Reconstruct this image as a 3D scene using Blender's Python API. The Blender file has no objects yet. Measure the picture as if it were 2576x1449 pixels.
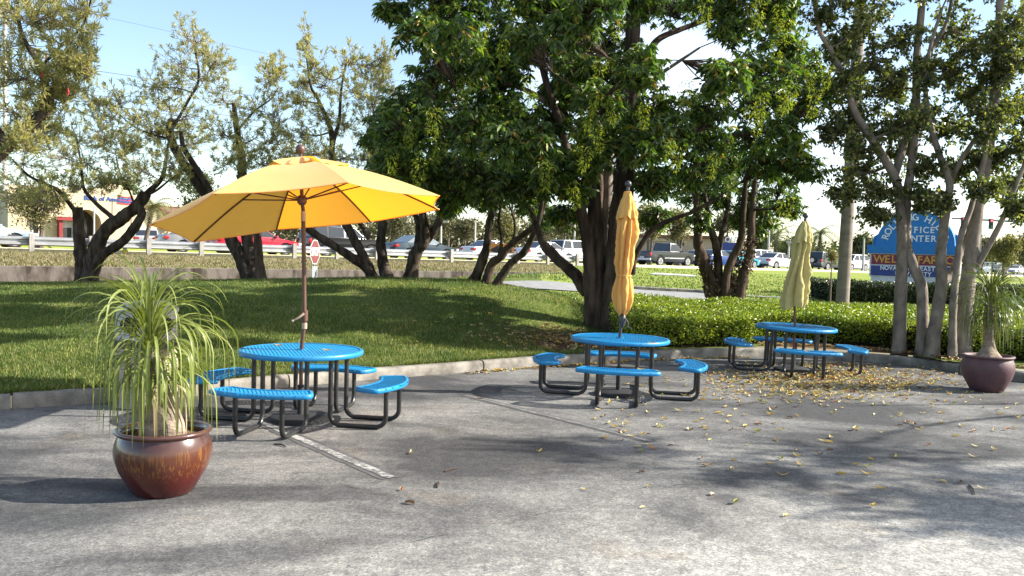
import bpy, bmesh, math, random
import numpy as np
from math import sin, cos, pi, radians, sqrt, atan, atan2, exp
from mathutils import Vector, Matrix, noise as mnoise

random.seed(7)
RNG = np.random.default_rng(11)
scene = bpy.context.scene
COL = scene.collection

# ------------------------------------------------------------------ camera
F, CX, CY, EYE = 2200.0, 1288.0, 724.5, 1.755       # focal length and centre in photo units (2576 wide)
PITCH, ROLL = atan((724.5 - 635) / F), radians(1.5)
FWD = np.array([0, cos(PITCH), -sin(PITCH)])
_r0 = np.array([1.0, 0, 0])
_u0 = np.cross(_r0, FWD)
RIGHT = _r0 * cos(ROLL) + _u0 * sin(ROLL)
UP = -_r0 * sin(ROLL) + _u0 * cos(ROLL)
CAM = np.array([0, 0, EYE])
cam_data = bpy.data.cameras.new('camera')
cam = bpy.data.objects.new('camera', cam_data)
COL.objects.link(cam)
cam_data.sensor_width = 36.0
cam_data.lens = 36.0 * F / 2576.0
cam_data.clip_start = 0.1
cam_data.clip_end = 3000.0
cam.matrix_world = Matrix(((RIGHT[0], UP[0], -FWD[0], 0), (RIGHT[1], UP[1], -FWD[1], 0),
                           (RIGHT[2], UP[2], -FWD[2], EYE), (0, 0, 0, 1)))
scene.camera = cam


def ray(u, v):
    return FWD + RIGHT * ((u - CX) / F) - UP * ((v - CY) / F)


def G(u, v, z=0.0):
    "point of the level plane z seen at photo position u, v"
    d = ray(u, v)
    return CAM + d * ((z - EYE) / d[2])


def P(u, v, D):
    "point D metres ahead seen at photo position u, v"
    d = ray(u, v)
    return CAM + d * (D / d[1])


# ------------------------------------------------------------------ light
SUN_AZ, SUN_EL = radians(88.0), radians(30.0)       # azimuth from +Y towards +X
SUN = Vector((sin(SUN_AZ) * cos(SUN_EL), cos(SUN_AZ) * cos(SUN_EL), sin(SUN_EL)))
sun_data = bpy.data.lights.new('sun', 'SUN')
sun_data.energy = 5.0
sun_data.angle = radians(0.53)
sun_data.color = (1.0, 0.94, 0.84)
sun = bpy.data.objects.new('sun', sun_data)
COL.objects.link(sun)
sun.rotation_euler = SUN.to_track_quat('Z', 'Y').to_euler()
sun.location = (20, 0, 20)

world = bpy.data.worlds.new('World')
scene.world = world
world.use_nodes = True
nt = world.node_tree
nt.nodes.clear()
wo = nt.nodes.new('ShaderNodeOutputWorld')
bg = nt.nodes.new('ShaderNodeBackground')
bg.inputs['Strength'].default_value = 0.098
sky = nt.nodes.new('ShaderNodeTexSky')
sky.sky_type = 'NISHITA'
sky.sun_disc = False
sky.sun_elevation = SUN_EL
sky.sun_rotation = SUN_AZ
sky.air_density = 1.0
sky.dust_density = 0.6
sky.ozone_density = 1.2
tc = nt.nodes.new('ShaderNodeTexCoord')
mp = nt.nodes.new('ShaderNodeMapping')
mp.inputs['Scale'].default_value = (1.0, 1.0, 2.2)
mp.inputs['Location'].default_value = (0.35, 0.0, 0.1)
ns = nt.nodes.new('ShaderNodeTexNoise')
ns.inputs['Scale'].default_value = 1.7
ns.inputs['Detail'].default_value = 7.0
ns.inputs['Roughness'].default_value = 0.55
dp = nt.nodes.new('ShaderNodeVectorMath')
dp.operation = 'DOT_PRODUCT'
dp.inputs[1].default_value = SUN[:]
ad = nt.nodes.new('ShaderNodeMath')
ad.operation = 'MULTIPLY_ADD'
ad.inputs[1].default_value = 0.42
ra = nt.nodes.new('ShaderNodeMapRange')
ra.inputs['From Min'].default_value = 0.61
ra.inputs['From Max'].default_value = 0.95
mx = nt.nodes.new('ShaderNodeMix')
mx.data_type = 'RGBA'
mx.inputs[7].default_value = (7.0, 7.1, 7.3, 1)
L = nt.links.new
L(tc.outputs['Generated'], mp.inputs['Vector'])
L(mp.outputs['Vector'], ns.inputs['Vector'])
L(tc.outputs['Generated'], dp.inputs[0])
L(dp.outputs['Value'], ad.inputs[0])
L(ns.outputs['Fac'], ad.inputs[2])
L(ad.outputs['Value'], ra.inputs['Value'])
L(ra.outputs['Result'], mx.inputs['Factor'])
L(sky.outputs['Color'], mx.inputs[6])
L(mx.outputs[2], bg.inputs['Color'])
L(bg.outputs['Background'], wo.inputs['Surface'])

scene.view_settings.view_transform = 'Standard'
scene.view_settings.look = 'None'
scene.view_settings.exposure = 1.47
scene.view_settings.gamma = 1.0
scene.view_settings.use_curve_mapping = False
scene.cycles.use_denoising = True
scene.cycles.max_bounces = 8
scene.cycles.transparent_max_bounces = 8
scene.cycles.sample_clamp_indirect = 6.0


# ------------------------------------------------------------------ materials
def new_mat(name):
    m = bpy.data.materials.new(name)
    m.use_nodes = True
    t = m.node_tree
    t.nodes.clear()
    out = t.nodes.new('ShaderNodeOutputMaterial')
    return m, t, out


def rgba(c):
    return (c[0], c[1], c[2], 1.0)


def noise_node(t, scale, detail=4, rough=0.55, vec=None, dist=0.0):
    n = t.nodes.new('ShaderNodeTexNoise')
    n.inputs['Scale'].default_value = scale
    n.inputs['Detail'].default_value = detail
    n.inputs['Roughness'].default_value = rough
    n.inputs['Distortion'].default_value = dist
    if vec is not None:
        t.links.new(vec, n.inputs['Vector'])
    return n


def ramp_node(t, fac, stops):
    r = t.nodes.new('ShaderNodeValToRGB')
    e = r.color_ramp.elements
    while len(e) < len(stops):
        e.new(0.5)
    for k, (p, c) in enumerate(stops):
        e[k].position = p
        e[k].color = rgba(c) if len(c) == 3 else c
    t.links.new(fac, r.inputs['Fac'])
    return r


def mixc(t, fac, a, b, mode='MIX'):
    m = t.nodes.new('ShaderNodeMix')
    m.data_type = 'RGBA'
    m.blend_type = mode
    for sock, val in ((m.inputs['Factor'], fac), (m.inputs[6], a), (m.inputs[7], b)):
        if hasattr(val, 'links') or hasattr(val, 'is_linked'):
            t.links.new(val, sock)
        elif isinstance(val, (int, float)):
            sock.default_value = val
        else:
            sock.default_value = rgba(val)
    return m.outputs[2]


def bump_node(t, height, strength=0.3, dist=0.01):
    b = t.nodes.new('ShaderNodeBump')
    b.inputs['Strength'].default_value = strength
    b.inputs['Distance'].default_value = dist
    t.links.new(height, b.inputs['Height'])
    return b.outputs['Normal']


def objco(t, scale=None):
    c = t.nodes.new('ShaderNodeTexCoord')
    o = c.outputs['Object']
    if scale:
        mpn = t.nodes.new('ShaderNodeMapping')
        mpn.inputs['Scale'].default_value = scale
        t.links.new(o, mpn.inputs['Vector'])
        o = mpn.outputs['Vector']
    return o


def M(name, col, rough=0.6, metal=0.0, col2=None, vscale=6.0, stretch=None, bump=0.0, bscale=40.0,
      trans=0.0, tcol=None, spec=0.5, coat=0.0, emit=None, lo=0.35, hi=0.65):
    m, t, out = new_mat(name)
    b = t.nodes.new('ShaderNodeBsdfPrincipled')
    b.inputs['Roughness'].default_value = rough
    b.inputs['Metallic'].default_value = metal
    b.inputs['Specular IOR Level'].default_value = spec
    b.inputs['Coat Weight'].default_value = coat
    b.inputs['Coat Roughness'].default_value = 0.08
    co = objco(t, stretch)
    if col2 is None:
        col2 = tuple(c * 0.82 for c in col)
    n = noise_node(t, vscale, 5, 0.6, co)
    r = ramp_node(t, n.outputs['Fac'], [(lo, col), (hi, col2)])
    t.links.new(r.outputs['Color'], b.inputs['Base Color'])
    if bump:
        n2 = noise_node(t, bscale, 5, 0.6, co)
        t.links.new(bump_node(t, n2.outputs['Fac'], bump, 0.02), b.inputs['Normal'])
    if emit:
        b.inputs['Emission Color'].default_value = rgba(emit[0])
        b.inputs['Emission Strength'].default_value = emit[1]
    s = b.outputs['BSDF']
    if trans:
        tr = t.nodes.new('ShaderNodeBsdfTranslucent')
        if tcol is None:
            t.links.new(r.outputs['Color'], tr.inputs['Color'])
        else:
            tr.inputs['Color'].default_value = rgba(tcol)
        mxs = t.nodes.new('ShaderNodeMixShader')
        mxs.inputs['Fac'].default_value = trans
        t.links.new(s, mxs.inputs[1])
        t.links.new(tr.outputs['BSDF'], mxs.inputs[2])
        s = mxs.outputs['Shader']
    t.links.new(s, out.inputs['Surface'])
    return m


def leaf_mat(name, stops, trans=0.3, rough=0.5, tint=(1.1, 1.25, 0.5), spec=0.4, patch=None):
    "every leaf (mesh island) takes a colour of its own from the ramp"
    m, t, out = new_mat(name)
    b = t.nodes.new('ShaderNodeBsdfPrincipled')
    b.inputs['Roughness'].default_value = rough
    b.inputs['Specular IOR Level'].default_value = spec
    g = t.nodes.new('ShaderNodeNewGeometry')
    r = ramp_node(t, g.outputs['Random Per Island'], stops)
    col = r.outputs['Color']
    if patch:
        pn = noise_node(t, patch[0], 5, 0.65, objco(t))
        pr = ramp_node(t, pn.outputs['Fac'], [(0.36, patch[1]), (0.5, (1, 1, 1)), (0.66, patch[2])])
        col = mixc(t, 1.0, col, pr.outputs['Color'], 'MULTIPLY')
    t.links.new(col, b.inputs['Base Color'])
    tr = t.nodes.new('ShaderNodeBsdfTranslucent')
    c2 = mixc(t, 1.0, col, tint, 'MULTIPLY')
    t.links.new(c2, tr.inputs['Color'])
    mxs = t.nodes.new('ShaderNodeMixShader')
    mxs.inputs['Fac'].default_value = trans
    t.links.new(b.outputs['BSDF'], mxs.inputs[1])
    t.links.new(tr.outputs['BSDF'], mxs.inputs[2])
    t.links.new(mxs.outputs['Shader'], out.inputs['Surface'])
    return m


# ------------------------------------------------------------------ objects
def tag(o, label=None, cat=None, group=None, kind=None):
    if label:
        o['label'] = label
    if cat:
        o['category'] = cat
    if group:
        o['group'] = group
    if kind:
        o['kind'] = kind
    return o


def thing(name, label, cat, loc=(0, 0, 0), rotz=0.0, group=None):
    o = bpy.data.objects.new(name, None)
    o.empty_display_size = 0.2
    COL.objects.link(o)
    o.location = tuple(float(c) for c in loc)
    o.rotation_euler = (0, 0, rotz)
    return tag(o, label, cat, group)


def copy_tree(o, parent=None):
    c = o.copy()
    COL.objects.link(c)
    c.parent = parent
    for ch in list(o.children):
        copy_tree(ch, c)
    return c


class MB:
    def __init__(s):
        s.v, s.f, s.m = [], [], []

    def add(s, verts, faces, mi=0):
        k = len(s.v)
        s.v.extend([tuple(float(c) for c in p) for p in verts])
        for f in faces:
            s.f.append([i + k for i in f])
            s.m.append(mi)
        return s

    def box(s, c, d, rz=0.0, mi=0, taper=1.0):
        hx, hy, hz = d[0] / 2, d[1] / 2, d[2] / 2
        ca, sa = cos(rz), sin(rz)
        vs = []
        for z, k in ((-hz, 1.0), (hz, taper)):
            for x, y in ((-hx, -hy), (hx, -hy), (hx, hy), (-hx, hy)):
                x, y = x * k, y * k
                vs.append((c[0] + x * ca - y * sa, c[1] + x * sa + y * ca, c[2] + z))
        return s.add(vs, [(3, 2, 1, 0), (4, 5, 6, 7), (0, 1, 5, 4), (1, 2, 6, 5), (2, 3, 7, 6), (3, 0, 4, 7)], mi)

    def tube(s, pts, rad, n=8, cap=True, mi=0, rough=0.0, seed=0):
        pts = [Vector(p) for p in pts]
        if not hasattr(rad, '__len__'):
            rad = [rad] * len(pts)
        t0 = (pts[1] - pts[0]).normalized()
        ref = Vector((0, 0, 1)) if abs(t0.z) < 0.9 else Vector((1, 0, 0))
        a = t0.cross(ref).normalized()
        vs = []
        for i, p in enumerate(pts):
            if i == 0:
                t = t0
            elif i == len(pts) - 1:
                t = (pts[i] - pts[i - 1]).normalized()
            else:
                t = ((pts[i + 1] - p).normalized() + (p - pts[i - 1]).normalized()).normalized()
            a = (a - t * a.dot(t)).normalized()
            b = t.cross(a)
            for k in range(n):
                th = 2 * pi * k / n
                r = rad[i]
                if rough:
                    q = p + (a * cos(th) + b * sin(th)) * r
                    r *= 1 + rough * mnoise.noise(q * 4.0 + Vector((seed, 0, 0))) + rough * 0.6 * mnoise.noise(q * 11.0)
                vs.append(p + (a * cos(th) + b * sin(th)) * r)
        fs = []
        for i in range(len(pts) - 1):
            for k in range(n):
                k2 = (k + 1) % n
                fs.append((i * n + k, i * n + k2, (i + 1) * n + k2, (i + 1) * n + k))
        if cap:
            fs.append(tuple(range(n - 1, -1, -1)))
            fs.append(tuple((len(pts) - 1) * n + k for k in range(n)))
        return s.add(vs, fs, mi)

    def lathe(s, prof, n=24, c=(0, 0, 0), mi=0, cap=(True, True), fold=None):
        vs, fs = [], []
        for j, (r, z) in enumerate(prof):
            for k in range(n):
                th = 2 * pi * k / n
                rr = r * (fold(th, z) if fold else 1.0)
                vs.append((c[0] + rr * cos(th), c[1] + rr * sin(th), c[2] + z))
        for j in range(len(prof) - 1):
            for k in range(n):
                k2 = (k + 1) % n
                fs.append((j * n + k, j * n + k2, (j + 1) * n + k2, (j + 1) * n + k))
        if cap[0]:
            fs.append(tuple(range(n - 1, -1, -1)))
        if cap[1]:
            fs.append(tuple((len(prof) - 1) * n + k for k in range(n)))
        return s.add(vs, fs, mi)

    def prism(s, poly, fn, h0, h1, mi=0):
        "poly: 2D outline; fn(a, b, h) gives the 3D point"
        n = len(poly)
        vs = [fn(a, b, h0) for a, b in poly] + [fn(a, b, h1) for a, b in poly]
        fs = [tuple(range(n - 1, -1, -1)), tuple(range(n, 2 * n))]
        fs += [(i, (i + 1) % n, n + (i + 1) % n, n + i) for i in range(n)]
        return s.add(vs, fs, mi)

    def build(s, name, mats, parent=None, smooth=False, origin=None, bevel=0.0, sharp=35):
        me = bpy.data.meshes.new(name)
        vs = s.v
        if origin is not None:
            vs = [(a[0] - origin[0], a[1] - origin[1], a[2] - origin[2]) for a in vs]
        me.from_pydata(vs, [], s.f)
        if not isinstance(mats, (list, tuple)):
            mats = [mats]
        for m in mats:
            me.materials.append(m)
        if len(mats) > 1:
            me.polygons.foreach_set('material_index', s.m)
        if bevel:
            bm = bmesh.new()
            bm.from_mesh(me)
            bmesh.ops.recalc_face_normals(bm, faces=bm.faces)
            es = [e for e in bm.edges if len(e.link_faces) == 2 and e.calc_face_angle(0) > 0.5]
            bmesh.ops.bevel(bm, geom=es, offset=bevel, segments=2, affect='EDGES', profile=0.6)
            bm.to_mesh(me)
            bm.free()
            smooth = True
        if smooth:
            me.polygons.foreach_set('use_smooth', [True] * len(me.polygons))
            try:
                me.set_sharp_from_angle(angle=radians(sharp))
            except Exception:
                pass
        me.update()
        o = bpy.data.objects.new(name, me)
        COL.objects.link(o)
        if parent is not None:
            o.parent = parent
        return o


def array_obj(name, V, Fq, mat, parent=None, smooth=False, origin=None):
    "fast mesh from numpy arrays: V (n,3), Fq (m,k) with k 3 or 4"
    V = np.asarray(V, dtype=np.float32)
    if origin is not None:
        V = V - np.asarray(origin, dtype=np.float32)
    Fq = np.asarray(Fq, dtype=np.int32)
    m, k = Fq.shape
    me = bpy.data.meshes.new(name)
    me.vertices.add(len(V))
    me.vertices.foreach_set('co', V.ravel())
    me.loops.add(m * k)
    me.loops.foreach_set('vertex_index', Fq.ravel())
    me.polygons.add(m)
    me.polygons.foreach_set('loop_start', np.arange(0, m * k, k, dtype=np.int32))
    if smooth:
        me.polygons.foreach_set('use_smooth', np.ones(m, dtype=bool))
    me.update(calc_edges=True)
    me.materials.append(mat)
    o = bpy.data.objects.new(name, me)
    COL.objects.link(o)
    if parent is not None:
        o.parent = parent
    return o


def spline(pts, n=6):
    "Catmull-Rom through the points"
    pts = [np.asarray(p, float) for p in pts]
    if len(pts) < 3:
        return [pts[0] + (pts[-1] - pts[0]) * t for t in np.linspace(0, 1, n + 1)]
    ext = [2 * pts[0] - pts[1]] + pts + [2 * pts[-1] - pts[-2]]
    out = []
    for i in range(1, len(ext) - 2):
        p0, p1, p2, p3 = ext[i - 1:i + 3]
        for k in range(n):
            t = k / n
            out.append(0.5 * (2 * p1 + (p2 - p0) * t + (2 * p0 - 5 * p1 + 4 * p2 - p3) * t * t + (3 * p1 - p0 - 3 * p2 + p3) * t ** 3))
    out.append(pts[-1])
    return out


def interp_poly(x, pl):
    if x <= pl[0][0]:
        return pl[0][1]
    for (x0, y0), (x1, y1) in zip(pl, pl[1:]):
        if x <= x1:
            return y0 + (y1 - y0) * (x - x0) / (x1 - x0)
    return pl[-1][1]


def sstep(a, b, x):
    t = min(1.0, max(0.0, (x - a) / (b - a)))
    return t * t * (3 - 2 * t)


def text_mesh(s, size, extrude=0.01, align='CENTER', bold=0.0, space=1.0):
    c = bpy.data.curves.new('lettering', 'FONT')
    c.body = s
    c.size = size
    c.extrude = extrude
    c.align_x = align
    c.align_y = 'CENTER'
    c.offset = bold
    c.space_character = space
    o = bpy.data.objects.new('lettering', c)
    COL.objects.link(o)
    dg = bpy.context.evaluated_depsgraph_get()
    me = bpy.data.meshes.new_from_object(o.evaluated_get(dg))
    bpy.data.objects.remove(o)
    bpy.data.curves.remove(c)
    return me


def text_obj(s, size, mat, parent, loc, rot=(pi / 2, 0, 0), extrude=0.01, sx=1.0, bold=0.0, name='lettering', space=1.0):
    me = text_mesh(s, size, extrude, 'CENTER', bold, space)
    me.materials.clear()
    me.materials.append(mat)
    o = bpy.data.objects.new(name, me)
    COL.objects.link(o)
    o.parent = parent
    o.location = loc
    o.rotation_euler = rot
    o.scale = (sx, 1, 1)
    return o
# ================================================================== the setting
KERB = [(-60, 2.0), (-20, 5.6), (-9, 7.6), (-5.35, 8.85), (-3.9, 9.8), (-1.95, 11.6), (0.2, 13.3), (2.0, 14.55), (3.6, 15.4),
        (4.75, 15.75), (5.9, 15.45), (7.0, 14.85), (7.25, 13.9), (7.7, 13.15), (8.6, 12.5), (11, 11.8), (60, 10)]


def kerb_y(x):
    return interp_poly(x, KERB)


def rail_y(x):
    return 53.7 + 0.842 * x


T2 = (0.765, 0.644)
N2 = (-0.644, 0.765)


def roadz(x):
    return min(1.42, max(0.35, 1.27 - (x + 20.4) * 0.0098))


def wall_y(x):
    return 28.2 + (x + 16.5) * 0.627


def road_pt(s, o, dz=0.0):
    "s metres along the road from the rail foot at x = 0, o metres across it"
    x0 = T2[0] * s
    return (x0 + N2[0] * o, 53.7 + T2[1] * s + N2[1] * o, roadz(x0) + dz)


def lane(u, o):
    "road position s whose point at offset o is seen at photo column u (level of the horizon)"
    d = ray(u, CY - 60)
    k = d[0] / d[1]
    # (.765 s - .644 o) = k (53.7 + .644 s + .765 o)
    return (k * (53.7 + N2[1] * o) - N2[0] * o) / (T2[0] - k * T2[1])


RIDGE = [(-60, .3), (-30, .45), (-20, .55), (-12.6, .66), (-6.3, .92), (-3.4, 1.05), (-.9, 1.06), (1.0, .78), (2.4, .36), (4, .17), (60, .15)]


def lawn_low(x, y):
    yk = kerb_y(x) + 0.15
    h = interp_poly(x, RIDGE)
    if y < 21.5:
        t = min(1, max(0, (y - yk) / max(2.0, 21.5 - yk)))
        zl = 0.13 + (h - 0.13) * (0.62 * t + 0.38 * sstep(0, 1, t))
    else:
        zl = h + (0.4 - h) * sstep(21.3, 27.5, y)
    zl += 0.47 * sstep(-7, 2.2, x) * sstep(wall_y(x) - 10, wall_y(x), y)
    return zl


def lawn_right(x, y):
    s = (rail_y(x) - y) * 0.765
    return 0.17 + (roadz(x) - 0.05 - 0.17) * min(1, max(0, (23 - s) / 20.5))


def lawn_high(x, y):
    wy, ry = wall_y(x), rail_y(x) - 1.0
    t = min(1.0, max(0.0, (y - wy) / max(1.0, ry - wy)))
    zl = 0.88 + (roadz(x) - 0.02 - 0.88) * t
    w = sstep(1.5, 7, x)
    return zl * (1 - w) + lawn_right(x, y) * w


def lawn_z(x, y, high=None):
    wy = wall_y(x)
    w = sstep(1.0, 6, x)
    low = lawn_low(x, y)
    if y > 22 or x > 4:
        low = low * (1 - w) + lawn_right(x, y) * w
    if x < 2.3:
        if high is None:
            high = y > wy
        return lawn_high(x, y) if high else low
    k = sstep(wy - 5, wy + 1, y)
    return low * (1 - k) + lawn_high(x, y) * k


# ---- ground materials
def mat_asphalt():
    m, t, out = new_mat('worn_asphalt')
    b = t.nodes.new('ShaderNodeBsdfPrincipled')
    co = objco(t)
    grain = noise_node(t, 70, 5, 0.85, co)
    mid = noise_node(t, 9, 5, 0.6, co)
    big = noise_node(t, 0.75, 5, 0.6, co, 0.4)
    # pale worn aggregate where the cars turn, sealed darker asphalt in the bays
    sep = t.nodes.new('ShaderNodeSeparateXYZ')
    t.links.new(co, sep.inputs['Vector'])
    mad = t.nodes.new('ShaderNodeMath')
    mad.operation = 'MULTIPLY_ADD'
    mad.inputs[1].default_value = -0.48
    t.links.new(sep.outputs['X'], mad.inputs[0])
    t.links.new(sep.outputs['Y'], mad.inputs[2])
    mad2 = t.nodes.new('ShaderNodeMath')
    mad2.operation = 'MULTIPLY_ADD'
    mad2.inputs[1].default_value = 5.2
    t.links.new(big.outputs['Fac'], mad2.inputs[0])
    t.links.new(mad.outputs['Value'], mad2.inputs[2])
    mr = t.nodes.new('ShaderNodeMapRange')
    mr.inputs['From Min'].default_value = 6.6
    mr.inputs['From Max'].default_value = 8.6
    t.links.new(mad2.outputs['Value'], mr.inputs['Value'])
    patch = noise_node(t, 0.55, 6, 0.62, objco(t, (0.75, 1.35, 1.0)), 0.5)
    dark = ramp_node(t, patch.outputs['Fac'], [(0.40, (0.050, 0.051, 0.054)), (0.50, (0.108, 0.108, 0.108)), (0.62, (0.192, 0.19, 0.184))])
    pale = ramp_node(t, mid.outputs['Fac'], [(0.3, (0.25, 0.246, 0.235)), (0.7, (0.33, 0.325, 0.308))])
    base = mixc(t, mr.outputs['Result'], pale.outputs['Color'], dark.outputs['Color'])
    smid = ramp_node(t, mid.outputs['Fac'], [(0.30, (0.8, 0.8, 0.81)), (0.70, (1.14, 1.13, 1.11))])
    base = mixc(t, 1.0, base, smid.outputs['Color'], 'MULTIPLY')
    sg = ramp_node(t, grain.outputs['Fac'], [(0.34, (0.28, 0.28, 0.30)), (0.5, (0.95, 0.95, 0.94)), (0.66, (1.9, 1.88, 1.82))])
    base = mixc(t, 0.85, base, sg.outputs['Color'], 'MULTIPLY')
    ag = t.nodes.new('ShaderNodeTexVoronoi')
    ag.inputs['Scale'].default_value = 48
    t.links.new(co, ag.inputs['Vector'])
    agr = ramp_node(t, ag.outputs['Color'], [(0.15, (0.68, 0.68, 0.68)), (0.5, (0.98, 0.98, 0.97)), (0.85, (1.34, 1.33, 1.30))])
    base = mixc(t, 0.8, base, agr.outputs['Color'], 'MULTIPLY')
    # brown stain of old leaves under the trees
    stn = noise_node(t, 1.1, 4, 0.6, co)
    sr = ramp_node(t, stn.outputs['Fac'], [(0.58, (0, 0, 0)), (0.75, (1, 1, 1))])
    base = mixc(t, sr.outputs['Color'], base, mixc(t, 1.0, base, (1.02, 0.92, 0.80), 'MULTIPLY'))
    # hairline cracks
    vo = t.nodes.new('ShaderNodeTexVoronoi')
    vo.feature = 'DISTANCE_TO_EDGE'
    vo.inputs['Scale'].default_value = 0.55
    wn = noise_node(t, 3.0, 4, 0.6, co)
    wv = mixc(t, 0.12, co, wn.outputs['Color'], 'ADD')
    t.links.new(wv, vo.inputs['Vector'])
    cr = ramp_node(t, vo.outputs['Distance'], [(0.0, (1, 1, 1)), (0.006, (0, 0, 0))])
    brk = noise_node(t, 1.3, 3, 0.6, co)
    bk = ramp_node(t, brk.outputs['Fac'], [(0.57, (0, 0, 0)), (0.66, (1, 1, 1))])
    crk = mixc(t, 1.0, cr.outputs['Color'], bk.outputs['Color'], 'MULTIPLY')
    base = mixc(t, crk, base, (0.035, 0.035, 0.035))
    # one old oil stain
    og = G(1838, 1250)
    ov = t.nodes.new('ShaderNodeVectorMath')
    ov.operation = 'DISTANCE'
    ov.inputs[1].default_value = (float(og[0]), float(og[1]), 0)
    t.links.new(mixc(t, 0.10, co, wn.outputs['Color'], 'ADD'), ov.inputs[0])
    orr = ramp_node(t, ov.outputs['Value'], [(0.10, (0.7, 0.7, 0.7)), (0.17, (0, 0, 0))])
    base = mixc(t, orr.outputs['Color'], base, (0.05, 0.05, 0.052))
    t.links.new(base, b.inputs['Base Color'])
    b.inputs['Roughness'].default_value = 0.85
    b.inputs['Specular IOR Level'].default_value = 0.3
    hb = mixc(t, 0.6, grain.outputs['Fac'], mid.outputs['Fac'])
    t.links.new(bump_node(t, hb, 0.55, 0.012), b.inputs['Normal'])
    t.links.new(b.outputs['BSDF'], out.inputs['Surface'])
    return m


def mat_lawn():
    m, t, out = new_mat('mown_lawn')
    b = t.nodes.new('ShaderNodeBsdfPrincipled')
    co = objco(t)
    n1 = noise_node(t, 0.8, 5, 0.6, co)
    n2 = noise_node(t, 14, 4, 0.65, co)
    c1 = ramp_node(t, n1.outputs['Fac'], [(0.32, (0.065, 0.10, 0.02)), (0.50, (0.105, 0.145, 0.03)), (0.68, (0.18, 0.18, 0.06))])
    s2 = ramp_node(t, n2.outputs['Fac'], [(0.3, (0.5, 0.5, 0.45)), (0.7, (1.35, 1.35, 1.3))])
    c = mixc(t, 1.0, c1.outputs['Color'], s2.outputs['Color'], 'MULTIPLY')
    # brown mulch and fallen leaves round the big tree and under the hedge
    vd = t.nodes.new('ShaderNodeVectorMath')
    vd.operation = 'DISTANCE'
    vd.inputs[1].default_value = (1.15, 15.2, 0.1)
    t.links.new(co, vd.inputs[0])
    nm = noise_node(t, 1.6, 5, 0.65, co)
    ma = t.nodes.new('ShaderNodeMath')
    ma.operation = 'MULTIPLY_ADD'
    ma.inputs[1].default_value = 2.4
    t.links.new(nm.outputs['Fac'], ma.inputs[0])
    t.links.new(vd.outputs['Value'], ma.inputs[2])
    mr = t.nodes.new('ShaderNodeMapRange')
    mr.inputs['From Min'].default_value = 2.9
    mr.inputs['From Max'].default_value = 2.2
    t.links.new(ma.outputs['Value'], mr.inputs['Value'])
    vd2 = t.nodes.new('ShaderNodeVectorMath')
    vd2.operation = 'DISTANCE'
    vd2.inputs[1].default_value = (6.3, 16.0, 0.1)
    t.links.new(co, vd2.inputs[0])
    mn = t.nodes.new('ShaderNodeMath')
    mn.operation = 'MINIMUM'
    t.links.new(vd2.outputs['Value'], mn.inputs[0])
    t.links.new(vd.outputs['Value'], mn.inputs[1])
    t.links.new(mn.outputs['Value'], ma.inputs[2])
    mul = ramp_node(t, n2.outputs['Fac'], [(0.3, (0.06, 0.035, 0.02)), (0.55, (0.15, 0.09, 0.05)), (0.75, (0.28, 0.19, 0.1))])
    c = mixc(t, mr.outputs['Result'], c, mul.outputs['Color'])
    t.links.new(c, b.inputs['Base Color'])
    b.inputs['Roughness'].default_value = 0.9
    b.inputs['Specular IOR Level'].default_value = 0.1
    t.links.new(bump_node(t, n2.outputs['Fac'], 0.8, 0.05), b.inputs['Normal'])
    t.links.new(b.outputs['BSDF'], out.inputs['Surface'])
    return m


m_asphalt = mat_asphalt()
m_lawn = mat_lawn()
m_dry = M('dry_verge', (0.20, 0.16, 0.09), 0.95, col2=(0.125, 0.13, 0.052), vscale=0.9, bump=0.8, bscale=14, spec=0.1, lo=0.45, hi=0.66)
m_lawn_far = M('bright_far_lawn', (0.17, 0.235, 0.035), 0.95, col2=(0.23, 0.255, 0.06), vscale=0.7, bump=0.7, bscale=10, spec=0.1)  # brighter green than the near lawn
m_conc = M('kerb_concrete', (0.28, 0.26, 0.225), 0.85, col2=(0.125, 0.113, 0.097), vscale=4, bump=0.5, bscale=60, spec=0.25)
m_conc_dk = M('stained_concrete', (0.155, 0.135, 0.12), 0.9, col2=(0.05, 0.038, 0.032), vscale=2.6, stretch=(1, 1, 0.35), bump=0.4, bscale=30, spec=0.2, lo=0.40, hi=0.62)
m_road = M('road_asphalt', (0.16, 0.16, 0.16), 0.9, col2=(0.12, 0.12, 0.12), vscale=2, spec=0.2)
m_drive = M('driveway_asphalt', (0.26, 0.26, 0.255), 0.9, col2=(0.19, 0.19, 0.185), vscale=3, bump=0.4, bscale=40, spec=0.2)
m_far = M('far_ground', (0.16, 0.155, 0.13), 0.95, col2=(0.11, 0.13, 0.06), vscale=0.08, spec=0.1)

# ---- parking lot: one sheet up to the kerb
xs = [-60, -45, -30, -20] + [-14 + 0.5 * i for i in range(57)] + [20, 30, 45, 60]
V, Fc = [], []
ysn = [-40, -20, -8, 0]
for i, x in enumerate(xs):
    yk = kerb_y(x) + 0.05
    row = [(x, y, 0) for y in ysn] + [(x, ysn[-1] + (yk - ysn[-1]) * t, 0) for t in (0.25, 0.5, 0.75, 1.0)]
    V += row
n = len(ysn) + 4
for i in range(len(xs) - 1):
    for j in range(n - 1):
        Fc.append((i * n + j, (i + 1) * n + j, (i + 1) * n + j + 1, i * n + j + 1))
lot = array_obj('parking_lot', V, Fc, m_asphalt)
tag(lot, kind='structure')

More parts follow.
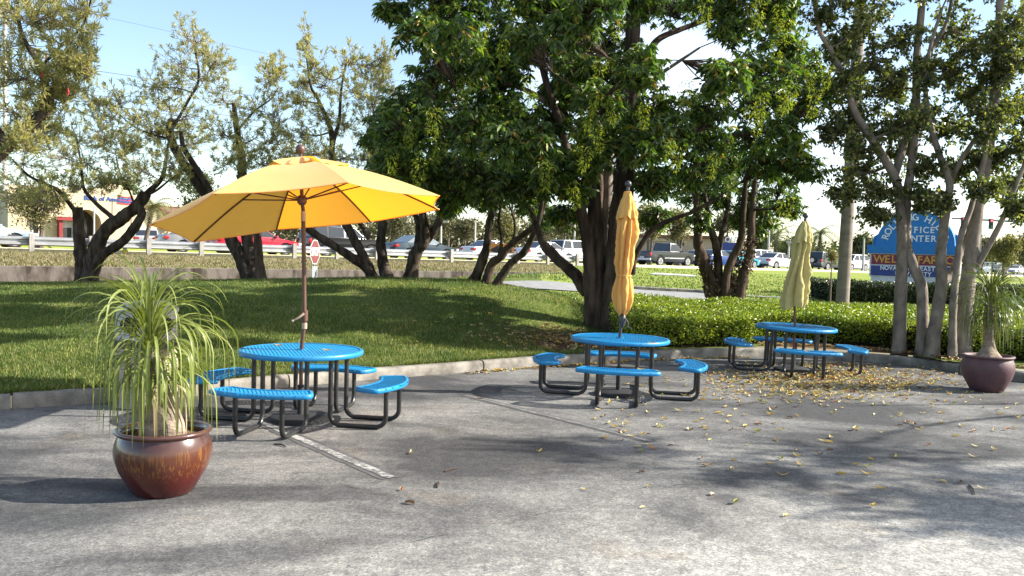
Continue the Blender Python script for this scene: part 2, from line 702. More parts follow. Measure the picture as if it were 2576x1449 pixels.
# ---- lawn: kerb to road, with the step at the retaining wall
xs = [-60, -50, -40, -34, -29, -25] + [-22 + 0.4 * i for i in range(106)] + [22, 26, 32, 40, 50, 60]
NL, NH = 44, 20
V, Fc, MI = [], [], []
for x in xs:
    yk, wy, ry = kerb_y(x) + 0.14, wall_y(x), rail_y(x) + 1.6
    if x < 2.3:
        lo = [yk + (wy - 0.02 - yk) * (j / (NL - 1)) for j in range(NL)]
        hi = [wy + 0.02 + (ry - wy) * (j / (NH - 1)) for j in range(NH)]
        col = [(x, y, lawn_z(x, y, False)) for y in lo] + [(x, y, lawn_z(x, y, True)) for y in hi]
    else:
        n_ = NL + NH
        ry2 = max(ry, yk + 8)
        col = []
        for j in range(n_):
            y = yk + (ry2 - yk) * (j / (n_ - 1)) ** 1.15
            col.append((x, y, lawn_z(x, y)))
    V += [(a, b, c + 0.025 * mnoise.noise((a * 0.7, b * 0.7, 0)) + 0.008 * mnoise.noise((a * 3, b * 3, 5))) for a, b, c in col]
n = NL + NH
bm_f, mi = [], []
for i in range(len(xs) - 1):
    for j in range(n - 1):
        bm_f.append((i * n + j, (i + 1) * n + j, (i + 1) * n + j + 1, i * n + j + 1))
        x = (xs[i] + xs[i + 1]) / 2
        y = V[i * n + j][1]
        wy = wall_y(x)
        dry = (x < 3.2 and y > wy - 0.1) or (x < -6 and wy - 2.6 < y)
        if x < 3.2 and y > wy and mnoise.noise((x * .5, y * .5, 3)) > 0.42:
            dry = False
        right = x > 1.2 and y > 26
        mi.append(1 if dry else (2 if right else 0))
lawn = array_obj('lawn', V, bm_f, m_lawn, smooth=True)
lawn.data.materials.append(m_dry)
lawn.data.materials.append(m_lawn_far)
lawn.data.polygons.foreach_set('material_index', mi)
tag(lawn, kind='structure')

# ---- kerb stones
kerb = bpy.data.objects.new('kerb', None)
COL.objects.link(kerb)
tag(kerb, kind='structure')
kp = [Vector((x, y, 0)) for x, y in KERB[2:-1]]
pts = []
for a, b in zip(kp, kp[1:]):
    k = max(2, int((b - a).length / 0.12))
    pts += [a.lerp(b, i / k) for i in range(k)]
pts.append(kp[-1])
# smooth the corner points a little, then cut at the joints
for _ in range(6):
    pts = [pts[0]] + [(pts[i - 1] + pts[i] * 2 + pts[i + 1]) / 4 for i in range(1, len(pts) - 1)] + [pts[-1]]
cuts, acc = [0], 0.0
joint_targets = [G(42, 1030)[:2], G(1165, 948)[:2], G(2329, 921)[:2]]
for i in range(1, len(pts)):
    acc += (pts[i] - pts[i - 1]).length
    near = any((Vector((jx, jy, 0)) - pts[i]).length < 0.07 for jx, jy in joint_targets)
    if (near and acc > 0.5) or acc > 3.0:
        cuts.append(i)
        acc = 0.0
cuts.append(len(pts) - 1)
sec = [(0.0, -0.03), (0.0, 0.10), (0.02, 0.138), (0.05, 0.15), (0.135, 0.15), (0.155, 0.135), (0.155, -0.03)]
for a, b in zip(cuts, cuts[1:]):
    seg = pts[a:b + 1]
    if len(seg) < 2:
        continue
    seg = [p.copy() for p in seg]
    d0, d1 = (seg[1] - seg[0]).normalized(), (seg[-1] - seg[-2]).normalized()
    seg[0] += d0 * 0.012
    seg[-1] -= d1 * 0.012
    mb = MB()
    vs, fs = [], []
    lift = random.uniform(-0.006, 0.006)
    for i, p in enumerate(seg):
        t = (seg[min(i + 1, len(seg) - 1)] - seg[max(i - 1, 0)]).normalized()
        nrm = Vector((-t.y, t.x, 0))
        for o_, z_ in sec:
            w_ = 0.006 * mnoise.noise((p.x * 2, p.y * 2, z_ * 9))
            q = p + nrm * (o_ + w_)
            vs.append((q.x, q.y, z_ + lift + w_))
    ns_ = len(sec)
    for i in range(len(seg) - 1):
        for j in range(ns_ - 1):
            fs.append((i * ns_ + j, (i + 1) * ns_ + j, (i + 1) * ns_ + j + 1, i * ns_ + j + 1))
    fs.append(tuple(range(ns_)))
    fs.append(tuple((len(seg) - 1) * ns_ + j for j in reversed(range(ns_))))
    mb.add(vs, fs)
    mb.build('kerb_stone', m_conc, kerb, smooth=True, sharp=50)

# ---- painted bay lines, worn
def mat_paint():
    m, t, out = new_mat('worn_line_paint')
    b = t.nodes.new('ShaderNodeBsdfPrincipled')
    co = objco(t)
    n1 = noise_node(t, 22, 4, 0.7, co)
    n2 = noise_node(t, 2.2, 3, 0.6, co)
    s_ = mixc(t, 0.35, n1.outputs['Fac'], n2.outputs['Fac'])
    r = ramp_node(t, s_, [(0.46, (0.10, 0.10, 0.10)), (0.60, (0.40, 0.40, 0.385))])
    t.links.new(r.outputs['Color'], b.inputs['Base Color'])
    b.inputs['Roughness'].default_value = 0.8
    t.links.new(b.outputs['BSDF'], out.inputs['Surface'])
    return m


m_paint = mat_paint()
m_seal = M('seal_strip', (0.065, 0.065, 0.067), 0.85, col2=(0.11, 0.11, 0.11), vscale=7, spec=0.2)
m_paint2 = M('almost_gone_line_paint', (0.125, 0.125, 0.125), 0.85, col2=(0.26, 0.26, 0.25), vscale=9, lo=0.5, hi=0.72, spec=0.2)
for (u0, v0, u1, v1, w, faint) in ((655, 1062, 985, 1203, 0.10, 0), (1170, 995, 1640, 1112, 0.075, 1)):
    a, b = Vector(G(u0, v0)), Vector(G(u1, v1))
    t = (b - a).normalized()
    nn = Vector((-t.y, t.x, 0))
    mb = MB()
    k = 26
    for wd, z, mi_ in ((w * 0.95, 0.003, 1), (w * 0.42, 0.006, 0)):
        vs, fs = [], []
        for i in range(k + 1):
            p = a.lerp(b, i / k)
            wl = wd * (1 + 0.22 * mnoise.noise((p.x * 6, p.y * 6, 1)))
            wr = wd * (1 + 0.22 * mnoise.noise((p.x * 6, p.y * 6, 8)))
            vs += [tuple(p + nn * wl + Vector((0, 0, z))), tuple(p - nn * wr + Vector((0, 0, z)))]
        for i in range(k):
            fs.append((2 * i, 2 * i + 1, 2 * i + 3, 2 * i + 2))
        mb.add(vs, fs, mi_)
    o = mb.build('bay_line', [m_paint2 if faint else m_paint, m_seal])
    tag(o, kind='structure')

# ---- driveway beyond the hedge, its kerb, and the slab in the lawn
V, Fc = [], []
dx = [-9 + 0.6 * i for i in range(36)]
for x in dx:
    y0, y1 = 31.0 - 0.10 * (x - 4), 34.6 + 0.05 * (x - 4)
    if x > 7.2:
        y0 = y1 - 3.4 + min(2.8, (x - 7.2) * 1.6)
    if x < 1:
        y0, y1 = y0 - (1 - x) * 0.30, y1 - (1 - x) * 0.55
    for k in range(5):
        y = y0 + (y1 - y0) * k / 4
        V.append((x, y, lawn_z(x, y) + 0.035))
for i in range(len(dx) - 1):
    for k in range(4):
        Fc.append((i * 5 + k, (i + 1) * 5 + k, (i + 1) * 5 + k + 1, i * 5 + k + 1))
tag(array_obj('driveway', V, Fc, m_drive), kind='structure')
dk = bpy.data.objects.new('driveway_kerb', None)
COL.objects.link(dk)
tag(dk, kind='structure')
for x0, x1 in ((2.6, 4.6), (4.62, 6.6), (6.62, 7.7)):
    mb = MB()
    pp = []
    for i in range(7):
        x = x0 + (x1 - x0) * i / 6
        y = 34.75 + 0.05 * (x - 4) - 0.5 * max(0, x - 7.0) ** 2
        pp.append((x, y))
    vs, fs = [], []
    for x, y in pp:
        z = lawn_z(x, y)
        vs += [(x, y, z - 0.05), (x, y, z + 0.13), (x, y + 0.05, z + 0.16), (x, y + 0.3, z + 0.15), (x, y + 0.3, z - 0.05)]
    for i in range(6):
        for j in range(4):
            fs.append((i * 5 + j, (i + 1) * 5 + j, (i + 1) * 5 + j + 1, i * 5 + j + 1))
    fs += [tuple(range(5)), tuple(30 + j for j in reversed(range(5)))]
    mb.add(vs, fs)
    mb.build('kerb_stone', m_conc, dk, smooth=True, sharp=50)
c = P(1690, 696, 49.5)
mb = MB()
hw, hd = 1.35, 0.8
qs = [(c[0] - hw, c[1] - hd), (c[0] + hw, c[1] - hd * 0.6), (c[0] + hw, c[1] + hd), (c[0] - hw * 0.6, c[1] + hd)]
mb.add([(x, y, lawn_z(x, y) - 0.1) for x, y in qs] + [(x, y, lawn_z(x, y) + 0.07) for x, y in qs],
       [(4, 5, 6, 7), (0, 1, 5, 4), (1, 2, 6, 5), (2, 3, 7, 6), (3, 0, 4, 7)])
slab = mb.build('concrete_slab', M('pale_slab', (0.5, 0.49, 0.46), 0.8))
tag(slab, 'pale flat concrete slab lying in the sunny lawn below the dark pickup', 'slab')

# ---- retaining wall (panels with joints and a cap edge)
wall = thing('retaining_wall', 'long low grey stained concrete wall holding up the dry verge', 'wall', (-8, wall_y(-8), 0.4))
wo_ = np.array(wall.location)
xw = -30.0
while xw < 2.4:
    x1 = min(xw + 3.1, 2.45)
    mb = MB()
    k = 4
    vs, fs = [], []
    for i in range(k + 1):
        x = xw + 0.012 + (x1 - xw - 0.024) * i / k
        y = wall_y(x)
        top = 0.895 + 0.0 * x
        vs += [(x, y - 0.12, -0.1), (x, y - 0.12, top - 0.02), (x, y - 0.10, top), (x, y + 0.14, top), (x, y + 0.14, -0.1)]
    for i in range(k):
        for j in range(4):
            fs.append((i * 5 + j, (i + 1) * 5 + j, (i + 1) * 5 + j + 1, i * 5 + j + 1))
    fs += [tuple(range(5)), tuple(k * 5 + j for j in reversed(range(5)))]
    mb.add(vs, fs)
    mb.build('wall_panel', m_conc_dk, wall, origin=wo_)
    xw = x1

# ---- road, far verge and far ground
ss = [-70, -55, -45, -38, -32, -26, -20, -14, -8, -2, 4, 10, 16, 22, 30, 40, 52, 66, 90, 130, 200, 320]
def strip(name, offs, dzs, mat):
    V, Fc = [], []
    for s in ss:
        for o_, dz in zip(offs, dzs):
            V.append(road_pt(s, o_, dz))
    n = len(offs)
    for i in range(len(ss) - 1):
        for j in range(n - 1):
            Fc.append((i * n + j, (i + 1) * n + j, (i + 1) * n + j + 1, i * n + j + 1))
    o = array_obj(name, V, Fc, mat)
    return tag(o, kind='structure')


strip('road', (1.0, 8, 16, 23), (0.0, 0.06, 0.06, 0.0), m_road)
strip('road_kerb', (0.72, 0.72, 1.02, 1.02), (-0.1, 0.14, 0.14, -0.05), M('yellow_kerb_paint', (0.55, 0.47, 0.22), 0.8, col2=(0.4, 0.38, 0.3)))
strip('lane_line', (4.9, 5.05), (0.045, 0.045), M('white_line_paint', (0.7, 0.7, 0.68), 0.7))
strip('far_verge', (22.8, 23, 23.1, 27, 31), (-0.1, 0.13, 0.14, 0.16, 0.1), m_lawn_far)
strip('far_ground', (30.8, 60, 120, 300, 900), (0.08, 0.02, -0.15, -0.4, -0.8), m_far)

# ---- grass blades on the mound and lawns
def grass_points(n, ulo, uhi, dlo, dhi, test, power=1.6):
    out = []
    while len(out) < n:
        m = 60000
        uu = RNG.uniform(ulo, uhi, m)
        q = RNG.random(m)
        a = 1 - power
        D = (dlo ** a + q * (dhi ** a - dlo ** a)) ** (1 / a)
        x = (uu - CX) / F * D
        for xi, yi in zip(x, D):
            if test(xi, yi):
                out.append((xi, yi))
                if len(out) >= n:
                    break
    return np.array(out)


def mulch(x, y):
    return sqrt((x - 1.15) ** 2 + (y - 15.2) ** 2) + 2.4 * (0.5 + 0.5 * mnoise.noise((x * 1.6, y * 1.6, 0.1))) < 1.9


def blades(name, pts, hmin, hmax, width, mat, lean=0.5, label=None):
    n = len(pts)
    z = np.array([lawn_z(x, y) for x, y in pts])
    th = RNG.uniform(0, 2 * pi, n)
    h = RNG.uniform(hmin, hmax, n)
    w = width * RNG.uniform(0.6, 1.3, n)
    ld = RNG.uniform(0, 2 * pi, n)
    lm = RNG.uniform(0.1, 1.0, n) * lean * h
    V = np.zeros((n, 3, 3), np.float32)
    bx, by = np.cos(th) * w / 2, np.sin(th) * w / 2
    V[:, 0, 0], V[:, 0, 1], V[:, 0, 2] = pts[:, 0] - bx, pts[:, 1] - by, z - 0.01
    V[:, 1, 0], V[:, 1, 1], V[:, 1, 2] = pts[:, 0] + bx, pts[:, 1] + by, z - 0.01
    V[:, 2, 0], V[:, 2, 1], V[:, 2, 2] = pts[:, 0] + np.cos(ld) * lm, pts[:, 1] + np.sin(ld) * lm, z + h
    Fc = np.arange(3 * n).reshape(n, 3)
    o = array_obj(name, V.reshape(-1, 3), Fc, mat)
    return tag(o, kind='stuff')


m_grass = leaf_mat('grass_blade', [(0.0, (0.038, 0.068, 0.012)), (0.40, (0.078, 0.125, 0.02)), (0.74, (0.14, 0.185, 0.036)), (0.90, (0.27, 0.26, 0.10)), (1.0, (0.38, 0.32, 0.17))], trans=0.35, rough=0.6, tint=(1.2, 1.3, 0.6), patch=(0.9, (0.62, 0.74, 0.6), (1.35, 1.16, 1.1)))
m_grass_dry = leaf_mat('dry_grass_blade', [(0.0, (0.09, 0.12, 0.03)), (0.35, (0.18, 0.155, 0.075)), (1.0, (0.27, 0.22, 0.125))], trans=0.3, rough=0.7, tint=(1.1, 1.1, 0.7))
pts = grass_points(210000, -80, 1640, 9.2, 24.0, lambda x, y: kerb_y(x) + 0.17 < y and not mulch(x, y) and x < 2.3 - 0.02 * y)
blades('grass', pts, 0.02, 0.06, 0.014, m_grass, 0.9)
pts = grass_points(45000, -900, -80, 9.0, 24.0, lambda x, y: kerb_y(x) + 0.17 < y)
blades('grass', pts, 0.02, 0.06, 0.016, m_grass, 0.9)
# longer tufts spilling over the back of the kerb
pts = []
while len(pts) < 9000:
    x = random.uniform(-8.5, 1.6)
    y = kerb_y(x) + 0.15 + abs(random.gauss(0, 0.07))
    if mnoise.noise((x * 2.2, 0, 6)) > -0.25:
        pts.append((x, y))
blades('grass', np.array(pts), 0.04, 0.10, 0.014, m_grass, 1.2)
pts = grass_points(30000, 1150, 2500, 26, 60, lambda x, y: y < rail_y(x) - 0.8 and (x > 2.6 or y < wall_y(x) - 0.2) and not (30.5 < y < 35.2 and x < 9), 2.0)
blades('grass', pts, 0.05, 0.10, 0.06, m_grass, 0.9)
pts = grass_points(15000, -80, 1480, 26, 58, lambda x, y: wall_y(x) + 0.25 < y < rail_y(x) - 0.4 and x < 3, 2.0)
blades('dry_grass', pts, 0.04, 0.10, 0.06, m_grass_dry, 0.9)
# ================================================================== picnic tables
def mat_blue():
    m, t, out = new_mat('blue_plastic_coating')
    b = t.nodes.new('ShaderNodeBsdfPrincipled')
    co = objco(t)
    n = noise_node(t, 3.5, 6, 0.65, co)
    r = ramp_node(t, n.outputs['Fac'], [(0.34, (0.008, 0.225, 0.49)), (0.55, (0.012, 0.18, 0.40)), (0.72, (0.035, 0.20, 0.36))])
    n2 = noise_node(t, 38, 3, 0.6, co)
    sp_ = ramp_node(t, n2.outputs['Fac'], [(0.735, (0, 0, 0)), (0.76, (0.8, 0.8, 0.8))])
    c = mixc(t, sp_.outputs['Color'], r.outputs['Color'], (0.55, 0.56, 0.55))
    t.links.new(c, b.inputs['Base Color'])
    rr = ramp_node(t, n.outputs['Fac'], [(0.3, (0.28, 0.28, 0.28)), (0.7, (0.5, 0.5, 0.5))])
    t.links.new(rr.outputs['Color'], b.inputs['Roughness'])
    t.links.new(b.outputs['BSDF'], out.inputs['Surface'])
    return m


m_blue = mat_blue()
m_blue_plain = M('plain_blue_coating', (0.008, 0.20, 0.44), 0.38, col2=(0.014, 0.15, 0.33), vscale=5, spec=0.5)
m_black = M('black_powder_coat', (0.012, 0.012, 0.013), 0.32, col2=(0.03, 0.028, 0.025), vscale=8, bump=0.15, bscale=90, spec=0.5)
m_rubber = M('black_rubber', (0.02, 0.02, 0.022), 0.7)


def lattice(inside, x0, x1, y0, y1, z, a=0.072, b=0.040, k=0.74, th=0.006):
    mb = MB()
    ny = int((y1 - y0) / (b / 2)) + 2
    nx = int((x1 - x0) / a) + 2
    for j in range(ny):
        cy = y0 + j * b / 2
        for i in range(nx):
            cx = x0 + i * a + (a / 2 if j % 2 else 0)
            if not inside(cx, cy):
                continue
            o_ = [(cx - a / 2, cy), (cx, cy - b / 2), (cx + a / 2, cy), (cx, cy + b / 2)]
            n_ = [(cx - a / 2 * k, cy), (cx, cy - b / 2 * k), (cx + a / 2 * k, cy), (cx, cy + b / 2 * k)]
            tl = 0.0035
            vs = [(x, y, z + (tl if q % 2 else -tl)) for q, (x, y) in enumerate(o_)]
            vs += [(x, y, z + (tl if q % 2 else -tl)) for q, (x, y) in enumerate(n_)]
            vs += [(x, y, z - th + (tl if q % 2 else -tl)) for q, (x, y) in enumerate(n_)]
            fs = []
            for q in range(4):
                q2 = (q + 1) % 4
                fs += [(q, q2, 4 + q2, 4 + q), (4 + q, 4 + q2, 8 + q2, 8 + q)]
            mb.add(vs, fs)
    return mb


def rim(outline, z, hgt, inset):
    "rolled rim along a closed outline: outer wall, rounded shoulders, short top flange"
    n = len(outline)
    pr = [(0.0, -hgt), (0.006, -hgt - 0.004), (-0.004, -hgt + 0.008), (-0.004, -0.012), (0.002, -0.003), (0.012, 0.002), (inset, 0.0), (inset, -0.012)]
    vs, fs = [], []
    for i in range(n):
        p = Vector(outline[i])
        t = (Vector(outline[(i + 1) % n]) - Vector(outline[i - 1])).normalized()
        nrm = Vector((-t.y, t.x))           # inwards for a counter-clockwise outline
        for d, dz in pr:
            q = p + nrm * d
            vs.append((q.x, q.y, z + dz))
    m = len(pr)
    for i in range(n):
        i2 = (i + 1) % n
        for j in range(m - 1):
            fs.append((i * m + j, i2 * m + j, i2 * m + j + 1, i * m + j + 1))
    return MB().add(vs, fs)


TOP_R, TOP_Z, SEAT_Z = 0.615, 0.722, 0.435


def seat_outline():
    ri, ro, ha = 0.80, 1.085, radians(28)
    pts = []
    for i in range(15):
        a = -ha + 2 * ha * i / 14
        pts.append((ro * cos(a) * (0.965 + 0.035 * cos(a * 2.2)), ro * sin(a)))
    for i in range(11):
        a = ha * 1.08 - 2 * ha * 1.08 * i / 10
        pts.append((ri * cos(a), ri * sin(a)))
    # round the four corners by corner cutting
    for _ in range(2):
        q = []
        for i in range(len(pts)):
            a, b = pts[i], pts[(i + 1) % len(pts)]
            q += [(a[0] * .75 + b[0] * .25, a[1] * .75 + b[1] * .25), (a[0] * .25 + b[0] * .75, a[1] * .25 + b[1] * .75)]
        pts = q
    return pts[::2]


def point_in(poly):
    def f(x, y):
        c = False
        for i in range(len(poly)):
            (x0, y0), (x1, y1) = poly[i - 1], poly[i]
            if (y0 > y) != (y1 > y) and x < (x1 - x0) * (y - y0) / (y1 - y0) + x0:
                c = not c
        return c
    return f


def make_table():
    t = thing('picnic_table', 'blue round mesh picnic table', 'picnic table')
    ol = [(TOP_R * cos(2 * pi * i / 64), TOP_R * sin(2 * pi * i / 64)) for i in range(64)]
    top = rim(ol, TOP_Z, 0.045, 0.03).build('tabletop', m_blue, t, smooth=True, sharp=60)
    lt_ = lattice(lambda x, y: 0.028 < sqrt(x * x + y * y) < TOP_R - 0.012, -TOP_R, TOP_R, -TOP_R, TOP_R, TOP_Z - 0.006)
    lt_.v = [(y, -x, z) for x, y, z in lt_.v]          # the long way of the mesh runs across the table
    lt_.build('mesh_panel', m_blue, top)
    fr = MB()
    for a in (pi / 4, 3 * pi / 4):
        fr.box((0, 0, TOP_Z - 0.035), (1.12, 0.03, 0.02), a)
    fr.build('support_bar', m_black, top)
    MB().lathe([(0.045, TOP_Z - 0.03), (0.045, TOP_Z + 0.004), (0.028, TOP_Z + 0.004), (0.028, TOP_Z - 0.03)], 16, cap=(False, False)).build('umbrella_collar', m_blue, top)
    so = seat_outline()
    smesh, pmesh, lmesh = None, None, {}
    for k in range(4):
        a = k * pi / 2
        if smesh is None:
            s = rim(so, SEAT_Z, 0.042, 0.025).build('seat', m_blue, t, smooth=True, sharp=60)
            pin = point_in([(0.94 + (x - 0.94) * 0.95, y * 0.97) for x, y in so])
            p_ = lattice(pin, 0.74, 1.1, -0.56, 0.56, SEAT_Z - 0.006).build('mesh_panel', m_blue, s)
            smesh, pmesh = s, p_
        else:
            s = smesh.copy()
            COL.objects.link(s)
            p_ = pmesh.copy()
            COL.objects.link(p_)
            p_.parent = s
        s.rotation_euler = (0, 0, a)
        for sd in (-1, 1):
            if sd not in lmesh:
                y = 0.225 * sd
                path = [(0.40, y, TOP_Z - 0.03)]
                rb = 0.10
                path += [(0.40, y, 0.13)]
                path += [(0.40 + rb * (1 - cos(q)), y, 0.024 + rb - rb * sin(q)) for q in np.linspace(0, pi / 2, 7)]
                path += [(0.965 - rb + rb * sin(q), y, 0.024 + rb - rb * cos(q)) for q in np.linspace(0, pi / 2, 7)]
                path += [(0.965, y, SEAT_Z - 0.018)]
                lg = MB().tube(path, 0.0235, 12).build('leg', m_black, t, smooth=True)
                lmesh[sd] = lg
            else:
                lg = lmesh[sd].copy()
                COL.objects.link(lg)
            lg.rotation_euler = (0, 0, a)
    return t


T1_AT, T2_AT, T3_AT = (-2.11, 8.80), (1.37, 10.95), (4.47, 13.75)
tbl = make_table()
tbl['label'] = 'blue round picnic table under the open orange umbrella'
tbl['group'] = 'picnic tables on the asphalt'
tbl.location = (*T1_AT, 0)
tbl.rotation_euler = (0, 0, radians(-9))
t2_ = copy_tree(tbl)
t2_['label'] = 'blue round picnic table with the closed bright yellow umbrella beside the thick trunk'
t2_.location = (*T2_AT, 0)
t2_.rotation_euler = (radians(0.0), radians(0.4), radians(-8))
t3_ = copy_tree(tbl)
t3_['label'] = 'blue round picnic table with the closed faded umbrella, dry leaves under it'
t3_.location = (*T3_AT, -0.01)
t3_.rotation_euler = (radians(0.4), radians(1.6), radians(-6))

# ================================================================== umbrellas
m_bronze = M('bronze_pole', (0.105, 0.052, 0.038), 0.42, col2=(0.075, 0.036, 0.028), vscale=6, spec=0.5)
m_pale_metal = M('bare_metal', (0.45, 0.36, 0.29), 0.4, 0.3)
m_dkpole = M('dark_grey_pole', (0.055, 0.055, 0.065), 0.4, col2=(0.035, 0.035, 0.04))
m_redpole = M('red_brown_pole', (0.22, 0.065, 0.035), 0.45, col2=(0.15, 0.045, 0.03))


def cloth_mat(name, col, tcol, trans, weave=0.06, col2=None):
    m, t, out = new_mat(name)
    b = t.nodes.new('ShaderNodeBsdfPrincipled')
    b.inputs['Roughness'].default_value = 0.9
    b.inputs['Specular IOR Level'].default_value = 0.15
    b.inputs['Sheen Weight'].default_value = 0.2
    co = objco(t)
    n = noise_node(t, 3.5, 4, 0.6, co)
    r = ramp_node(t, n.outputs['Fac'], [(0.35, col), (0.7, col2 or tuple(c * 0.9 for c in col))])
    t.links.new(r.outputs['Color'], b.inputs['Base Color'])
    n2 = noise_node(t, 220, 2, 0.5, co)
    t.links.new(bump_node(t, n2.outputs['Fac'], 0.15, 0.002), b.inputs['Normal'])
    tr = t.nodes.new('ShaderNodeBsdfTranslucent')
    tr.inputs['Color'].default_value = rgba(tcol)
    mxs = t.nodes.new('ShaderNodeMixShader')
    mxs.inputs['Fac'].default_value = trans
    t.links.new(b.outputs['BSDF'], mxs.inputs[1])
    t.links.new(tr.outputs['BSDF'], mxs.inputs[2])
    t.links.new(mxs.outputs['Shader'], out.inputs['Surface'])
    return m


m_canvas = cloth_mat('yellow_canvas', (0.88, 0.68, 0.24), (0.98, 0.38, 0.004), 0.52)
m_canvas2 = cloth_mat('sunny_yellow_canvas', (0.70, 0.42, 0.12), (0.9, 0.45, 0.03), 0.22)
m_canvas3 = cloth_mat('faded_canvas', (0.54, 0.48, 0.20), (0.58, 0.48, 0.14), 0.25, col2=(0.46, 0.415, 0.19))


def umbrella_base(t, mat_pole, x=0.0):
    MB().lathe([(0.30, 0.0), (0.30, 0.045), (0.285, 0.055), (0.05, 0.065)], 32).build('base_plate', m_rubber, t, smooth=True)
    MB().lathe([(0.032, 0.06), (0.032, 0.36)], 14).build('base_tube', m_rubber, t, smooth=True)
    MB().tube([(0.0, 0.03, 0.31), (0.0, 0.085, 0.31)], 0.012, 8).build('clamp_knob', m_black, t, smooth=True)


# ---- open umbrella, tilted away and to the left
t = thing('patio_umbrella', 'large open tilted orange yellow umbrella over the nearest blue table', 'umbrella', (*T1_AT, 0), group='umbrellas of the picnic tables')
O1 = np.array([*T1_AT, 0.0])
umbrella_base(t, m_bronze)
APEX = np.array([-2.123, 8.60 + 0.1, 2.621]) - O1
RIM = np.array([[-3.4, 8.08, 1.93], [-2.49, 7.16, 2.18], [-1.4, 7.26, 2.31], [-0.7, 8.11, 2.27], [-0.8, 9.29, 2.2], [-1.64, 9.97, 2.07], [-2.7, 9.87, 1.95], [-3.35, 9.05, 1.78]]) + np.array([0, 0.1, 0]) - O1
HUB = np.array(P(759.6, 504, 8.74)) - O1
TILT = np.array([HUB[0] * 0.6 - 0.004, 0.0, 2.02])
JOINT = np.array(P(763, 690 - 145, 8.78)) - O1
low = np.array([0.0, 0.0, 0.06])
colr = np.array(P(766, 812, 8.8)) - O1
MB().tube([low, (0, 0, 0.72), colr], 0.0195, 14).build('lower_pole', m_bronze, t, smooth=True)
MB().tube([colr + [0, 0, -0.06], colr + [0, 0, 0.0]], 0.027, 14).build('pole_collar', m_pale_metal, t, smooth=True)
MB().tube([colr, JOINT], 0.0215, 14).build('pole', m_bronze, t, smooth=True)
MB().tube([JOINT + [0, 0, -0.045], JOINT + [0, 0, 0.055]], 0.0235, 14).build('tilt_joint', m_pale_metal, t, smooth=True)
up_ax = (APEX - JOINT) / np.linalg.norm(APEX - JOINT)
MB().tube([JOINT + [0, 0, 0.05], HUB - up_ax * 0.02, APEX - up_ax * 0.01], 0.0185, 14).build('upper_pole', m_bronze, t, smooth=True)
cb = colr + np.array([0, 0, 0.075])
cr = MB().tube([cb + [0, 0, -0.055], cb + [0, 0, 0.05]], 0.033, 14).build('crank_housing', m_bronze, t, smooth=True)
mb = MB()
mb.tube([cb + [0.0, -0.03, 0.02], cb + [-0.045, -0.06, -0.02], cb + [-0.10, -0.06, -0.05]], [0.014, 0.012, 0.009], 8)
mb.tube([cb + [-0.10, -0.06, -0.05], cb + [-0.10, -0.10, -0.055]], 0.011, 8)
mb.build('crank_handle', m_pale_metal, cr, smooth=True)
mb = MB()
fin = APEX + up_ax * 0.10
mb.tube([APEX - up_ax * 0.02, APEX + up_ax * 0.06], [0.022, 0.016], 10)
rows = []
for i in range(9):
    a = -pi / 2 + pi * i / 8
    rows.append((0.048 * cos(a) + 0.001, 0.048 * sin(a)))
mb.lathe(rows, 16, tuple(fin))
mb.build('finial', m_bronze, t, smooth=True)
hubm = MB()
hubm.tube([HUB - up_ax * 0.045, HUB - up_ax * 0.02, HUB + up_ax * 0.03, HUB + up_ax * 0.05], [0.03, 0.048, 0.048, 0.03], 14)
hubm.build('runner_hub', m_bronze, t, smooth=True)


def canopy_pt(i, f, s):
    "panel i, f from apex to rim, s across the panel"
    a, b = RIM[i], RIM[(i + 1) % 8]
    # ribs bow slightly outwards
    def rib(R):
        return APEX + (R - APEX) * f + up_ax * (0.055 * sin(pi * f))
    p = rib(a) * (1 - s) + rib(b) * s
    sag = 4 * s * (1 - s) * f
    inward = (APEX + (up_ax * -0.42)) - p
    inward = inward / (np.linalg.norm(inward) + 1e-6)
    p = p + inward * (0.055 * sag * f) - up_ax * (0.018 * sag)
    return p


vs, fs = [], []
NF, NS = 14, 8
for i in range(8):
    k = len(vs)
    for j in range(NF + 1):
        for q in range(NS + 1):
            vs.append(canopy_pt(i, 0.06 + 0.94 * j / NF, q / NS))
    for j in range(NF):
        for q in range(NS):
            fs.append((k + j * (NS + 1) + q, k + j * (NS + 1) + q + 1, k + (j + 1) * (NS + 1) + q + 1, k + (j + 1) * (NS + 1) + q))
cano = MB().add(vs, fs)
cn = cano.build('canopy', m_canvas, t, smooth=True, sharp=20)
# hem: narrow turned-in band round the rim
hm = MB()
for i in range(8):
    pts = [canopy_pt(i, 1.0, q / 12) for q in range(13)]
    hm.tube([p - up_ax * 0.004 for p in pts], 0.0055, 5, cap=False)
hm.build('hem', m_canvas, cn, smooth=True)
vs, fs = [], []
for i in range(8):
    k = len(vs)
    for j in range(6):
        for q in range(NS + 1):
            f = 0.02 + 0.34 * j / 5
            s_ = q / NS
            p = canopy_pt(i, f, s_) + up_ax * (0.028 + 0.012 * sin(q * 2.1 + i) * j / 5 - 0.03 * (j == 5) * (4 * s_ * (1 - s_)))
            vs.append(p)
    for j in range(5):
        for q in range(NS):
            fs.append((k + j * (NS + 1) + q, k + j * (NS + 1) + q + 1, k + (j + 1) * (NS + 1) + q + 1, k + (j + 1) * (NS + 1) + q))
MB().add(vs, fs).build('vent_cap', m_canvas, t, smooth=True, sharp=25)
for i in range(8):
    pr = [APEX + (RIM[i] - APEX) * f + up_ax * (0.055 * sin(pi * f) - 0.016) for f in np.linspace(0.03, 0.985, 9)]
    MB().tube(pr, 0.0095, 6).build('rib', m_bronze, t, smooth=True)
    mid = APEX + (RIM[i] - APEX) * 0.52 + up_ax * (0.055 - 0.02)
    MB().tube([HUB, mid], 0.0075, 6).build('strut', m_bronze, t, smooth=True)

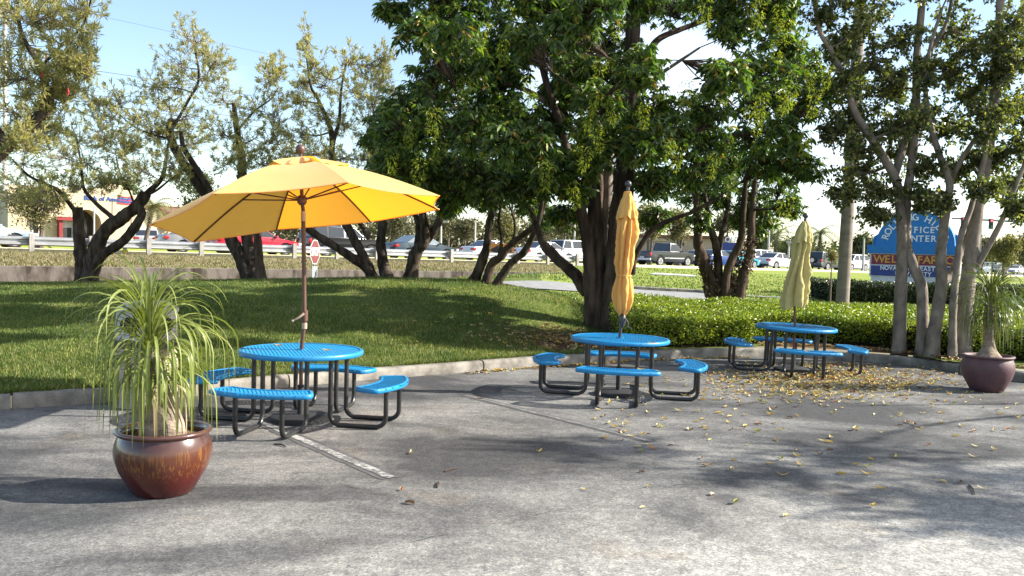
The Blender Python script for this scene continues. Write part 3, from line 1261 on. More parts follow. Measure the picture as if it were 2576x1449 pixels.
# ---- closed umbrellas
def closed_umbrella(name, label, at, u0, v0, u1, v1, D, prof, mat, mat_pole, hem_slant, seed, valance):
    "u0,v0 finial and u1,v1 foot of the cloth in the photo; prof rows: (share from top, half width m)"
    o = np.array([at[0], at[1], 0.0])
    t = thing('patio_umbrella', label, 'umbrella', o, group='umbrellas of the picnic tables')
    umbrella_base(t, mat_pole)
    top, foot = np.array(P(u0, v0, D)) - o, np.array(P(u1, v1, D)) - o
    MB().tube([(0, 0, 0.06), (0, 0, TOP_Z), foot + [0, 0, 0.03], top], [0.019, 0.019, 0.018, 0.016], 12).build('pole', mat_pole, t, smooth=True)
    nth = 72
    rnd = random.Random(seed)
    ph = [rnd.uniform(0, 6.28) for _ in range(6)]

    def layer(f0, f1, rows, amp, folds, flare=0.0, slant=0.0, wob=0.0):
        vs, fs = [], []
        for j in range(rows + 1):
            g = j / rows
            f = f0 + (f1 - f0) * g
            R = interp_poly(f, prof) if not flare else None
            c = top + (foot - top) * f
            for k in range(nth):
                th = 2 * pi * k / nth
                r = (R if R is not None else valance[0] + (valance[1] - valance[0]) * g ** 0.8)
                tw = f * 2.6
                fold = (0.5 + 0.5 * cos(folds * th + ph[0] + tw + 1.2 * sin(2 * th + f * 8))) ** 0.5
                fold2 = cos(3 * th + ph[1] + f * 9) * 0.5 + cos(5 * th + ph[2] - f * 7) * 0.35
                a_ = amp * (0.35 + 0.65 * g) if flare else amp
                rr = r * (1 - a_ * (1 - fold) + wob * fold2)
                rr *= 1 + 0.22 * mnoise.noise((cos(th + f * 3) * 2.0, sin(th + f * 3) * 2.0, f * 5 + seed)) + 0.10 * mnoise.noise((cos(th - f * 5) * 5, sin(th - f * 5) * 5, f * 12 + seed))
                if not flare:
                    rr *= 1 + 0.28 * max(0, cos(th)) * exp(-((f - 0.31) / 0.07) ** 2)
                z = -slant * g * g * (0.5 + 0.5 * cos(th - 2.6)) * 0.6 - (0.012 * cos(folds * th) * g if flare else 0) + (0.02 * cos(4 * th + 1) * (g > 0.98))
                vs.append((c[0] + rr * cos(th), c[1] + rr * sin(th), c[2] + z))
        for j in range(rows):
            for k in range(nth):
                k2 = (k + 1) % nth
                fs.append((j * nth + k, (j + 1) * nth + k, (j + 1) * nth + k2, j * nth + k2))
        return MB().add(vs, fs)

    layer(0.03, 1.0, 46, 0.5, 7, 0, hem_slant, 0.17).build('folded_canopy', mat, t, smooth=True, sharp=80)
    layer(0.045, valance[2], 12, 0.22, 9, 1, 0.03).build('vent_cap', mat, t, smooth=True, sharp=80)
    ax = (top - foot) / np.linalg.norm(top - foot)
    mb = MB()
    mb.tube([top - ax * 0.04, top + ax * 0.02], [0.024, 0.018], 10)
    rows = [(0.042 * cos(-pi / 2 + pi * i / 8) + 0.001, 0.042 * sin(-pi / 2 + pi * i / 8)) for i in range(9)]
    mb.lathe(rows, 14, tuple(top + ax * 0.045))
    mb.build('finial', m_dkpole, t, smooth=True)
    return t, o, top, foot


t, o, top, foot = closed_umbrella('patio_umbrella', 'closed bright yellow umbrella wrapped and tied, beside the thick trunk', T2_AT,
                                  1580, 472, 1566, 790, 10.93,
                                  [(0, .03), (.06, .06), (.2, .12), (.3, .14), (.38, .15), (.45, .135), (.6, .12), (.69, .085), (.73, .11), (.82, .13), (.9, .12), (.96, .10), (1.0, .05)],
                                  m_canvas2, m_dkpole, 0.03, 3, (0.045, 0.15, 0.235))
tie = top + (foot - top) * 0.695
MB().lathe([(0.088, -0.012), (0.094, 0.0), (0.088, 0.012)], 20, tuple(tie), cap=(False, False)).build('tie_strap', m_canvas2, t, smooth=True)
hb = foot + np.array([0, 0, -0.085])
cr = MB().tube([hb + [0, 0, -0.075], hb + [0, 0, -0.02], hb + [0, 0, 0.055], hb + [0, 0, 0.085]], [0.024, 0.042, 0.042, 0.022], 12).build('crank_housing', m_dkpole, t, smooth=True)
MB().tube([hb + [0.03, -0.03, 0.03], hb + [0.062, -0.05, -0.01], hb + [0.07, -0.05, -0.075], hb + [0.105, -0.06, -0.09]], [0.011, 0.01, 0.009, 0.012], 8).build('crank_handle', m_dkpole, cr, smooth=True)
closed_umbrella('patio_umbrella', 'closed faded khaki yellow umbrella hanging loose over the farthest table', T3_AT,
                2026, 550, 1999, 768, 13.7,
                [(0, .03), (.06, .06), (.25, .125), (.4, .135), (.6, .165), (.8, .195), (.95, .215), (1.0, .21)],
                m_canvas3, m_redpole, 0.12, 9, (0.05, 0.165, 0.27))

# ================================================================== pots with ponytail palms
def mat_glaze():
    m, t, out = new_mat('brown_red_glaze')
    b = t.nodes.new('ShaderNodeBsdfPrincipled')
    co = objco(t)
    sep = t.nodes.new('ShaderNodeSeparateXYZ')
    t.links.new(co, sep.inputs['Vector'])
    # height on the pot decides the glaze band; runs of glaze wander up and down
    streak = t.nodes.new('ShaderNodeTexNoise')
    streak.inputs['Scale'].default_value = 1.0
    streak.inputs['Detail'].default_value = 4
    mpn = t.nodes.new('ShaderNodeMapping')
    mpn.inputs['Scale'].default_value = (75, 75, 1.6)
    t.links.new(co, mpn.inputs['Vector'])
    t.links.new(mpn.outputs['Vector'], streak.inputs['Vector'])
    big = noise_node(t, 4, 4, 0.6, co)
    ma = t.nodes.new('ShaderNodeMath')
    ma.operation = 'MULTIPLY_ADD'
    ma.inputs[1].default_value = 0.10
    t.links.new(big.outputs['Fac'], ma.inputs[0])
    t.links.new(sep.outputs['Z'], ma.inputs[2])
    band = ramp_node(t, ma.outputs['Value'], [(0.0, (0.06, 0.008, 0.008)), (0.20, (0.075, 0.012, 0.009)), (0.29, (0.08, 0.02, 0.010)), (0.37, (0.075, 0.024, 0.011)), (0.44, (0.058, 0.024, 0.018)), (0.52, (0.075, 0.031, 0.024))])
    sm = ramp_node(t, streak.outputs['Fac'], [(0.50, (0, 0, 0)), (0.66, (1, 1, 1))])
    zmask = ramp_node(t, ma.outputs['Value'], [(0.17, (0, 0, 0)), (0.27, (0.9, 0.9, 0.9)), (0.36, (1, 1, 1)), (0.40, (0, 0, 0))])
    msk = mixc(t, 1.0, sm.outputs['Color'], zmask.outputs['Color'], 'MULTIPLY')
    c = mixc(t, msk, band.outputs['Color'], (0.19, 0.08, 0.016))
    gsep = t.nodes.new('ShaderNodeMapRange')
    gsep.inputs['From Min'].default_value = -0.16
    gsep.inputs['From Max'].default_value = -0.36
    t.links.new(sep.outputs['X'], gsep.inputs['Value'])
    gz = ramp_node(t, ma.outputs['Value'], [(0.2, (0, 0, 0)), (0.4, (0.8, 0.8, 0.8))])
    gm = mixc(t, 1.0, gsep.outputs['Result'], gz.outputs['Color'], 'MULTIPLY')
    c = mixc(t, gm, c, (0.10, 0.13, 0.09))
    t.links.new(c, b.inputs['Base Color'])
    b.inputs['Roughness'].default_value = 0.24
    b.inputs['Coat Weight'].default_value = 0.5
    b.inputs['Coat Roughness'].default_value = 0.1
    n3 = noise_node(t, 14, 3, 0.5, co)
    t.links.new(bump_node(t, n3.outputs['Fac'], 0.12, 0.01), b.inputs['Normal'])
    t.links.new(b.outputs['BSDF'], out.inputs['Surface'])
    return m


m_soil = M('potting_soil', (0.07, 0.042, 0.026), 0.95, col2=(0.16, 0.11, 0.07), vscale=30, bump=1.0, bscale=40, spec=0.1)
m_purple = M('purple_clay', (0.115, 0.06, 0.065), 0.55, col2=(0.08, 0.043, 0.048), vscale=5, bump=0.3, bscale=60, spec=0.35)


def pot(label, at, R, H, mat, rot=0):
    "R rim radius, H height"
    t = thing('plant_pot', label, 'pot', (at[0], at[1], 0), rot)
    k = R / 0.325
    pr = [(0.0, 0.0), (0.19 * k, 0.0), (0.205 * k, 0.012), (0.25 * k, 0.09 * H / .46), (0.295 * k, 0.17 * H / .46), (0.325 * k, 0.26 * H / .46), (0.33 * k, 0.31 * H / .46),
          (0.322 * k, 0.365 * H / .46), (0.305 * k, 0.405 * H / .46), (0.298 * k, 0.42 * H / .46), (0.312 * k, 0.428 * H / .46), (0.326 * k, 0.442 * H / .46),
          (0.322 * k, 0.458 * H / .46), (0.30 * k, 0.462 * H / .46), (0.28 * k, 0.452 * H / .46), (0.274 * k, 0.42 * H / .46), (0.272 * k, 0.36 * H / .46)]
    MB().lathe(pr, 56, cap=(False, False)).build('pot_body', mat, t, smooth=True, sharp=70)
    vs, fs = [(0, 0, 0.43 * H / .46)], []
    nr, nt_ = 7, 36
    for j in range(1, nr + 1):
        for q in range(nt_):
            a = 2 * pi * q / nt_
            r = 0.275 * k * j / nr
            z = (0.43 - 0.035 * (j / nr) ** 2) * H / .46 + 0.014 * mnoise.noise((r * cos(a) * 14, r * sin(a) * 14, 2))
            vs.append((r * cos(a), r * sin(a), z))
    for q in range(nt_):
        fs.append((0, 1 + q, 1 + (q + 1) % nt_))
    for j in range(nr - 1):
        for q in range(nt_):
            q2 = (q + 1) % nt_
            fs.append((1 + j * nt_ + q, 1 + (j + 1) * nt_ + q, 1 + (j + 1) * nt_ + q2, 1 + j * nt_ + q2))
    MB().add(vs, fs).build('soil', m_soil, t, smooth=True)
    return t


POT1 = (-2.43, 6.12)
POT2 = (6.66, 12.15)
pot('glossy red brown glazed pot with orange streaks, front left', POT1, 0.325, 0.455, mat_glaze())
pot('matt purple brown round pot at the kerb on the right', POT2, 0.335, 0.50, m_purple, 1.0)

m_ptrunk = M('corky_grey_trunk', (0.34, 0.28, 0.215), 0.9, col2=(0.17, 0.13, 0.10), vscale=9, stretch=(1, 1, 1.8), bump=0.9, bscale=26, spec=0.15)
m_palm1 = leaf_mat('strap_leaf', [(0, (0.08, 0.12, 0.03)), (0.4, (0.155, 0.20, 0.05)), (0.8, (0.24, 0.27, 0.075)), (1, (0.40, 0.35, 0.14))], trans=0.3, rough=0.42, tint=(1.2, 1.25, 0.5))
m_palm2 = leaf_mat('dark_strap_leaf', [(0, (0.05, 0.075, 0.022)), (0.5, (0.085, 0.115, 0.032)), (1, (0.15, 0.155, 0.055))], trans=0.28, rough=0.45, tint=(1.2, 1.2, 0.5))
m_deadleaf = leaf_mat('dry_strap_leaf', [(0, (0.26, 0.19, 0.10)), (1, (0.36, 0.28, 0.15))], trans=0.2, rough=0.7)


def strap(mb, p0, az, el, length, width, droop, nseg=10, twist=0.0, stiff=0.25):
    p = np.array(p0, float)
    st = length / nseg
    e = el
    vs, fs = [], []
    side = np.array([-sin(az), cos(az), 0.0])
    for i in range(nseg + 1):
        g = i / nseg
        d = np.array([cos(az) * cos(e), sin(az) * cos(e), sin(e)])
        upv = np.cross(d, side)
        w = width * (0.75 + 0.5 * g if g < 0.4 else 0.95 * (1 - ((g - 0.4) / 0.6) ** 2.0) + 0.04) / 2
        s2 = side * cos(twist * g) + upv * sin(twist * g)
        vs += [p - s2 * w, p + upv * w * -0.25, p + s2 * w]
        p = p + d * st
        e -= droop * (stiff + (1 - stiff) * 2 * g) / nseg
        e = max(e, -1.54)
    for i in range(nseg):
        fs += [(3 * i, 3 * i + 1, 3 * i + 4, 3 * i + 3), (3 * i + 1, 3 * i + 2, 3 * i + 5, 3 * i + 4)]
    mb.add(vs, fs)


def ponytail(label, at, base_z, trunk, crown_z, nleaf, lmin, lmax, width, mat, seed, droop=(1.9, 3.4), lean=0.0):
    t = thing('ponytail_palm', label, 'potted palm', (at[0], at[1], base_z))
    tk = MB().lathe([(r, z) for r, z in trunk], 28, fold=lambda th, z: 1 + 0.07 * cos(3 * th + z * 6) + 0.05 * mnoise.noise((cos(th) * 2, sin(th) * 2, z * 9)))
    tk.v = [(x + lean * max(0, z / crown_z) ** 2, y, z) for x, y, z in tk.v]
    tk.build('trunk', m_ptrunk, t, smooth=True)
    rnd = random.Random(seed)
    tr = np.array([lean, 0, crown_z])
    for i in range(nleaf):
        q = i / nleaf
        az = i * 2.39996 + rnd.uniform(-.25, .25)
        el = radians(86 - 70 * q ** 0.9 + rnd.uniform(-9, 9))
        ln = rnd.uniform(lmin, lmax) * (0.82 + 0.25 * sin(pi * min(1, q * 1.1)))
        if q > 0.5 and i % 2:
            ln *= rnd.uniform(0.5, 0.8)
        dr = rnd.uniform(*droop) * (0.42 + 0.75 * min(1, q * 1.8))
        stf = 0.25 if q < 0.25 else 0.55
        mb = MB()
        strap(mb, tr + [0.028 * cos(az) - lean * 0.55 * q ** 1.5, 0.028 * sin(az), -0.40 * q + 0.08], az, el, ln, width * rnd.uniform(0.7, 1.2), dr, 12, rnd.uniform(-1.2, 1.2), stf)
        dead = q > 0.93 and rnd.random() < 0.35
        mb.build('leaf', m_deadleaf if dead else mat, t, smooth=True)
    return t


z1 = 0.40
ponytail('ponytail palm with long pale green strap leaves in the glossy front pot', POT1, z1,
         [(0.135, -0.05), (0.14, 0.02), (0.136, 0.09), (0.122, 0.16), (0.10, 0.23), (0.08, 0.30), (0.07, 0.36), (0.055, 0.44), (0.05, 0.52), (0.045, 0.60), (0.03, 0.66)],
         0.68, 299, 0.46, 0.98, 0.019, m_palm1, 5, (3.2, 6.6), -0.11)
ponytail('ponytail palm with dark drooping strap leaves in the purple pot', POT2, 0.43,
         [(0.20, -0.03), (0.185, 0.03), (0.12, 0.11), (0.085, 0.18), (0.066, 0.26), (0.058, 0.40), (0.055, 0.60), (0.05, 0.74), (0.03, 0.82)],
         0.86, 250, 0.56, 0.90, 0.018, m_palm2, 15, (3.2, 6.2))

# ================================================================== litter bin behind the front palm
m_binpale = M('pale_grey_plastic', (0.46, 0.46, 0.47), 0.55, col2=(0.36, 0.36, 0.37), vscale=4)
m_binbase = M('pebbled_cream_concrete', (0.50, 0.43, 0.31), 0.9, col2=(0.33, 0.28, 0.21), vscale=45, bump=0.7, bscale=60)
m_binblk = M('black_bin_band', (0.03, 0.03, 0.032), 0.5)
m_dark = M('dark_opening', (0.012, 0.012, 0.012), 0.9)
bc = np.array([G(346, 1030)[0], G(346, 1030)[1] + 0.22, 0.0])
t = thing('litter_bin', 'pale grey hooded litter bin on a cream pebbled base by the kerb', 'litter bin', bc, radians(-22))


def rbox(w, z0, z1, k=1.0, r=0.05, n=4, w1=None):
    prof = []
    vs, fs = [], []
    ring = []
    for cx_, cy_, a0 in ((1, 1, 0), (-1, 1, pi / 2), (-1, -1, pi), (1, -1, 3 * pi / 2)):
        for i in range(n + 1):
            a = a0 + pi / 2 * i / n
            ring.append((cx_, cy_, cos(a), sin(a)))
    for z, ww in ((z0, w), (z1, w1 or w)):
        for cx_, cy_, ca, sa in ring:
            vs.append((cx_ * (ww / 2 - r) + r * ca, cy_ * (ww / 2 - r) + r * sa, z))
    m_ = len(ring)
    fs = [(i, (i + 1) % m_, m_ + (i + 1) % m_, m_ + i) for i in range(m_)] + [tuple(range(m_ - 1, -1, -1)), tuple(range(m_, 2 * m_))]
    return vs, fs


mb = MB()
for i in range(6):
    mb.add(*rbox(0.48, i * 0.105, i * 0.105 + 0.097))
    mb.add(*rbox(0.465, i * 0.105 + 0.09, i * 0.105 + 0.106))
mb.build('base', m_binbase, t, smooth=True, sharp=40)
MB().add(*rbox(0.49, 0.632, 0.72)).build('band', m_binblk, t, smooth=True, sharp=40)
hood = MB()
hood.add(*rbox(0.48, 0.72, 1.02, w1=0.46))
hood.add(*rbox(0.50, 1.02, 1.06, r=0.08))
hood.add(*rbox(0.50, 1.06, 1.13, r=0.10, w1=0.36))
hd = hood.build('hood', m_binpale, t, smooth=True, sharp=40)
mb = MB()
mb.prism([(0.13 * cos(a), 0.885 + 0.085 * sin(a)) for a in np.linspace(0, 2 * pi, 20, endpoint=False)], lambda a, b, h: (h, a, b), 0.20, 0.245)
mb.prism([(0.13 * cos(a), 0.885 + 0.085 * sin(a)) for a in np.linspace(0, 2 * pi, 20, endpoint=False)], lambda a, b, h: (a, -h, b), 0.20, 0.245)
mb.build('opening', m_dark, hd)
# ================================================================== trees
m_bark_dk = M('dark_rough_bark', (0.030, 0.022, 0.017), 0.95, col2=(0.12, 0.095, 0.075), vscale=8, stretch=(1, 1, 0.35), bump=1.0, bscale=14, spec=0.1, lo=0.4, hi=0.75)
m_bark_br = M('brown_bark', (0.042, 0.029, 0.022), 0.95, col2=(0.135, 0.10, 0.075), vscale=6, stretch=(1, 1, 0.22), bump=1.0, bscale=22, spec=0.1, lo=0.4, hi=0.75)
m_bark_grey = M('smooth_grey_bark', (0.26, 0.22, 0.18), 0.85, col2=(0.10, 0.085, 0.07), vscale=6, stretch=(1, 1, 0.6), bump=0.5, bscale=20, spec=0.2, lo=0.36, hi=0.70)
m_bark_palm = M('pale_palm_bark', (0.27, 0.235, 0.195), 0.85, col2=(0.18, 0.155, 0.13), vscale=2, stretch=(1, 1, 3.5), bump=0.4, bscale=8, spec=0.15)
m_twig = M('pale_twig', (0.23, 0.19, 0.145), 0.9, col2=(0.12, 0.10, 0.08), vscale=3, spec=0.1)
m_bark_far = M('far_bark', (0.16, 0.13, 0.105), 0.95, spec=0.1)

m_lf_bottle = leaf_mat('narrow_grey_green_leaf', [(0, (0.22, 0.23, 0.10)), (0.4, (0.33, 0.33, 0.14)), (0.75, (0.42, 0.39, 0.16)), (0.93, (0.54, 0.47, 0.15)), (1, (0.58, 0.50, 0.27))], trans=0.55, rough=0.42, tint=(1.1, 1.1, 0.72), spec=0.5)
m_lf_mango = leaf_mat('broad_dark_leaf', [(0, (0.025, 0.050, 0.014)), (0.38, (0.052, 0.094, 0.021)), (0.70, (0.10, 0.155, 0.030)), (0.95, (0.20, 0.25, 0.046)), (0.99, (0.28, 0.14, 0.02)), (1, (0.32, 0.18, 0.03))], trans=0.32, rough=0.36, tint=(1.5, 1.9, 0.5), spec=0.5)
m_lf_ficus = leaf_mat('round_olive_leaf', [(0, (0.04, 0.056, 0.026)), (0.5, (0.085, 0.108, 0.042)), (0.8, (0.15, 0.17, 0.055)), (1, (0.32, 0.30, 0.08))], trans=0.45, rough=0.36, tint=(1.4, 1.5, 0.5), spec=0.5)
m_lf_far = leaf_mat('far_olive_leaf', [(0, (0.07, 0.08, 0.04)), (0.5, (0.12, 0.115, 0.06)), (1, (0.19, 0.165, 0.095))], trans=0.25, rough=0.8, tint=(1.1, 1.1, 0.7), spec=0.1)
m_lf_far2 = leaf_mat('far_green_leaf', [(0, (0.05, 0.07, 0.03)), (0.5, (0.085, 0.105, 0.045)), (1, (0.14, 0.15, 0.06))], trans=0.25, rough=0.8, tint=(1.1, 1.2, 0.6), spec=0.1)
m_lf_yel = leaf_mat('olive_yellow_leaf', [(0, (0.10, 0.115, 0.05)), (0.5, (0.17, 0.165, 0.07)), (1, (0.30, 0.25, 0.11))], trans=0.4, rough=0.7, tint=(1.1, 1.1, 0.6), spec=0.15)
m_blossom = leaf_mat('lime_blossom', [(0, (0.16, 0.23, 0.03)), (0.5, (0.27, 0.33, 0.04)), (1, (0.42, 0.44, 0.08))], trans=0.5, rough=0.7, tint=(1.1, 1.1, 0.4), spec=0.1)
m_red = M('red_bottlebrush', (0.45, 0.03, 0.03), 0.8)


def unit(v):
    return v / (np.linalg.norm(v, axis=-1, keepdims=True) + 1e-9)


def leaves_mesh(name, pos, dirs, Ls, Ws, mat, parent, origin, fold=False, droop=0.25):
    pos, dirs = np.asarray(pos), unit(np.asarray(dirs))
    n = len(pos)
    rv = RNG.normal(size=(n, 3))
    side = unit(np.cross(dirs, rv))
    L_ = np.asarray(Ls)[:, None]
    W_ = np.asarray(Ws)[:, None]
    if not fold:
        V = np.zeros((n, 4, 3), np.float32)
        V[:, 0] = pos
        V[:, 1] = pos + dirs * L_ * 0.45 - side * W_ / 2
        V[:, 2] = pos + dirs * L_
        V[:, 3] = pos + dirs * L_ * 0.45 + side * W_ / 2
        Fc = np.arange(4 * n).reshape(n, 4)
    else:
        nrm = np.cross(side, dirs)
        dn = np.zeros((n, 3))
        dn[:, 2] = -1
        V = np.zeros((n, 6, 3), np.float32)
        V[:, 0] = pos
        m1 = pos + dirs * L_ * 0.33
        m2 = pos + dirs * L_ * 0.70 + dn * L_ * droop * 0.35
        lift = nrm * W_ * 0.14
        V[:, 1] = m1 - side * W_ / 2 + lift
        V[:, 2] = m1 + side * W_ / 2 + lift
        V[:, 3] = m2 - side * W_ * 0.42 + lift
        V[:, 4] = m2 + side * W_ * 0.42 + lift
        V[:, 5] = pos + dirs * L_ * 0.98 + dn * L_ * droop
        base = (np.arange(n) * 6)[:, None]
        Fc = np.concatenate([base + np.array([[0, 2, 1]]), base + np.array([[1, 2, 4]]), base + np.array([[1, 4, 3]]), base + np.array([[3, 4, 5]])], axis=0)
    return array_obj(name, V.reshape(-1, 3), Fc, mat, parent, smooth=fold, origin=origin)


class Tree:
    def __init__(s, name, label, u, v, D, group=None, cat='tree', sink=0.15, z=None):
        b = P(u, v, D)
        gz = (lawn_z(b[0], b[1]) if z is None else z)
        s.base = np.array([b[0], b[1], gz])
        s.t = thing(name, label, cat, s.base, group=group)
        s.nodes = []
        s.tw = MB()
        s.lp, s.ld, s.ll, s.lw = [], [], [], []
        s.first = True
        s.D = D
        s.seed = random.random() * 50

    def limb(s, pts, r0, r1, D0=None, D1=None, bark=None, n=10, rough=0.16, name=None, root=False):
        "pts are photo positions; depth runs from D0 to D1"
        D0 = s.D if D0 is None else D0
        D1 = D0 if D1 is None else D1
        k = len(pts)
        w = [np.array(P(u, v, D0 + (D1 - D0) * (i / (k - 1)))) for i, (u, v) in enumerate(pts)]
        if root:
            w[0][2] = min(w[0][2], lawn_z(w[0][0], w[0][1])) - 0.12
        c = spline(w, 9)
        m = len(c)
        rr = [r0 + (r1 - r0) * (i / (m - 1)) ** 0.9 for i in range(m)]
        if root:
            for q in range(5):
                rr[q] *= 1 + 0.42 * (1 - q / 5) ** 1.6
        MB().tube(c, rr, n, rough=rough, seed=s.seed).build(name or ('trunk' if s.first else 'limb'), bark, s.t, smooth=True, origin=s.base, sharp=80)
        s.first = False
        for i, p in enumerate(c):
            if i > m * 0.35:
                s.nodes.append((p, rr[i]))
        return c

    def grow(s, clumps, style, ntw=16, nlf=22, bark=None, dens=1.0):
        todo = []
        for c in clumps:
            u, v, ru, rv = c[:4]
            D = c[4] if len(c) > 4 else s.D + random.uniform(-1.0, 1.0)
            ce = np.array(P(u, v, D))
            k = D / F
            sp = {'brush': 1.28, 'ficus': 1.85, 'mango': 1.08}[style]
            todo.append((ce, sp * np.array([ru * k, (ru + rv) / 2 * k * 1.1, rv * k])))
        while todo:
            # nearest clump to what has grown so far
            N_ = np.array([p for p, _ in s.nodes])
            best = None
            for i, (ce, rad) in enumerate(todo):
                d = N_ - ce
                dist = np.sqrt((d ** 2).sum(1)) + np.maximum(0, d[:, 2]) * 1.5
                j = int(dist.argmin())
                if best is None or dist[j] < best[0]:
                    best = (dist[j], i, j)
            _, i, j = best
            ce, rad = todo.pop(i)
            a, ra = s.nodes[j]
            ln = np.linalg.norm(ce - a)
            mid = (a + ce) / 2 + RNG.normal(size=3) * ln * 0.10 + np.array([0, 0, -0.06 * ln])
            br = spline([a, mid, ce], 5)
            r0 = min(ra * 0.6, 0.012 + 0.022 * ln)
            s.tw.tube(br, [r0 + (0.010 - r0) * q / (len(br) - 1) for q in range(len(br))], 5, cap=False)
            for q in range(4, len(br)):
                s.nodes.append((br[q], 0.012 if q > 6 else r0 * 0.7))
            getattr(s, style)(ce, rad, br, max(3, int(ntw * dens)), nlf)

    def brush(s, ce, rad, br, ntw, nlf):
        "airy upswept sprays of narrow leaves"
        for _ in range(ntw):
            q = RNG.normal(size=3)
            q = q / np.linalg.norm(q) * RNG.random() ** 0.45
            e = ce + q * rad
            b0 = br[int(RNG.integers(len(br) // 2, len(br)))]
            md = (b0 + e) / 2 + RNG.normal(size=3) * 0.06 + np.array([0, 0, -0.04])
            tip = e + np.array([0, 0, 0.12]) * RNG.random()
            tw = spline([b0, md, e, tip], 3)
            s.tw.tube(tw, [0.007 - 0.0045 * k / (len(tw) - 1) for k in range(len(tw))], 3, cap=False)
            d = np.array(tip) - np.array(md)
            d /= np.linalg.norm(d) + 1e-6
            m = nlf
            f = 0.35 + 0.65 * RNG.random(m) ** 0.8
            idx = f * (len(tw) - 1)
            i0 = np.minimum(idx.astype(int), len(tw) - 2)
            T = np.array(tw)
            pos = T[i0] + (T[i0 + 1] - T[i0]) * (idx - i0)[:, None]
            dr = d * 0.75 + RNG.normal(size=(m, 3)) * 0.55 + np.array([0, 0, 0.12])
            s.lp.append(pos + RNG.normal(size=(m, 3)) * 0.012)
            s.ld.append(dr)
            s.ll.append(RNG.uniform(0.08, 0.14, m))
            s.lw.append(RNG.uniform(0.015, 0.024, m))

    def mango(s, ce, rad, br, ntw, nlf):
        "drooping rosettes of long broad leaves at the twig ends"
        for _ in range(ntw):
            q = RNG.normal(size=3)
            q = q / np.linalg.norm(q) * RNG.random() ** 0.38
            e = ce + q * rad
            b0 = br[int(RNG.integers(len(br) // 2, len(br)))]
            tw = spline([b0, (b0 + e) / 2 + RNG.normal(size=3) * 0.05, e], 3)
            s.tw.tube(tw, [0.011 - 0.006 * k / (len(tw) - 1) for k in range(len(tw))], 3, cap=False)
            m = nlf
            az = RNG.random() * 6.28 + np.arange(m) * 2.4
            hd = RNG.uniform(-1.15, 0.15, m)
            dr = np.stack([np.cos(az), np.sin(az), hd], 1)
            s.lp.append(np.repeat(e[None], m, 0) + RNG.normal(size=(m, 3)) * 0.025)
            s.ld.append(dr)
            s.ll.append(RNG.uniform(0.085, 0.175, m))
            s.lw.append(RNG.uniform(0.030, 0.050, m))

    def ficus(s, ce, rad, br, ntw, nlf):
        for _ in range(ntw):
            q = RNG.normal(size=3)
            q = q / np.linalg.norm(q) * RNG.random() ** 0.42
            e = ce + q * rad
            b0 = br[int(RNG.integers(len(br) // 2, len(br)))]
            tw = spline([b0, (b0 + e) / 2 + RNG.normal(size=3) * 0.05, e], 3)
            s.tw.tube(tw, [0.008 - 0.005 * k / (len(tw) - 1) for k in range(len(tw))], 3, cap=False)
            T = np.array(tw)
            m = nlf
            f = 0.3 + 0.7 * RNG.random(m)
            idx = f * (len(T) - 1)
            i0 = np.minimum(idx.astype(int), len(T) - 2)
            pos = T[i0] + (T[i0 + 1] - T[i0]) * (idx - i0)[:, None]
            dr = RNG.normal(size=(m, 3)) * 0.8 + np.array([0, 0, -0.45])
            s.lp.append(pos + RNG.normal(size=(m, 3)) * 0.02)
            s.ld.append(dr)
            s.ll.append(RNG.uniform(0.055, 0.098, m))
            s.lw.append(RNG.uniform(0.034, 0.056, m))

    def finish(s, leaf, bark, fold=False, droop=0.25):
        if s.tw.v:
            o = s.tw.build('twigs', bark, s.t, smooth=True, origin=s.base, sharp=80)
            o['kind'] = 'stuff'
        if s.lp:
            leaves_mesh('crown', np.concatenate(s.lp), np.concatenate(s.ld), np.concatenate(s.ll), np.concatenate(s.lw), leaf, s.t, s.base, fold, droop)
        return s.t


GB = 'bottlebrush trees along the grass mound'
# 1: far left, trunk outside the frame
tr = Tree('bottlebrush_tree', 'dark bottlebrush tree at the left edge with a few red flowers', -230, 760, 14.0, GB)
tr.limb([(-230, 800), (-190, 640), (-110, 500), (-20, 400), (60, 330), (112, 280), (122, 220)], 0.20, 0.07, 14, 14.2, m_bark_dk, root=True)
tr.limb([(118, 235), (95, 160), (52, 75), (40, -60)], 0.055, 0.02, 14.2, 14.4, m_bark_dk)
tr.limb([(100, 170), (150, 120), (210, 60), (235, -30)], 0.03, 0.012, 14.2, 14.0, m_bark_dk)
tr.limb([(20, 370), (-60, 250), (-90, 100), (-60, -60)], 0.09, 0.03, 14.0, 14.6, m_bark_dk)
tr.grow([(30, 30, 90, 60), (130, 40, 80, 55), (205, 100, 40, 45), (60, 110, 90, 60), (165, 150, 60, 45), (-40, 150, 70, 80), (20, 200, 80, 60), (110, 215, 60, 45), (170, 215, 45, 35),
         (30, 280, 80, 55), (105, 305, 55, 45), (-20, 350, 60, 60), (190, 20, 60, 50), (60, -60, 120, 60), (180, -60, 70, 50), (-60, 20, 70, 80), (130, 260, 50, 40), (60, 350, 50, 40), (200, 160, 35, 30)], 'brush', 36, 28)
for u, v in ((115, 150), (172, 165), (105, 195), (170, 240), (20, 10)):
    c = P(u, v, 13.6)
    MB().tube([c, c + [0.01, 0, 0.05], c + [0.0, 0, 0.11]], [0.008, 0.016, 0.008], 7, rough=0.5).build('flower', m_red, tr.t, origin=tr.base, smooth=True)
tr.finish(m_lf_bottle, m_twig)

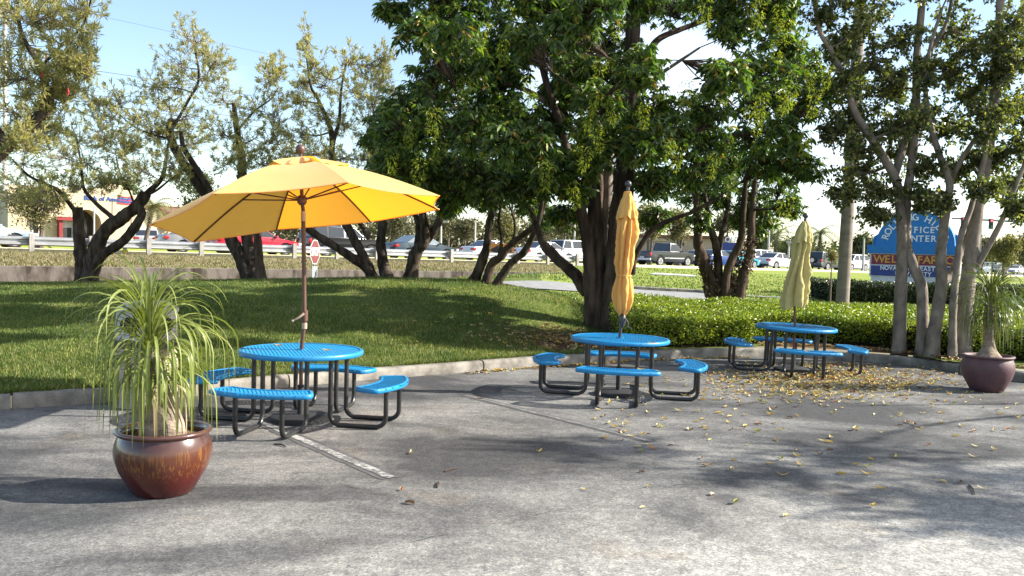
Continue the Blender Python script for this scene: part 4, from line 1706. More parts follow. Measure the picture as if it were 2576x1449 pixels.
# 2: forked trunk with a sawn stub, left of the umbrella
tr = Tree('bottlebrush_tree', 'forked bottlebrush tree with a sawn upright stub, left end of the mound', 215, 712, 22.0, GB)
tr.limb([(208, 716), (203, 640), (199, 580), (194, 522)], 0.165, 0.125, 22, 22.0, m_bark_dk, 12, 0.22, root=True)
MB().lathe([(0.11, 0), (0.02, 0.012)], 12, tuple(P(194, 522, 22.0))).build('sawn_end', m_bark_grey, tr.t, origin=tr.base)
tr.limb([(222, 712), (235, 640), (268, 580), (319, 541), (349, 515), (367, 485)], 0.19, 0.14, 21.9, 22.0, m_bark_dk, 12, 0.25, root=True)
tr.limb([(233, 702), (252, 648), (306, 610), (343, 566), (356, 540), (352, 515)], 0.13, 0.10, 21.8, 21.9, m_bark_dk, 10, 0.2)
tr.limb([(289, 552), (245, 515), (213, 478), (207, 444), (201, 395), (190, 340)], 0.06, 0.02, 22, 22.3, m_bark_dk)
tr.limb([(196, 540), (150, 482), (112, 462), (70, 440), (30, 400)], 0.06, 0.02, 22, 21.5, m_bark_dk)
tr.limb([(365, 490), (402, 456), (414, 426), (420, 380), (430, 330)], 0.075, 0.025, 22, 22.4, m_bark_dk)
tr.limb([(370, 490), (395, 478), (430, 450), (465, 425)], 0.04, 0.015, 22, 21.6, m_bark_dk)
tr.limb([(340, 520), (325, 480), (300, 430), (290, 380)], 0.03, 0.012, 22, 22.2, m_bark_dk)
tr.grow([(60, 410, 80, 50), (140, 390, 70, 55), (40, 480, 60, 45), (110, 480, 45, 35), (200, 350, 60, 55), (150, 330, 50, 40), (245, 330, 50, 45), (220, 410, 50, 40), (255, 460, 30, 25),
         (300, 380, 45, 35), (300, 450, 45, 35), (345, 420, 45, 45), (420, 400, 35, 45), (445, 440, 35, 25), (400, 350, 40, 40), (90, 340, 50, 40), (180, 460, 40, 30), (330, 360, 40, 30)], 'brush', 31, 28)
tr.finish(m_lf_bottle, m_twig)

# 3: cluster behind the umbrella
tr = Tree('bottlebrush_tree', 'tallest bottlebrush tree of the mound, its trunks cut off by the open umbrella', 640, 703, 22.5, GB)
tr.limb([(632, 705), (606, 650), (580, 600), (556, 545), (500, 462), (455, 400), (428, 340), (432, 300)], 0.20, 0.09, 22.5, 22.7, m_bark_dk, 12, 0.22, root=True)
tr.limb([(560, 560), (520, 468), (488, 415), (462, 372), (455, 330)], 0.11, 0.05, 22.6, 22.3, m_bark_dk)
tr.limb([(640, 705), (630, 640), (614, 560), (611, 470), (608, 400), (596, 330), (588, 260)], 0.19, 0.06, 22.5, 22.9, m_bark_dk, 12, 0.22, root=True)
tr.limb([(658, 704), (652, 655), (648, 600), (640, 540), (600, 440)], 0.14, 0.07, 22.2, 22.4, m_bark_br, 12, 0.2, root=True)
tr.limb([(430, 330), (470, 260), (500, 200), (490, 120), (485, 60)], 0.045, 0.015, 22.7, 22.9, m_bark_dk)
tr.limb([(432, 350), (390, 340), (340, 320), (290, 280)], 0.03, 0.012, 22.6, 22.2, m_bark_dk)
tr.limb([(596, 330), (640, 280), (680, 250), (700, 220)], 0.035, 0.012, 22.8, 22.4, m_bark_dk)
tr.grow([(470, 95, 35, 50), (455, 160, 60, 50), (545, 150, 35, 35), (520, 200, 55, 45), (385, 215, 60, 45), (420, 260, 60, 45), (300, 245, 55, 40), (260, 290, 50, 35), (350, 290, 50, 40), (470, 290, 60, 45),
         (560, 250, 60, 45), (630, 270, 50, 45), (690, 280, 40, 40), (670, 190, 18, 45), (700, 180, 14, 40), (560, 330, 55, 45), (640, 350, 55, 45), (690, 340, 40, 40), (500, 360, 50, 35), (440, 330, 40, 30),
         (300, 330, 45, 35), (620, 410, 50, 35), (680, 410, 35, 35), (380, 330, 40, 35), (580, 400, 45, 35), (520, 130, 30, 30), (230, 250, 40, 30), (440, 220, 45, 40)], 'brush', 31, 28)
tr.finish(m_lf_bottle, m_twig)

# 4: leaning trunks right of the umbrella pole
tr = Tree('bottlebrush_tree', 'bottlebrush tree with one trunk leaning far left behind the stop sign', 945, 697, 22.0, GB)
tr.limb([(950, 700), (910, 666), (843, 621), (784, 583), (740, 550)], 0.13, 0.08, 22, 21.6, m_bark_dk, 12, 0.25, root=True)
tr.limb([(942, 700), (913, 642), (878, 579), (850, 520), (835, 415), (835, 343), (822, 300), (800, 250), (781, 213), (770, 130)], 0.14, 0.02, 22, 22.6, m_bark_dk, 12, 0.2, root=True)
tr.limb([(976, 700), (959, 628), (962, 551), (950, 470), (935, 400), (925, 330)], 0.16, 0.03, 22.1, 22.6, m_bark_dk, 12, 0.2, root=True)
tr.limb([(835, 430), (838, 360), (853, 305), (858, 229), (870, 160)], 0.07, 0.02, 22.4, 22.2, m_bark_dk)
tr.limb([(930, 600), (905, 560), (880, 545)], 0.08, 0.06, 22, 22, m_bark_dk)
tr.grow([(772, 100, 16, 45), (790, 165, 35, 40), (755, 210, 25, 40), (820, 215, 45, 40), (880, 150, 35, 40), (925, 165, 40, 40), (880, 225, 50, 40), (935, 240, 45, 45), (800, 290, 50, 40), (760, 330, 45, 40),
         (870, 310, 50, 40), (930, 320, 45, 45), (720, 380, 35, 35), (790, 380, 45, 35), (880, 390, 50, 35), (970, 140, 25, 35), (700, 430, 30, 25), (930, 400, 40, 35), (960, 200, 30, 40), (745, 260, 30, 30), (980, 260, 30, 40)], 'brush', 31, 28)
tr.finish(m_lf_bottle, m_twig)

# 5..7: dark trunks with broad leaves
GM = 'dark leaved trees on the mound'
tr = Tree('mango_tree', 'dark forked tree just right of the open umbrella tip', 1032, 695, 22.5, GM)
tr.limb([(1030, 700), (1045, 642), (1070, 604), (1062, 537), (1050, 450), (1040, 380)], 0.19, 0.06, 22.5, 22.0, m_bark_dk, 12, 0.25, root=True)
tr.limb([(1070, 610), (1100, 565), (1120, 500), (1135, 430), (1140, 350)], 0.12, 0.05, 22.4, 22.0, m_bark_dk, 10, 0.2)
tr.limb([(1050, 630), (1052, 570), (1030, 500), (1000, 440)], 0.10, 0.04, 22.5, 22.0, m_bark_dk, 10, 0.2)
tr.grow([(985, 390, 50, 45), (960, 450, 45, 35), (1030, 350, 55, 45), (1090, 400, 55, 45), (1010, 470, 40, 30), (1150, 420, 50, 45), (1080, 470, 50, 30), (980, 330, 40, 40), (1140, 490, 40, 30), (1050, 430, 50, 40)], 'mango', 66, 13)
tr.finish(m_lf_mango, m_bark_dk, True)

tr = Tree('mango_tree', 'dark tree of three leaning trunks in front of the orange arrow sign', 1225, 699, 21.5, GM)
tr.limb([(1190, 703), (1210, 664), (1226, 611), (1233, 554), (1247, 520), (1265, 450)], 0.14, 0.05, 21.5, 21.0, m_bark_dk, 12, 0.2, root=True)
tr.limb([(1222, 702), (1234, 671), (1258, 646), (1290, 611), (1325, 584), (1350, 562), (1375, 500)], 0.12, 0.05, 21.4, 21.0, m_bark_br, 12, 0.25, root=True)
tr.limb([(1242, 704), (1279, 669), (1320, 632), (1341, 593), (1354, 560), (1365, 500)], 0.11, 0.05, 21.2, 20.8, m_bark_dk, 12, 0.2, root=True)
tr.limb([(1256, 645), (1262, 600), (1254, 560), (1262, 510)], 0.05, 0.03, 21.3, 21.0, m_bark_dk)
tr.limb([(1290, 612), (1296, 575), (1290, 540), (1275, 500)], 0.04, 0.02, 21.3, 21.0, m_bark_dk)
tr.grow([(1200, 420, 55, 45), (1270, 440, 55, 45), (1340, 450, 50, 45), (1240, 500, 50, 35), (1330, 510, 45, 35), (1370, 540, 35, 40), (1180, 480, 40, 35), (1300, 390, 50, 40)], 'mango', 66, 13)
tr.finish(m_lf_mango, m_bark_dk, True)

# 8: the big tree with the thick trunk
BD = 17.5
tr = Tree('mango_tree', 'largest tree with several thick brown trunks and hanging lime blossom', 1515, 832, BD, GM)
tr.limb([(1496, 838), (1487, 740), (1483, 660), (1474, 590), (1458, 510), (1432, 400), (1400, 290), (1362, 160), (1340, 40)], 0.17, 0.05, BD, BD - 0.5, m_bark_br, 14, 0.14, root=True)
tr.limb([(1512, 838), (1506, 740), (1500, 640), (1497, 540), (1500, 430), (1494, 300), (1480, 150), (1488, 0), (1490, -200)], 0.22, 0.07, BD - 0.05, BD + 0.5, m_bark_br, 14, 0.12, root=True)
tr.limb([(1530, 830), (1528, 720), (1524, 620), (1527, 540), (1530, 440), (1540, 330)], 0.14, 0.09, BD + 0.2, BD + 0.4, m_bark_grey, 12, 0.12)
tr.limb([(1541, 838), (1548, 740), (1556, 640), (1562, 540), (1572, 440), (1582, 330), (1588, 200), (1592, 60), (1598, -160)], 0.30, 0.12, BD - 0.15, BD - 0.1, m_bark_br, 16, 0.12, root=True)
tr.limb([(1585, 300), (1612, 180), (1650, 105), (1710, 75), (1780, 50), (1850, 20)], 0.09, 0.03, BD, BD + 0.6, m_bark_br)
tr.limb([(1588, 240), (1640, 200), (1700, 160), (1760, 120)], 0.06, 0.02, BD, BD - 0.8, m_bark_grey)
tr.limb([(1590, 690), (1600, 640), (1640, 580), (1690, 552), (1745, 532), (1800, 500)], 0.065, 0.03, BD, BD - 0.4, m_bark_br)
tr.limb([(1480, 735), (1440, 685), (1394, 644), (1366, 611), (1355, 585), (1340, 540)], 0.14, 0.06, BD + 0.3, BD + 1.2, m_bark_br, 12, 0.28)
tr.limb([(1500, 420), (1420, 300), (1330, 230), (1230, 200), (1130, 190)], 0.08, 0.03, BD, BD - 0.6, m_bark_grey)
tr.limb([(1480, 520), (1400, 440), (1300, 400), (1200, 380), (1100, 360)], 0.07, 0.03, BD, BD + 0.6, m_bark_br)
tr.limb([(1575, 420), (1660, 380), (1760, 350), (1860, 340), (1960, 330)], 0.08, 0.03, BD - 0.1, BD - 0.6, m_bark_br)
tr.limb([(1490, 60), (1380, 20), (1260, -30), (1150, -60)], 0.06, 0.03, BD, BD - 0.3, m_bark_br)
tr.limb([(1595, 20), (1700, -60), (1820, -90), (1930, -100)], 0.06, 0.03, BD, BD + 0.3, m_bark_br)
cl = []
rows = [(-740, 1250, 1800, 150, 100), (-570, 1150, 1950, 135, 90), (-420, 1120, 1950, 120, 80), (-300, 1080, 2000, 120, 80), (-190, 1040, 2000, 115, 72), (-90, 1060, 1990, 105, 64), (5, 1075, 1990, 92, 56), (90, 1080, 1990, 92, 54), (175, 1060, 2030, 92, 54),
        (260, 1040, 2050, 92, 54), (345, 1010, 2050, 92, 54), (425, 990, 2040, 92, 50)]
hole = [(1352, 225, 22), (1655, 90, 34), (1735, 150, 32), (1560, 480, 24), (1520, 530, 40)]
rr_ = random.Random(21)
for v, ua, ub, st, rad in rows:
    u = ua + rr_.uniform(0, 30)
    rad *= 1.12
    while u < ub:
        uu, vv = u + rr_.uniform(-18, 18), v + rr_.uniform(-22, 22)
        if not any((uu - a) ** 2 + (vv - b) ** 2 < (c + 22) ** 2 for a, b, c in hole):
            cl.append((uu, vv, rad * rr_.uniform(0.85, 1.15), rad * rr_.uniform(0.8, 1.0), BD + rr_.uniform(-6.2 if vv < 120 else (-4.6 if vv < 300 else -3.4), 2.4)))  # upper clumps, mostly out of view, set nearer to shade the mound
        u += st * rr_.uniform(0.86, 1.14)
cl += [(1230, 230, 70, 50, 17), (1290, 285, 70, 50, 16.6), (1400, 300, 65, 50, 17.4), (1330, 335, 60, 45, 17), (1440, 215, 50, 50, 17.5), (1270, 170, 70, 50, 17.2), (1205, 300, 65, 50, 17.3), (1420, 140, 60, 50, 17), (1350, 120, 60, 45, 17.4), (1180, 130, 60, 45, 17), (1380, 400, 60, 45, 16.8), (1620, 300, 50, 40, 16.4), (1500, 330, 50, 40, 16), (985, 25, 38, 24, 16.5), (960, 330, 60, 50, 17.5), (990, 410, 60, 50, 17.2), (1060, 440, 70, 45, 17), (1150, 470, 70, 45, 17.4), (1240, 470, 70, 45, 16.8), (1330, 470, 60, 45, 17.2), (1020, 260, 60, 50, 17), (1100, 300, 80, 60, 18), (1090, 60, 35, 35, 17), (1650, 545, 30, 25, 18), (1420, 540, 40, 30, 18), (1130, 520, 30, 25, 18), (1450, 475, 40, 30, 16.2), (1640, 460, 40, 35, 16.5),
       (1985, 130, 40, 60, 17), (1975, 20, 30, 50, 17), (1000, 290, 40, 40, 17)]
tr.grow(cl, 'mango', 70, 14)
OB = [(c[0], c[1]) for c in [((1150 + a / 2.07) / 1.267, b / 2.07 / 1.267) and ((1150 + a / 2.07) / 1.267, (b / 2.07) / 1.267) for a, b in
      ((470, 60), (1060, 80), (1540, 180), (940, 290), (820, 170), (1590, 420), (1560, 620), (1100, 530), (480, 740), (540, 960), (400, 1060), (200, 1020), (1420, 870), (1540, 860), (1510, 1000), (1860, 700), (2050, 960),
       (2110, 1000), (1220, 1100), (1390, 1230), (2140, 560), (1700, 120), (700, 540), (350, 820), (1500, 740), (1640, 700))]]
OB += [((2200 + a / 2.07) / 1.267, (b / 2.07) / 1.267) for a, b in ((460, 20), (590, 60), (640, 150), (760, 180), (690, 560), (800, 480), (910, 470), (640, 630), (750, 880), (400, 720), (170, 1040), (260, 1190), (630, 1330), (250, 560), (480, 640), (830, 610), (550, 300), (100, 30))]
pan = []
for q in range(4):
    n = 150
    zz = RNG.uniform(0, 1, n)
    rad = 0.12 * np.sqrt(1 - zz * 0.85) * np.sqrt(RNG.random(n))
    az = RNG.uniform(0, 6.28, n)
    pos = np.stack([rad * np.cos(az), rad * np.sin(az), -0.46 * zz], 1)
    dr = np.stack([np.cos(az) * .5, np.sin(az) * .5, RNG.uniform(-1, 0.1, n)], 1)
    pan.append((pos, dr, RNG.uniform(0.04, 0.08, n), RNG.uniform(0.007, 0.014, n)))
pmesh = []
for i, (u, v) in enumerate(OB):
    c = np.array(P(u, v - 14, BD - 3.9 + rr_.uniform(-0.8, 0.8)))
    if len(pmesh) < 4:
        po = leaves_mesh('blossom_panicle', *pan[len(pmesh)], m_blossom, tr.t, None)
        po['kind'] = 'stuff'
        pmesh.append(po)
    else:
        po = pmesh[i % 4].copy()
        COL.objects.link(po)
    po.location = tuple(c - tr.base)
    po.rotation_euler = (rr_.uniform(-.25, .25), rr_.uniform(-.25, .25), rr_.uniform(0, 6))
    sc_ = rr_.uniform(0.75, 1.15)
    po.scale = (sc_, sc_, sc_)
tr.finish(m_lf_mango, m_bark_br, True)

# 9: many stemmed tree with flaky trunks, in front of the sunny lawn
tr = Tree('mango_tree', 'many stemmed tree with flaky trunks in front of the sunny right lawn', 1820, 752, 23.5, GM)
TD = 23.5
tr.limb([(1803, 758), (1783, 708), (1769, 655), (1757, 616), (1755, 570), (1750, 500), (1740, 430)], 0.20, 0.06, TD, TD - .5, m_bark_br, 12, 0.3, root=True)
tr.limb([(1812, 758), (1808, 697), (1803, 628), (1787, 570), (1778, 527), (1770, 450)], 0.15, 0.05, TD - .1, TD, m_bark_dk, 12, 0.2, root=True)
tr.limb([(1804, 640), (1815, 590), (1826, 547), (1834, 490), (1840, 430)], 0.09, 0.04, TD, TD + .3, m_bark_dk, 10, 0.2)
tr.limb([(1822, 757), (1829, 685), (1860, 616), (1867, 580), (1872, 500), (1880, 430)], 0.14, 0.05, TD - .2, TD - .6, m_bark_br, 12, 0.28, root=True)
tr.limb([(1848, 757), (1866, 708), (1884, 651), (1889, 593), (1893, 520), (1900, 450)], 0.18, 0.06, TD - .2, TD, m_bark_br, 12, 0.32, root=True)
tr.grow([(1745, 490, 45, 35), (1760, 550, 28, 35), (1810, 450, 50, 40), (1870, 430, 50, 40), (1800, 500, 35, 30), (1890, 500, 45, 40), (1930, 540, 40, 35), (1960, 470, 45, 40), (1900, 570, 30, 30), (1860, 540, 35, 30), (1990, 520, 30, 30), (1700, 450, 45, 40)], 'mango', 60, 13)
# loose bark flakes low on the stems
fp, fd = [], []
for (u0, v0, u1, v1, w) in ((1803, 750, 1765, 640, 22), (1824, 745, 1862, 620, 16), (1850, 750, 1887, 600, 22), (1822, 752, 1835, 700, 26)):
    for _ in range(420):
        g = rr_.random()
        c = P(u0 + (u1 - u0) * g + rr_.uniform(-w, w), v0 + (v1 - v0) * g, TD - 0.12 + rr_.uniform(-.14, .10))
        fp.append(c)
        fd.append((rr_.uniform(-1, 1), rr_.uniform(-1, .2), rr_.uniform(-.6, .9)))
leaves_mesh('bark_flakes', fp, fd, RNG.uniform(0.06, 0.15, len(fp)), RNG.uniform(0.04, 0.08, len(fp)), leaf_mat('bark_flake', [(0, (0.03, 0.022, 0.016)), (0.5, (0.13, 0.09, 0.06)), (1, (0.34, 0.26, 0.18))], 0.1, 0.8), tr.t, tr.base)['kind'] = 'stuff'
tr.finish(m_lf_mango, m_bark_dk, True)

# 10: smooth grey trunks on the right
GF = 'smooth grey trunked trees behind the right kerb'
FD = 15.3
tr = Tree('ficus_tree', 'straight slender grey trunk right of the farthest table', 2262, 893, 15.4, GF)
tr.limb([(2262, 895), (2264, 800), (2267, 700), (2270, 600), (2262, 500), (2247, 438), (2180, 330), (2150, 280), (2120, 190), (2090, 126), (2060, 70), (2040, -60)], 0.12, 0.03, 15.4, 15.0, m_bark_grey, 14, 0.08, root=True)
tr.limb([(2250, 445), (2266, 390), (2286, 324), (2300, 250), (2330, 150), (2380, 60), (2400, -40)], 0.075, 0.025, 15.4, 15.8, m_bark_grey, 10, 0.1)
tr.grow([(2075, 40, 45, 40), (2135, 90, 50, 45), (2200, 40, 50, 45), (2130, 200, 40, 40), (2195, 160, 50, 45), (2200, 245, 55, 45), (2140, 290, 40, 40), (2215, 330, 50, 40), (2150, 370, 40, 35), (2260, 200, 40, 40), (2270, 90, 45, 40),
         (2165, 430, 45, 35), (2230, 480, 50, 30), (2120, 470, 40, 35), (2200, 540, 40, 18), (2280, 380, 35, 40), (2100, 130, 35, 40), (2080, -50, 70, 50), (2200, -60, 80, 50), (2320, -60, 70, 50), (2120, -180, 90, 60), (2250, -200, 90, 60), (2100, -330, 90, 60), (2240, -350, 100, 60), (2090, 330, 25, 30), (2300, 300, 40, 40)], 'ficus', 34, 30)
tr.finish(m_lf_ficus, m_bark_grey)
tr = Tree('ficus_tree', 'grey tree with twin trunks splitting at the kerb, in front of the blue sign', 2335, 893, 15.1, GF)
tr.limb([(2318, 895), (2321, 830), (2321, 767), (2317, 715), (2296, 665), (2280, 605), (2281, 500), (2291, 430), (2304, 300), (2306, 150), (2318, 20), (2325, -150)], 0.11, 0.055, 15.2, 15.4, m_bark_grey, 14, 0.1, root=True)
tr.limb([(2344, 897), (2350, 840), (2358, 790), (2369, 710), (2367, 640), (2374, 570), (2384, 500), (2388, 458), (2360, 380), (2340, 310), (2328, 220), (2340, 120), (2370, 20)], 0.125, 0.025, 14.9, 15.2, m_bark_grey, 14, 0.12, root=True)
tr.limb([(2369, 710), (2392, 690), (2414, 640), (2436, 590), (2452, 520)], 0.08, 0.045, 15.0, 15.4, m_bark_grey, 12, 0.12)
tr.limb([(2388, 462), (2420, 400), (2462, 335), (2500, 270), (2540, 180)], 0.055, 0.02, 15.2, 14.8, m_bark_grey, 10, 0.1)
tr.grow([(2330, 180, 40, 40), (2390, 70, 50, 45), (2350, 300, 40, 40), (2400, 180, 40, 40), (2460, 100, 45, 45), (2440, 240, 40, 40), (2480, 330, 40, 35), (2400, 330, 35, 30), (2330, 420, 35, 35), (2320, 500, 40, 25), (2410, 430, 30, 28), (2440, -50, 80, 50), (2360, -180, 90, 60), (2480, -200, 90, 60), (2380, -330, 90, 60), (2360, 500, 25, 22)], 'ficus', 34, 30)
tr.finish(m_lf_ficus, m_bark_grey)
tr = Tree('ficus_tree', 'thick grey trunk just behind the purple pot, a thin stem at its left', 2415, 900, 14.75, GF)
tr.limb([(2422, 905), (2427, 800), (2436, 700), (2448, 604), (2462, 506), (2476, 430), (2492, 340), (2505, 200), (2515, 40), (2520, -120)], 0.14, 0.06, 14.8, 15.0, m_bark_grey, 14, 0.1, root=True)
tr.limb([(2396, 903), (2398, 767), (2408, 670), (2419, 588), (2440, 530), (2456, 474), (2480, 380), (2478, 280)], 0.066, 0.035, 14.6, 14.7, m_bark_grey, 12, 0.1, root=True)
tr.limb([(2455, 672), (2489, 614), (2520, 555), (2549, 483), (2590, 380)], 0.06, 0.03, 14.8, 14.5, m_bark_grey, 10, 0.1)
tr.grow([(2540, 60, 50, 45), (2560, 160, 45, 45), (2500, 180, 40, 40), (2550, 270, 45, 40), (2490, 280, 40, 35), (2560, 370, 45, 40), (2490, 400, 40, 30), (2540, 450, 45, 35), (2480, 470, 30, 25), (2560, 520, 30, 25), (2620, 300, 60, 80), (2620, 120, 60, 80), (2560, -50, 80, 50), (2520, 110, 40, 40)], 'ficus', 36, 30)
tr.finish(m_lf_ficus, m_bark_grey)
# its neighbour just outside the frame on the right, whose shade falls on the asphalt
tr = Tree('ficus_tree', 'grey trunked tree standing by the kerb past the right edge, shading the asphalt', 2576, 700, 12.0, GF, z=0.1)
tr.t.location = (13.2, 11.9, 0.13)
tr.base = np.array([13.2, 11.9, 0.13])
bx = tr.base


def wlimb(pts, r0, r1):
    c = spline([np.array(p) for p in pts], 5)
    MB().tube(c, [r0 + (r1 - r0) * i / (len(c) - 1) for i in range(len(c))], 12, rough=0.1).build('trunk' if tr.first else 'limb', m_bark_grey, tr.t, smooth=True, origin=tr.base)
    tr.first = False
    for p in c[2:]:
        tr.nodes.append((p, 0.05))


wlimb([bx + [0, 0, -0.2], bx + [-0.1, -0.1, 0.7], bx + [-0.2, -0.3, 1.5]], 0.17, 0.12)
wlimb([bx + [-0.2, -0.3, 1.5], bx + [-0.5, -1.0, 3.0], bx + [-0.8, -2.2, 4.4], bx + [-1.2, -3.8, 5.2]], 0.06, 0.01)
wlimb([bx + [-0.2, -0.3, 1.5], bx + [0.4, -0.4, 3.2], bx + [0.6, -1.0, 5.5]], 0.07, 0.015)
wlimb([bx + [-0.6, -1.2, 3.2], bx + [0.2, -3.0, 4.2], bx + [0.6, -5.0, 4.8]], 0.05, 0.01)
for (gx, gy, gz, rx, rz) in ((-1.9, -4.3, 4.6, .8, .5), (-0.6, -4.6, 5.2, .9, .6), (-1.2, -3.4, 5.6, .8, .5), (0.6, -4.2, 5.4, .9, .6), (0.3, -5.8, 5.0, .8, .5), (-0.7, -5.6, 4.6, .7, .4), (1.2, -3.0, 6.0, .9, .6),
                             (0.2, -2.2, 5.8, .8, .6), (-1.4, -2.4, 6.4, .8, .6), (1.8, -5.0, 5.6, .9, .5), (2.4, -6.6, 5.2, .8, .5), (1.0, -7.6, 4.6, .7, .4)):
    ce, rad = bx + np.array([gx, gy - 1.2, gz]), np.array([rx, rx, rz]) * 1.15
    N_ = np.array([p for p, _ in tr.nodes])
    a = N_[int(((N_ - ce) ** 2).sum(1).argmin())]
    br = spline([a, (a + ce) / 2 + [0, 0, -.1], ce], 5)
    tr.tw.tube(br, 0.015, 5, cap=False)
    tr.nodes.append((ce, 0.02))
    tr.ficus(ce, rad, br, 44, 28)
tr.finish(m_lf_ficus, m_bark_grey)


# ---- palms
def frond(mb, o, az, el, ln, width, droop, nl=14, mi=0):
    p = np.array(o, float)
    st = ln / nl
    e = el
    side = np.array([-sin(az), cos(az), 0.0])
    prev = p.copy()
    for i in range(nl):
        d = np.array([cos(az) * cos(e), sin(az) * cos(e), sin(e)])
        p2 = p + d * st
        w = width * (0.35 + 0.65 * sin(pi * min(1, (i + 1.5) / (nl + 1)) ** 0.8))
        for sg in (-1, 1):
            tip = p + d * st * 1.6 + side * sg * w + np.array([0, 0, -0.35 * w])
            mb.add([p, p + d * st * 0.7, tip], [(0, 1, 2)])
        mb.add([p - side * 0.015, p + side * 0.015, p2 + side * 0.012, p2 - side * 0.012], [(0, 1, 2, 3)])
        p = p2
        e -= droop / nl


def palm(label, base, top, r0, r1, nf, ln, width, mat, group, bark, droop=1.5):
    base, top = np.array(base), np.array(top)
    t = thing('palm_tree', label, 'palm tree', base, group=group)
    c = spline([base + [0, 0, -0.2], (base + top) / 2 + (top - base) * [0.04, 0, 0], top], 8)
    MB().tube(c, [r0 + (r1 - r0) * i / (len(c) - 1) for i in range(len(c))], 12, rough=0.05).build('trunk', bark, t, smooth=True, origin=base)
    mb = MB()
    for i in range(nf):
        frond(mb, top - base, i * 2.4 + random.uniform(-.2, .2), radians(70 - 95 * (i / nf)) + random.uniform(-.1, .1), ln * random.uniform(0.8, 1.1), width, droop)
    o = mb.build('crown', mat, t)
    return t


GP = 'palm trees'
b = P(2117, 778, 22)
tp = P(2188, -420, 22)
palm('tall pale grey palm trunk standing in the lime hedge', (b[0], b[1], lawn_z(b[0], b[1])), tp, 0.165, 0.13, 16, 2.6, 0.55, m_lf_far2, GP, m_bark_palm)
for lab, u, vb, ut, vt, D, nf, ln in (('feathery palm beyond the road, just left of the faded umbrella', 1949, 660, 1953, 596, 95, 18, 3.6),
                                      ('feathery palm beyond the road, just right of the faded umbrella', 2061, 660, 2064, 588, 95, 16, 2.8),
                                      ('slanting palm in front of the cream bank wall', 357, 606, 385, 522, 62, 18, 1.9),
                                      ('thin far palm above the dark sedan', 1128, 610, 1129, 562, 120, 14, 2.2),
                                      ('thin far palm left of the thick trunk', 1420, 612, 1422, 560, 120, 14, 2.4)):
    pb, pt = P(u, vb, D), P(ut, vt, D)
    pb[2] = 0.4 if D > 70 else 0.9
    palm(lab, pb, pt, 0.17, 0.13, nf, ln, 0.5, m_lf_far2 if D > 70 else m_lf_yel, GP, m_bark_far, 1.9)


# ---- far trees
def far_tree(label, u, vt, vb, hw, D, mat, n=900, leaf=0.34, trunks=1, name='street_tree', zb=0.5, group='trees beyond the road'):
    k = D / F
    top, bot = P(u, vt, D), P(u, vb, D)
    base = np.array([bot[0], D, zb])
    t = thing(name, label, 'tree', base, group=group)
    ce = (top + bot) / 2
    rad = np.array([hw * k, hw * k * 0.8, (vb - vt) / 2 * k])
    mb = MB()
    for q in range(trunks):
        dx_ = (q - (trunks - 1) / 2) * 0.25 * hw * k
        mb.tube([base + [dx_ * 0.4, 0, -0.1], base + [dx_ * 0.8, 0, (ce[2] - zb) * 0.6], ce + [dx_ * 2, 0, 0]], [min(0.16, hw * k * 0.12), min(0.12, hw * k * 0.09), 0.5 * min(0.12, hw * k * 0.09)], 6, rough=0.1)
        for w in range(4):
            e = ce + RNG.normal(size=3) * rad * 0.45
            mb.tube([ce + [dx_ * 1.2, 0, -rad[2] * 0.4], e], [min(0.06, hw * k * 0.05), min(0.025, hw * k * 0.03)], 4)
    mb.build('trunk', m_bark_far, t, smooth=True, origin=base)
    nc = 26
    n = int(n * 2.2)
    hw *= 1.3
    vb = min(vb + 14, max(vb, 618))
    q = RNG.normal(size=(nc, 3))
    q = unit(q) * (RNG.random((nc, 1)) ** 0.5) * 0.8
    cc = ce + q * rad
    ci = RNG.integers(0, nc, n)
    pos = cc[ci] + RNG.normal(size=(n, 3)) * rad * 0.17
    leaves_mesh('crown', pos, RNG.normal(size=(n, 3)), RNG.uniform(0.6, 1.2, n) * leaf, RNG.uniform(0.4, 0.8, n) * leaf * 0.7, mat, t, base)
    return t


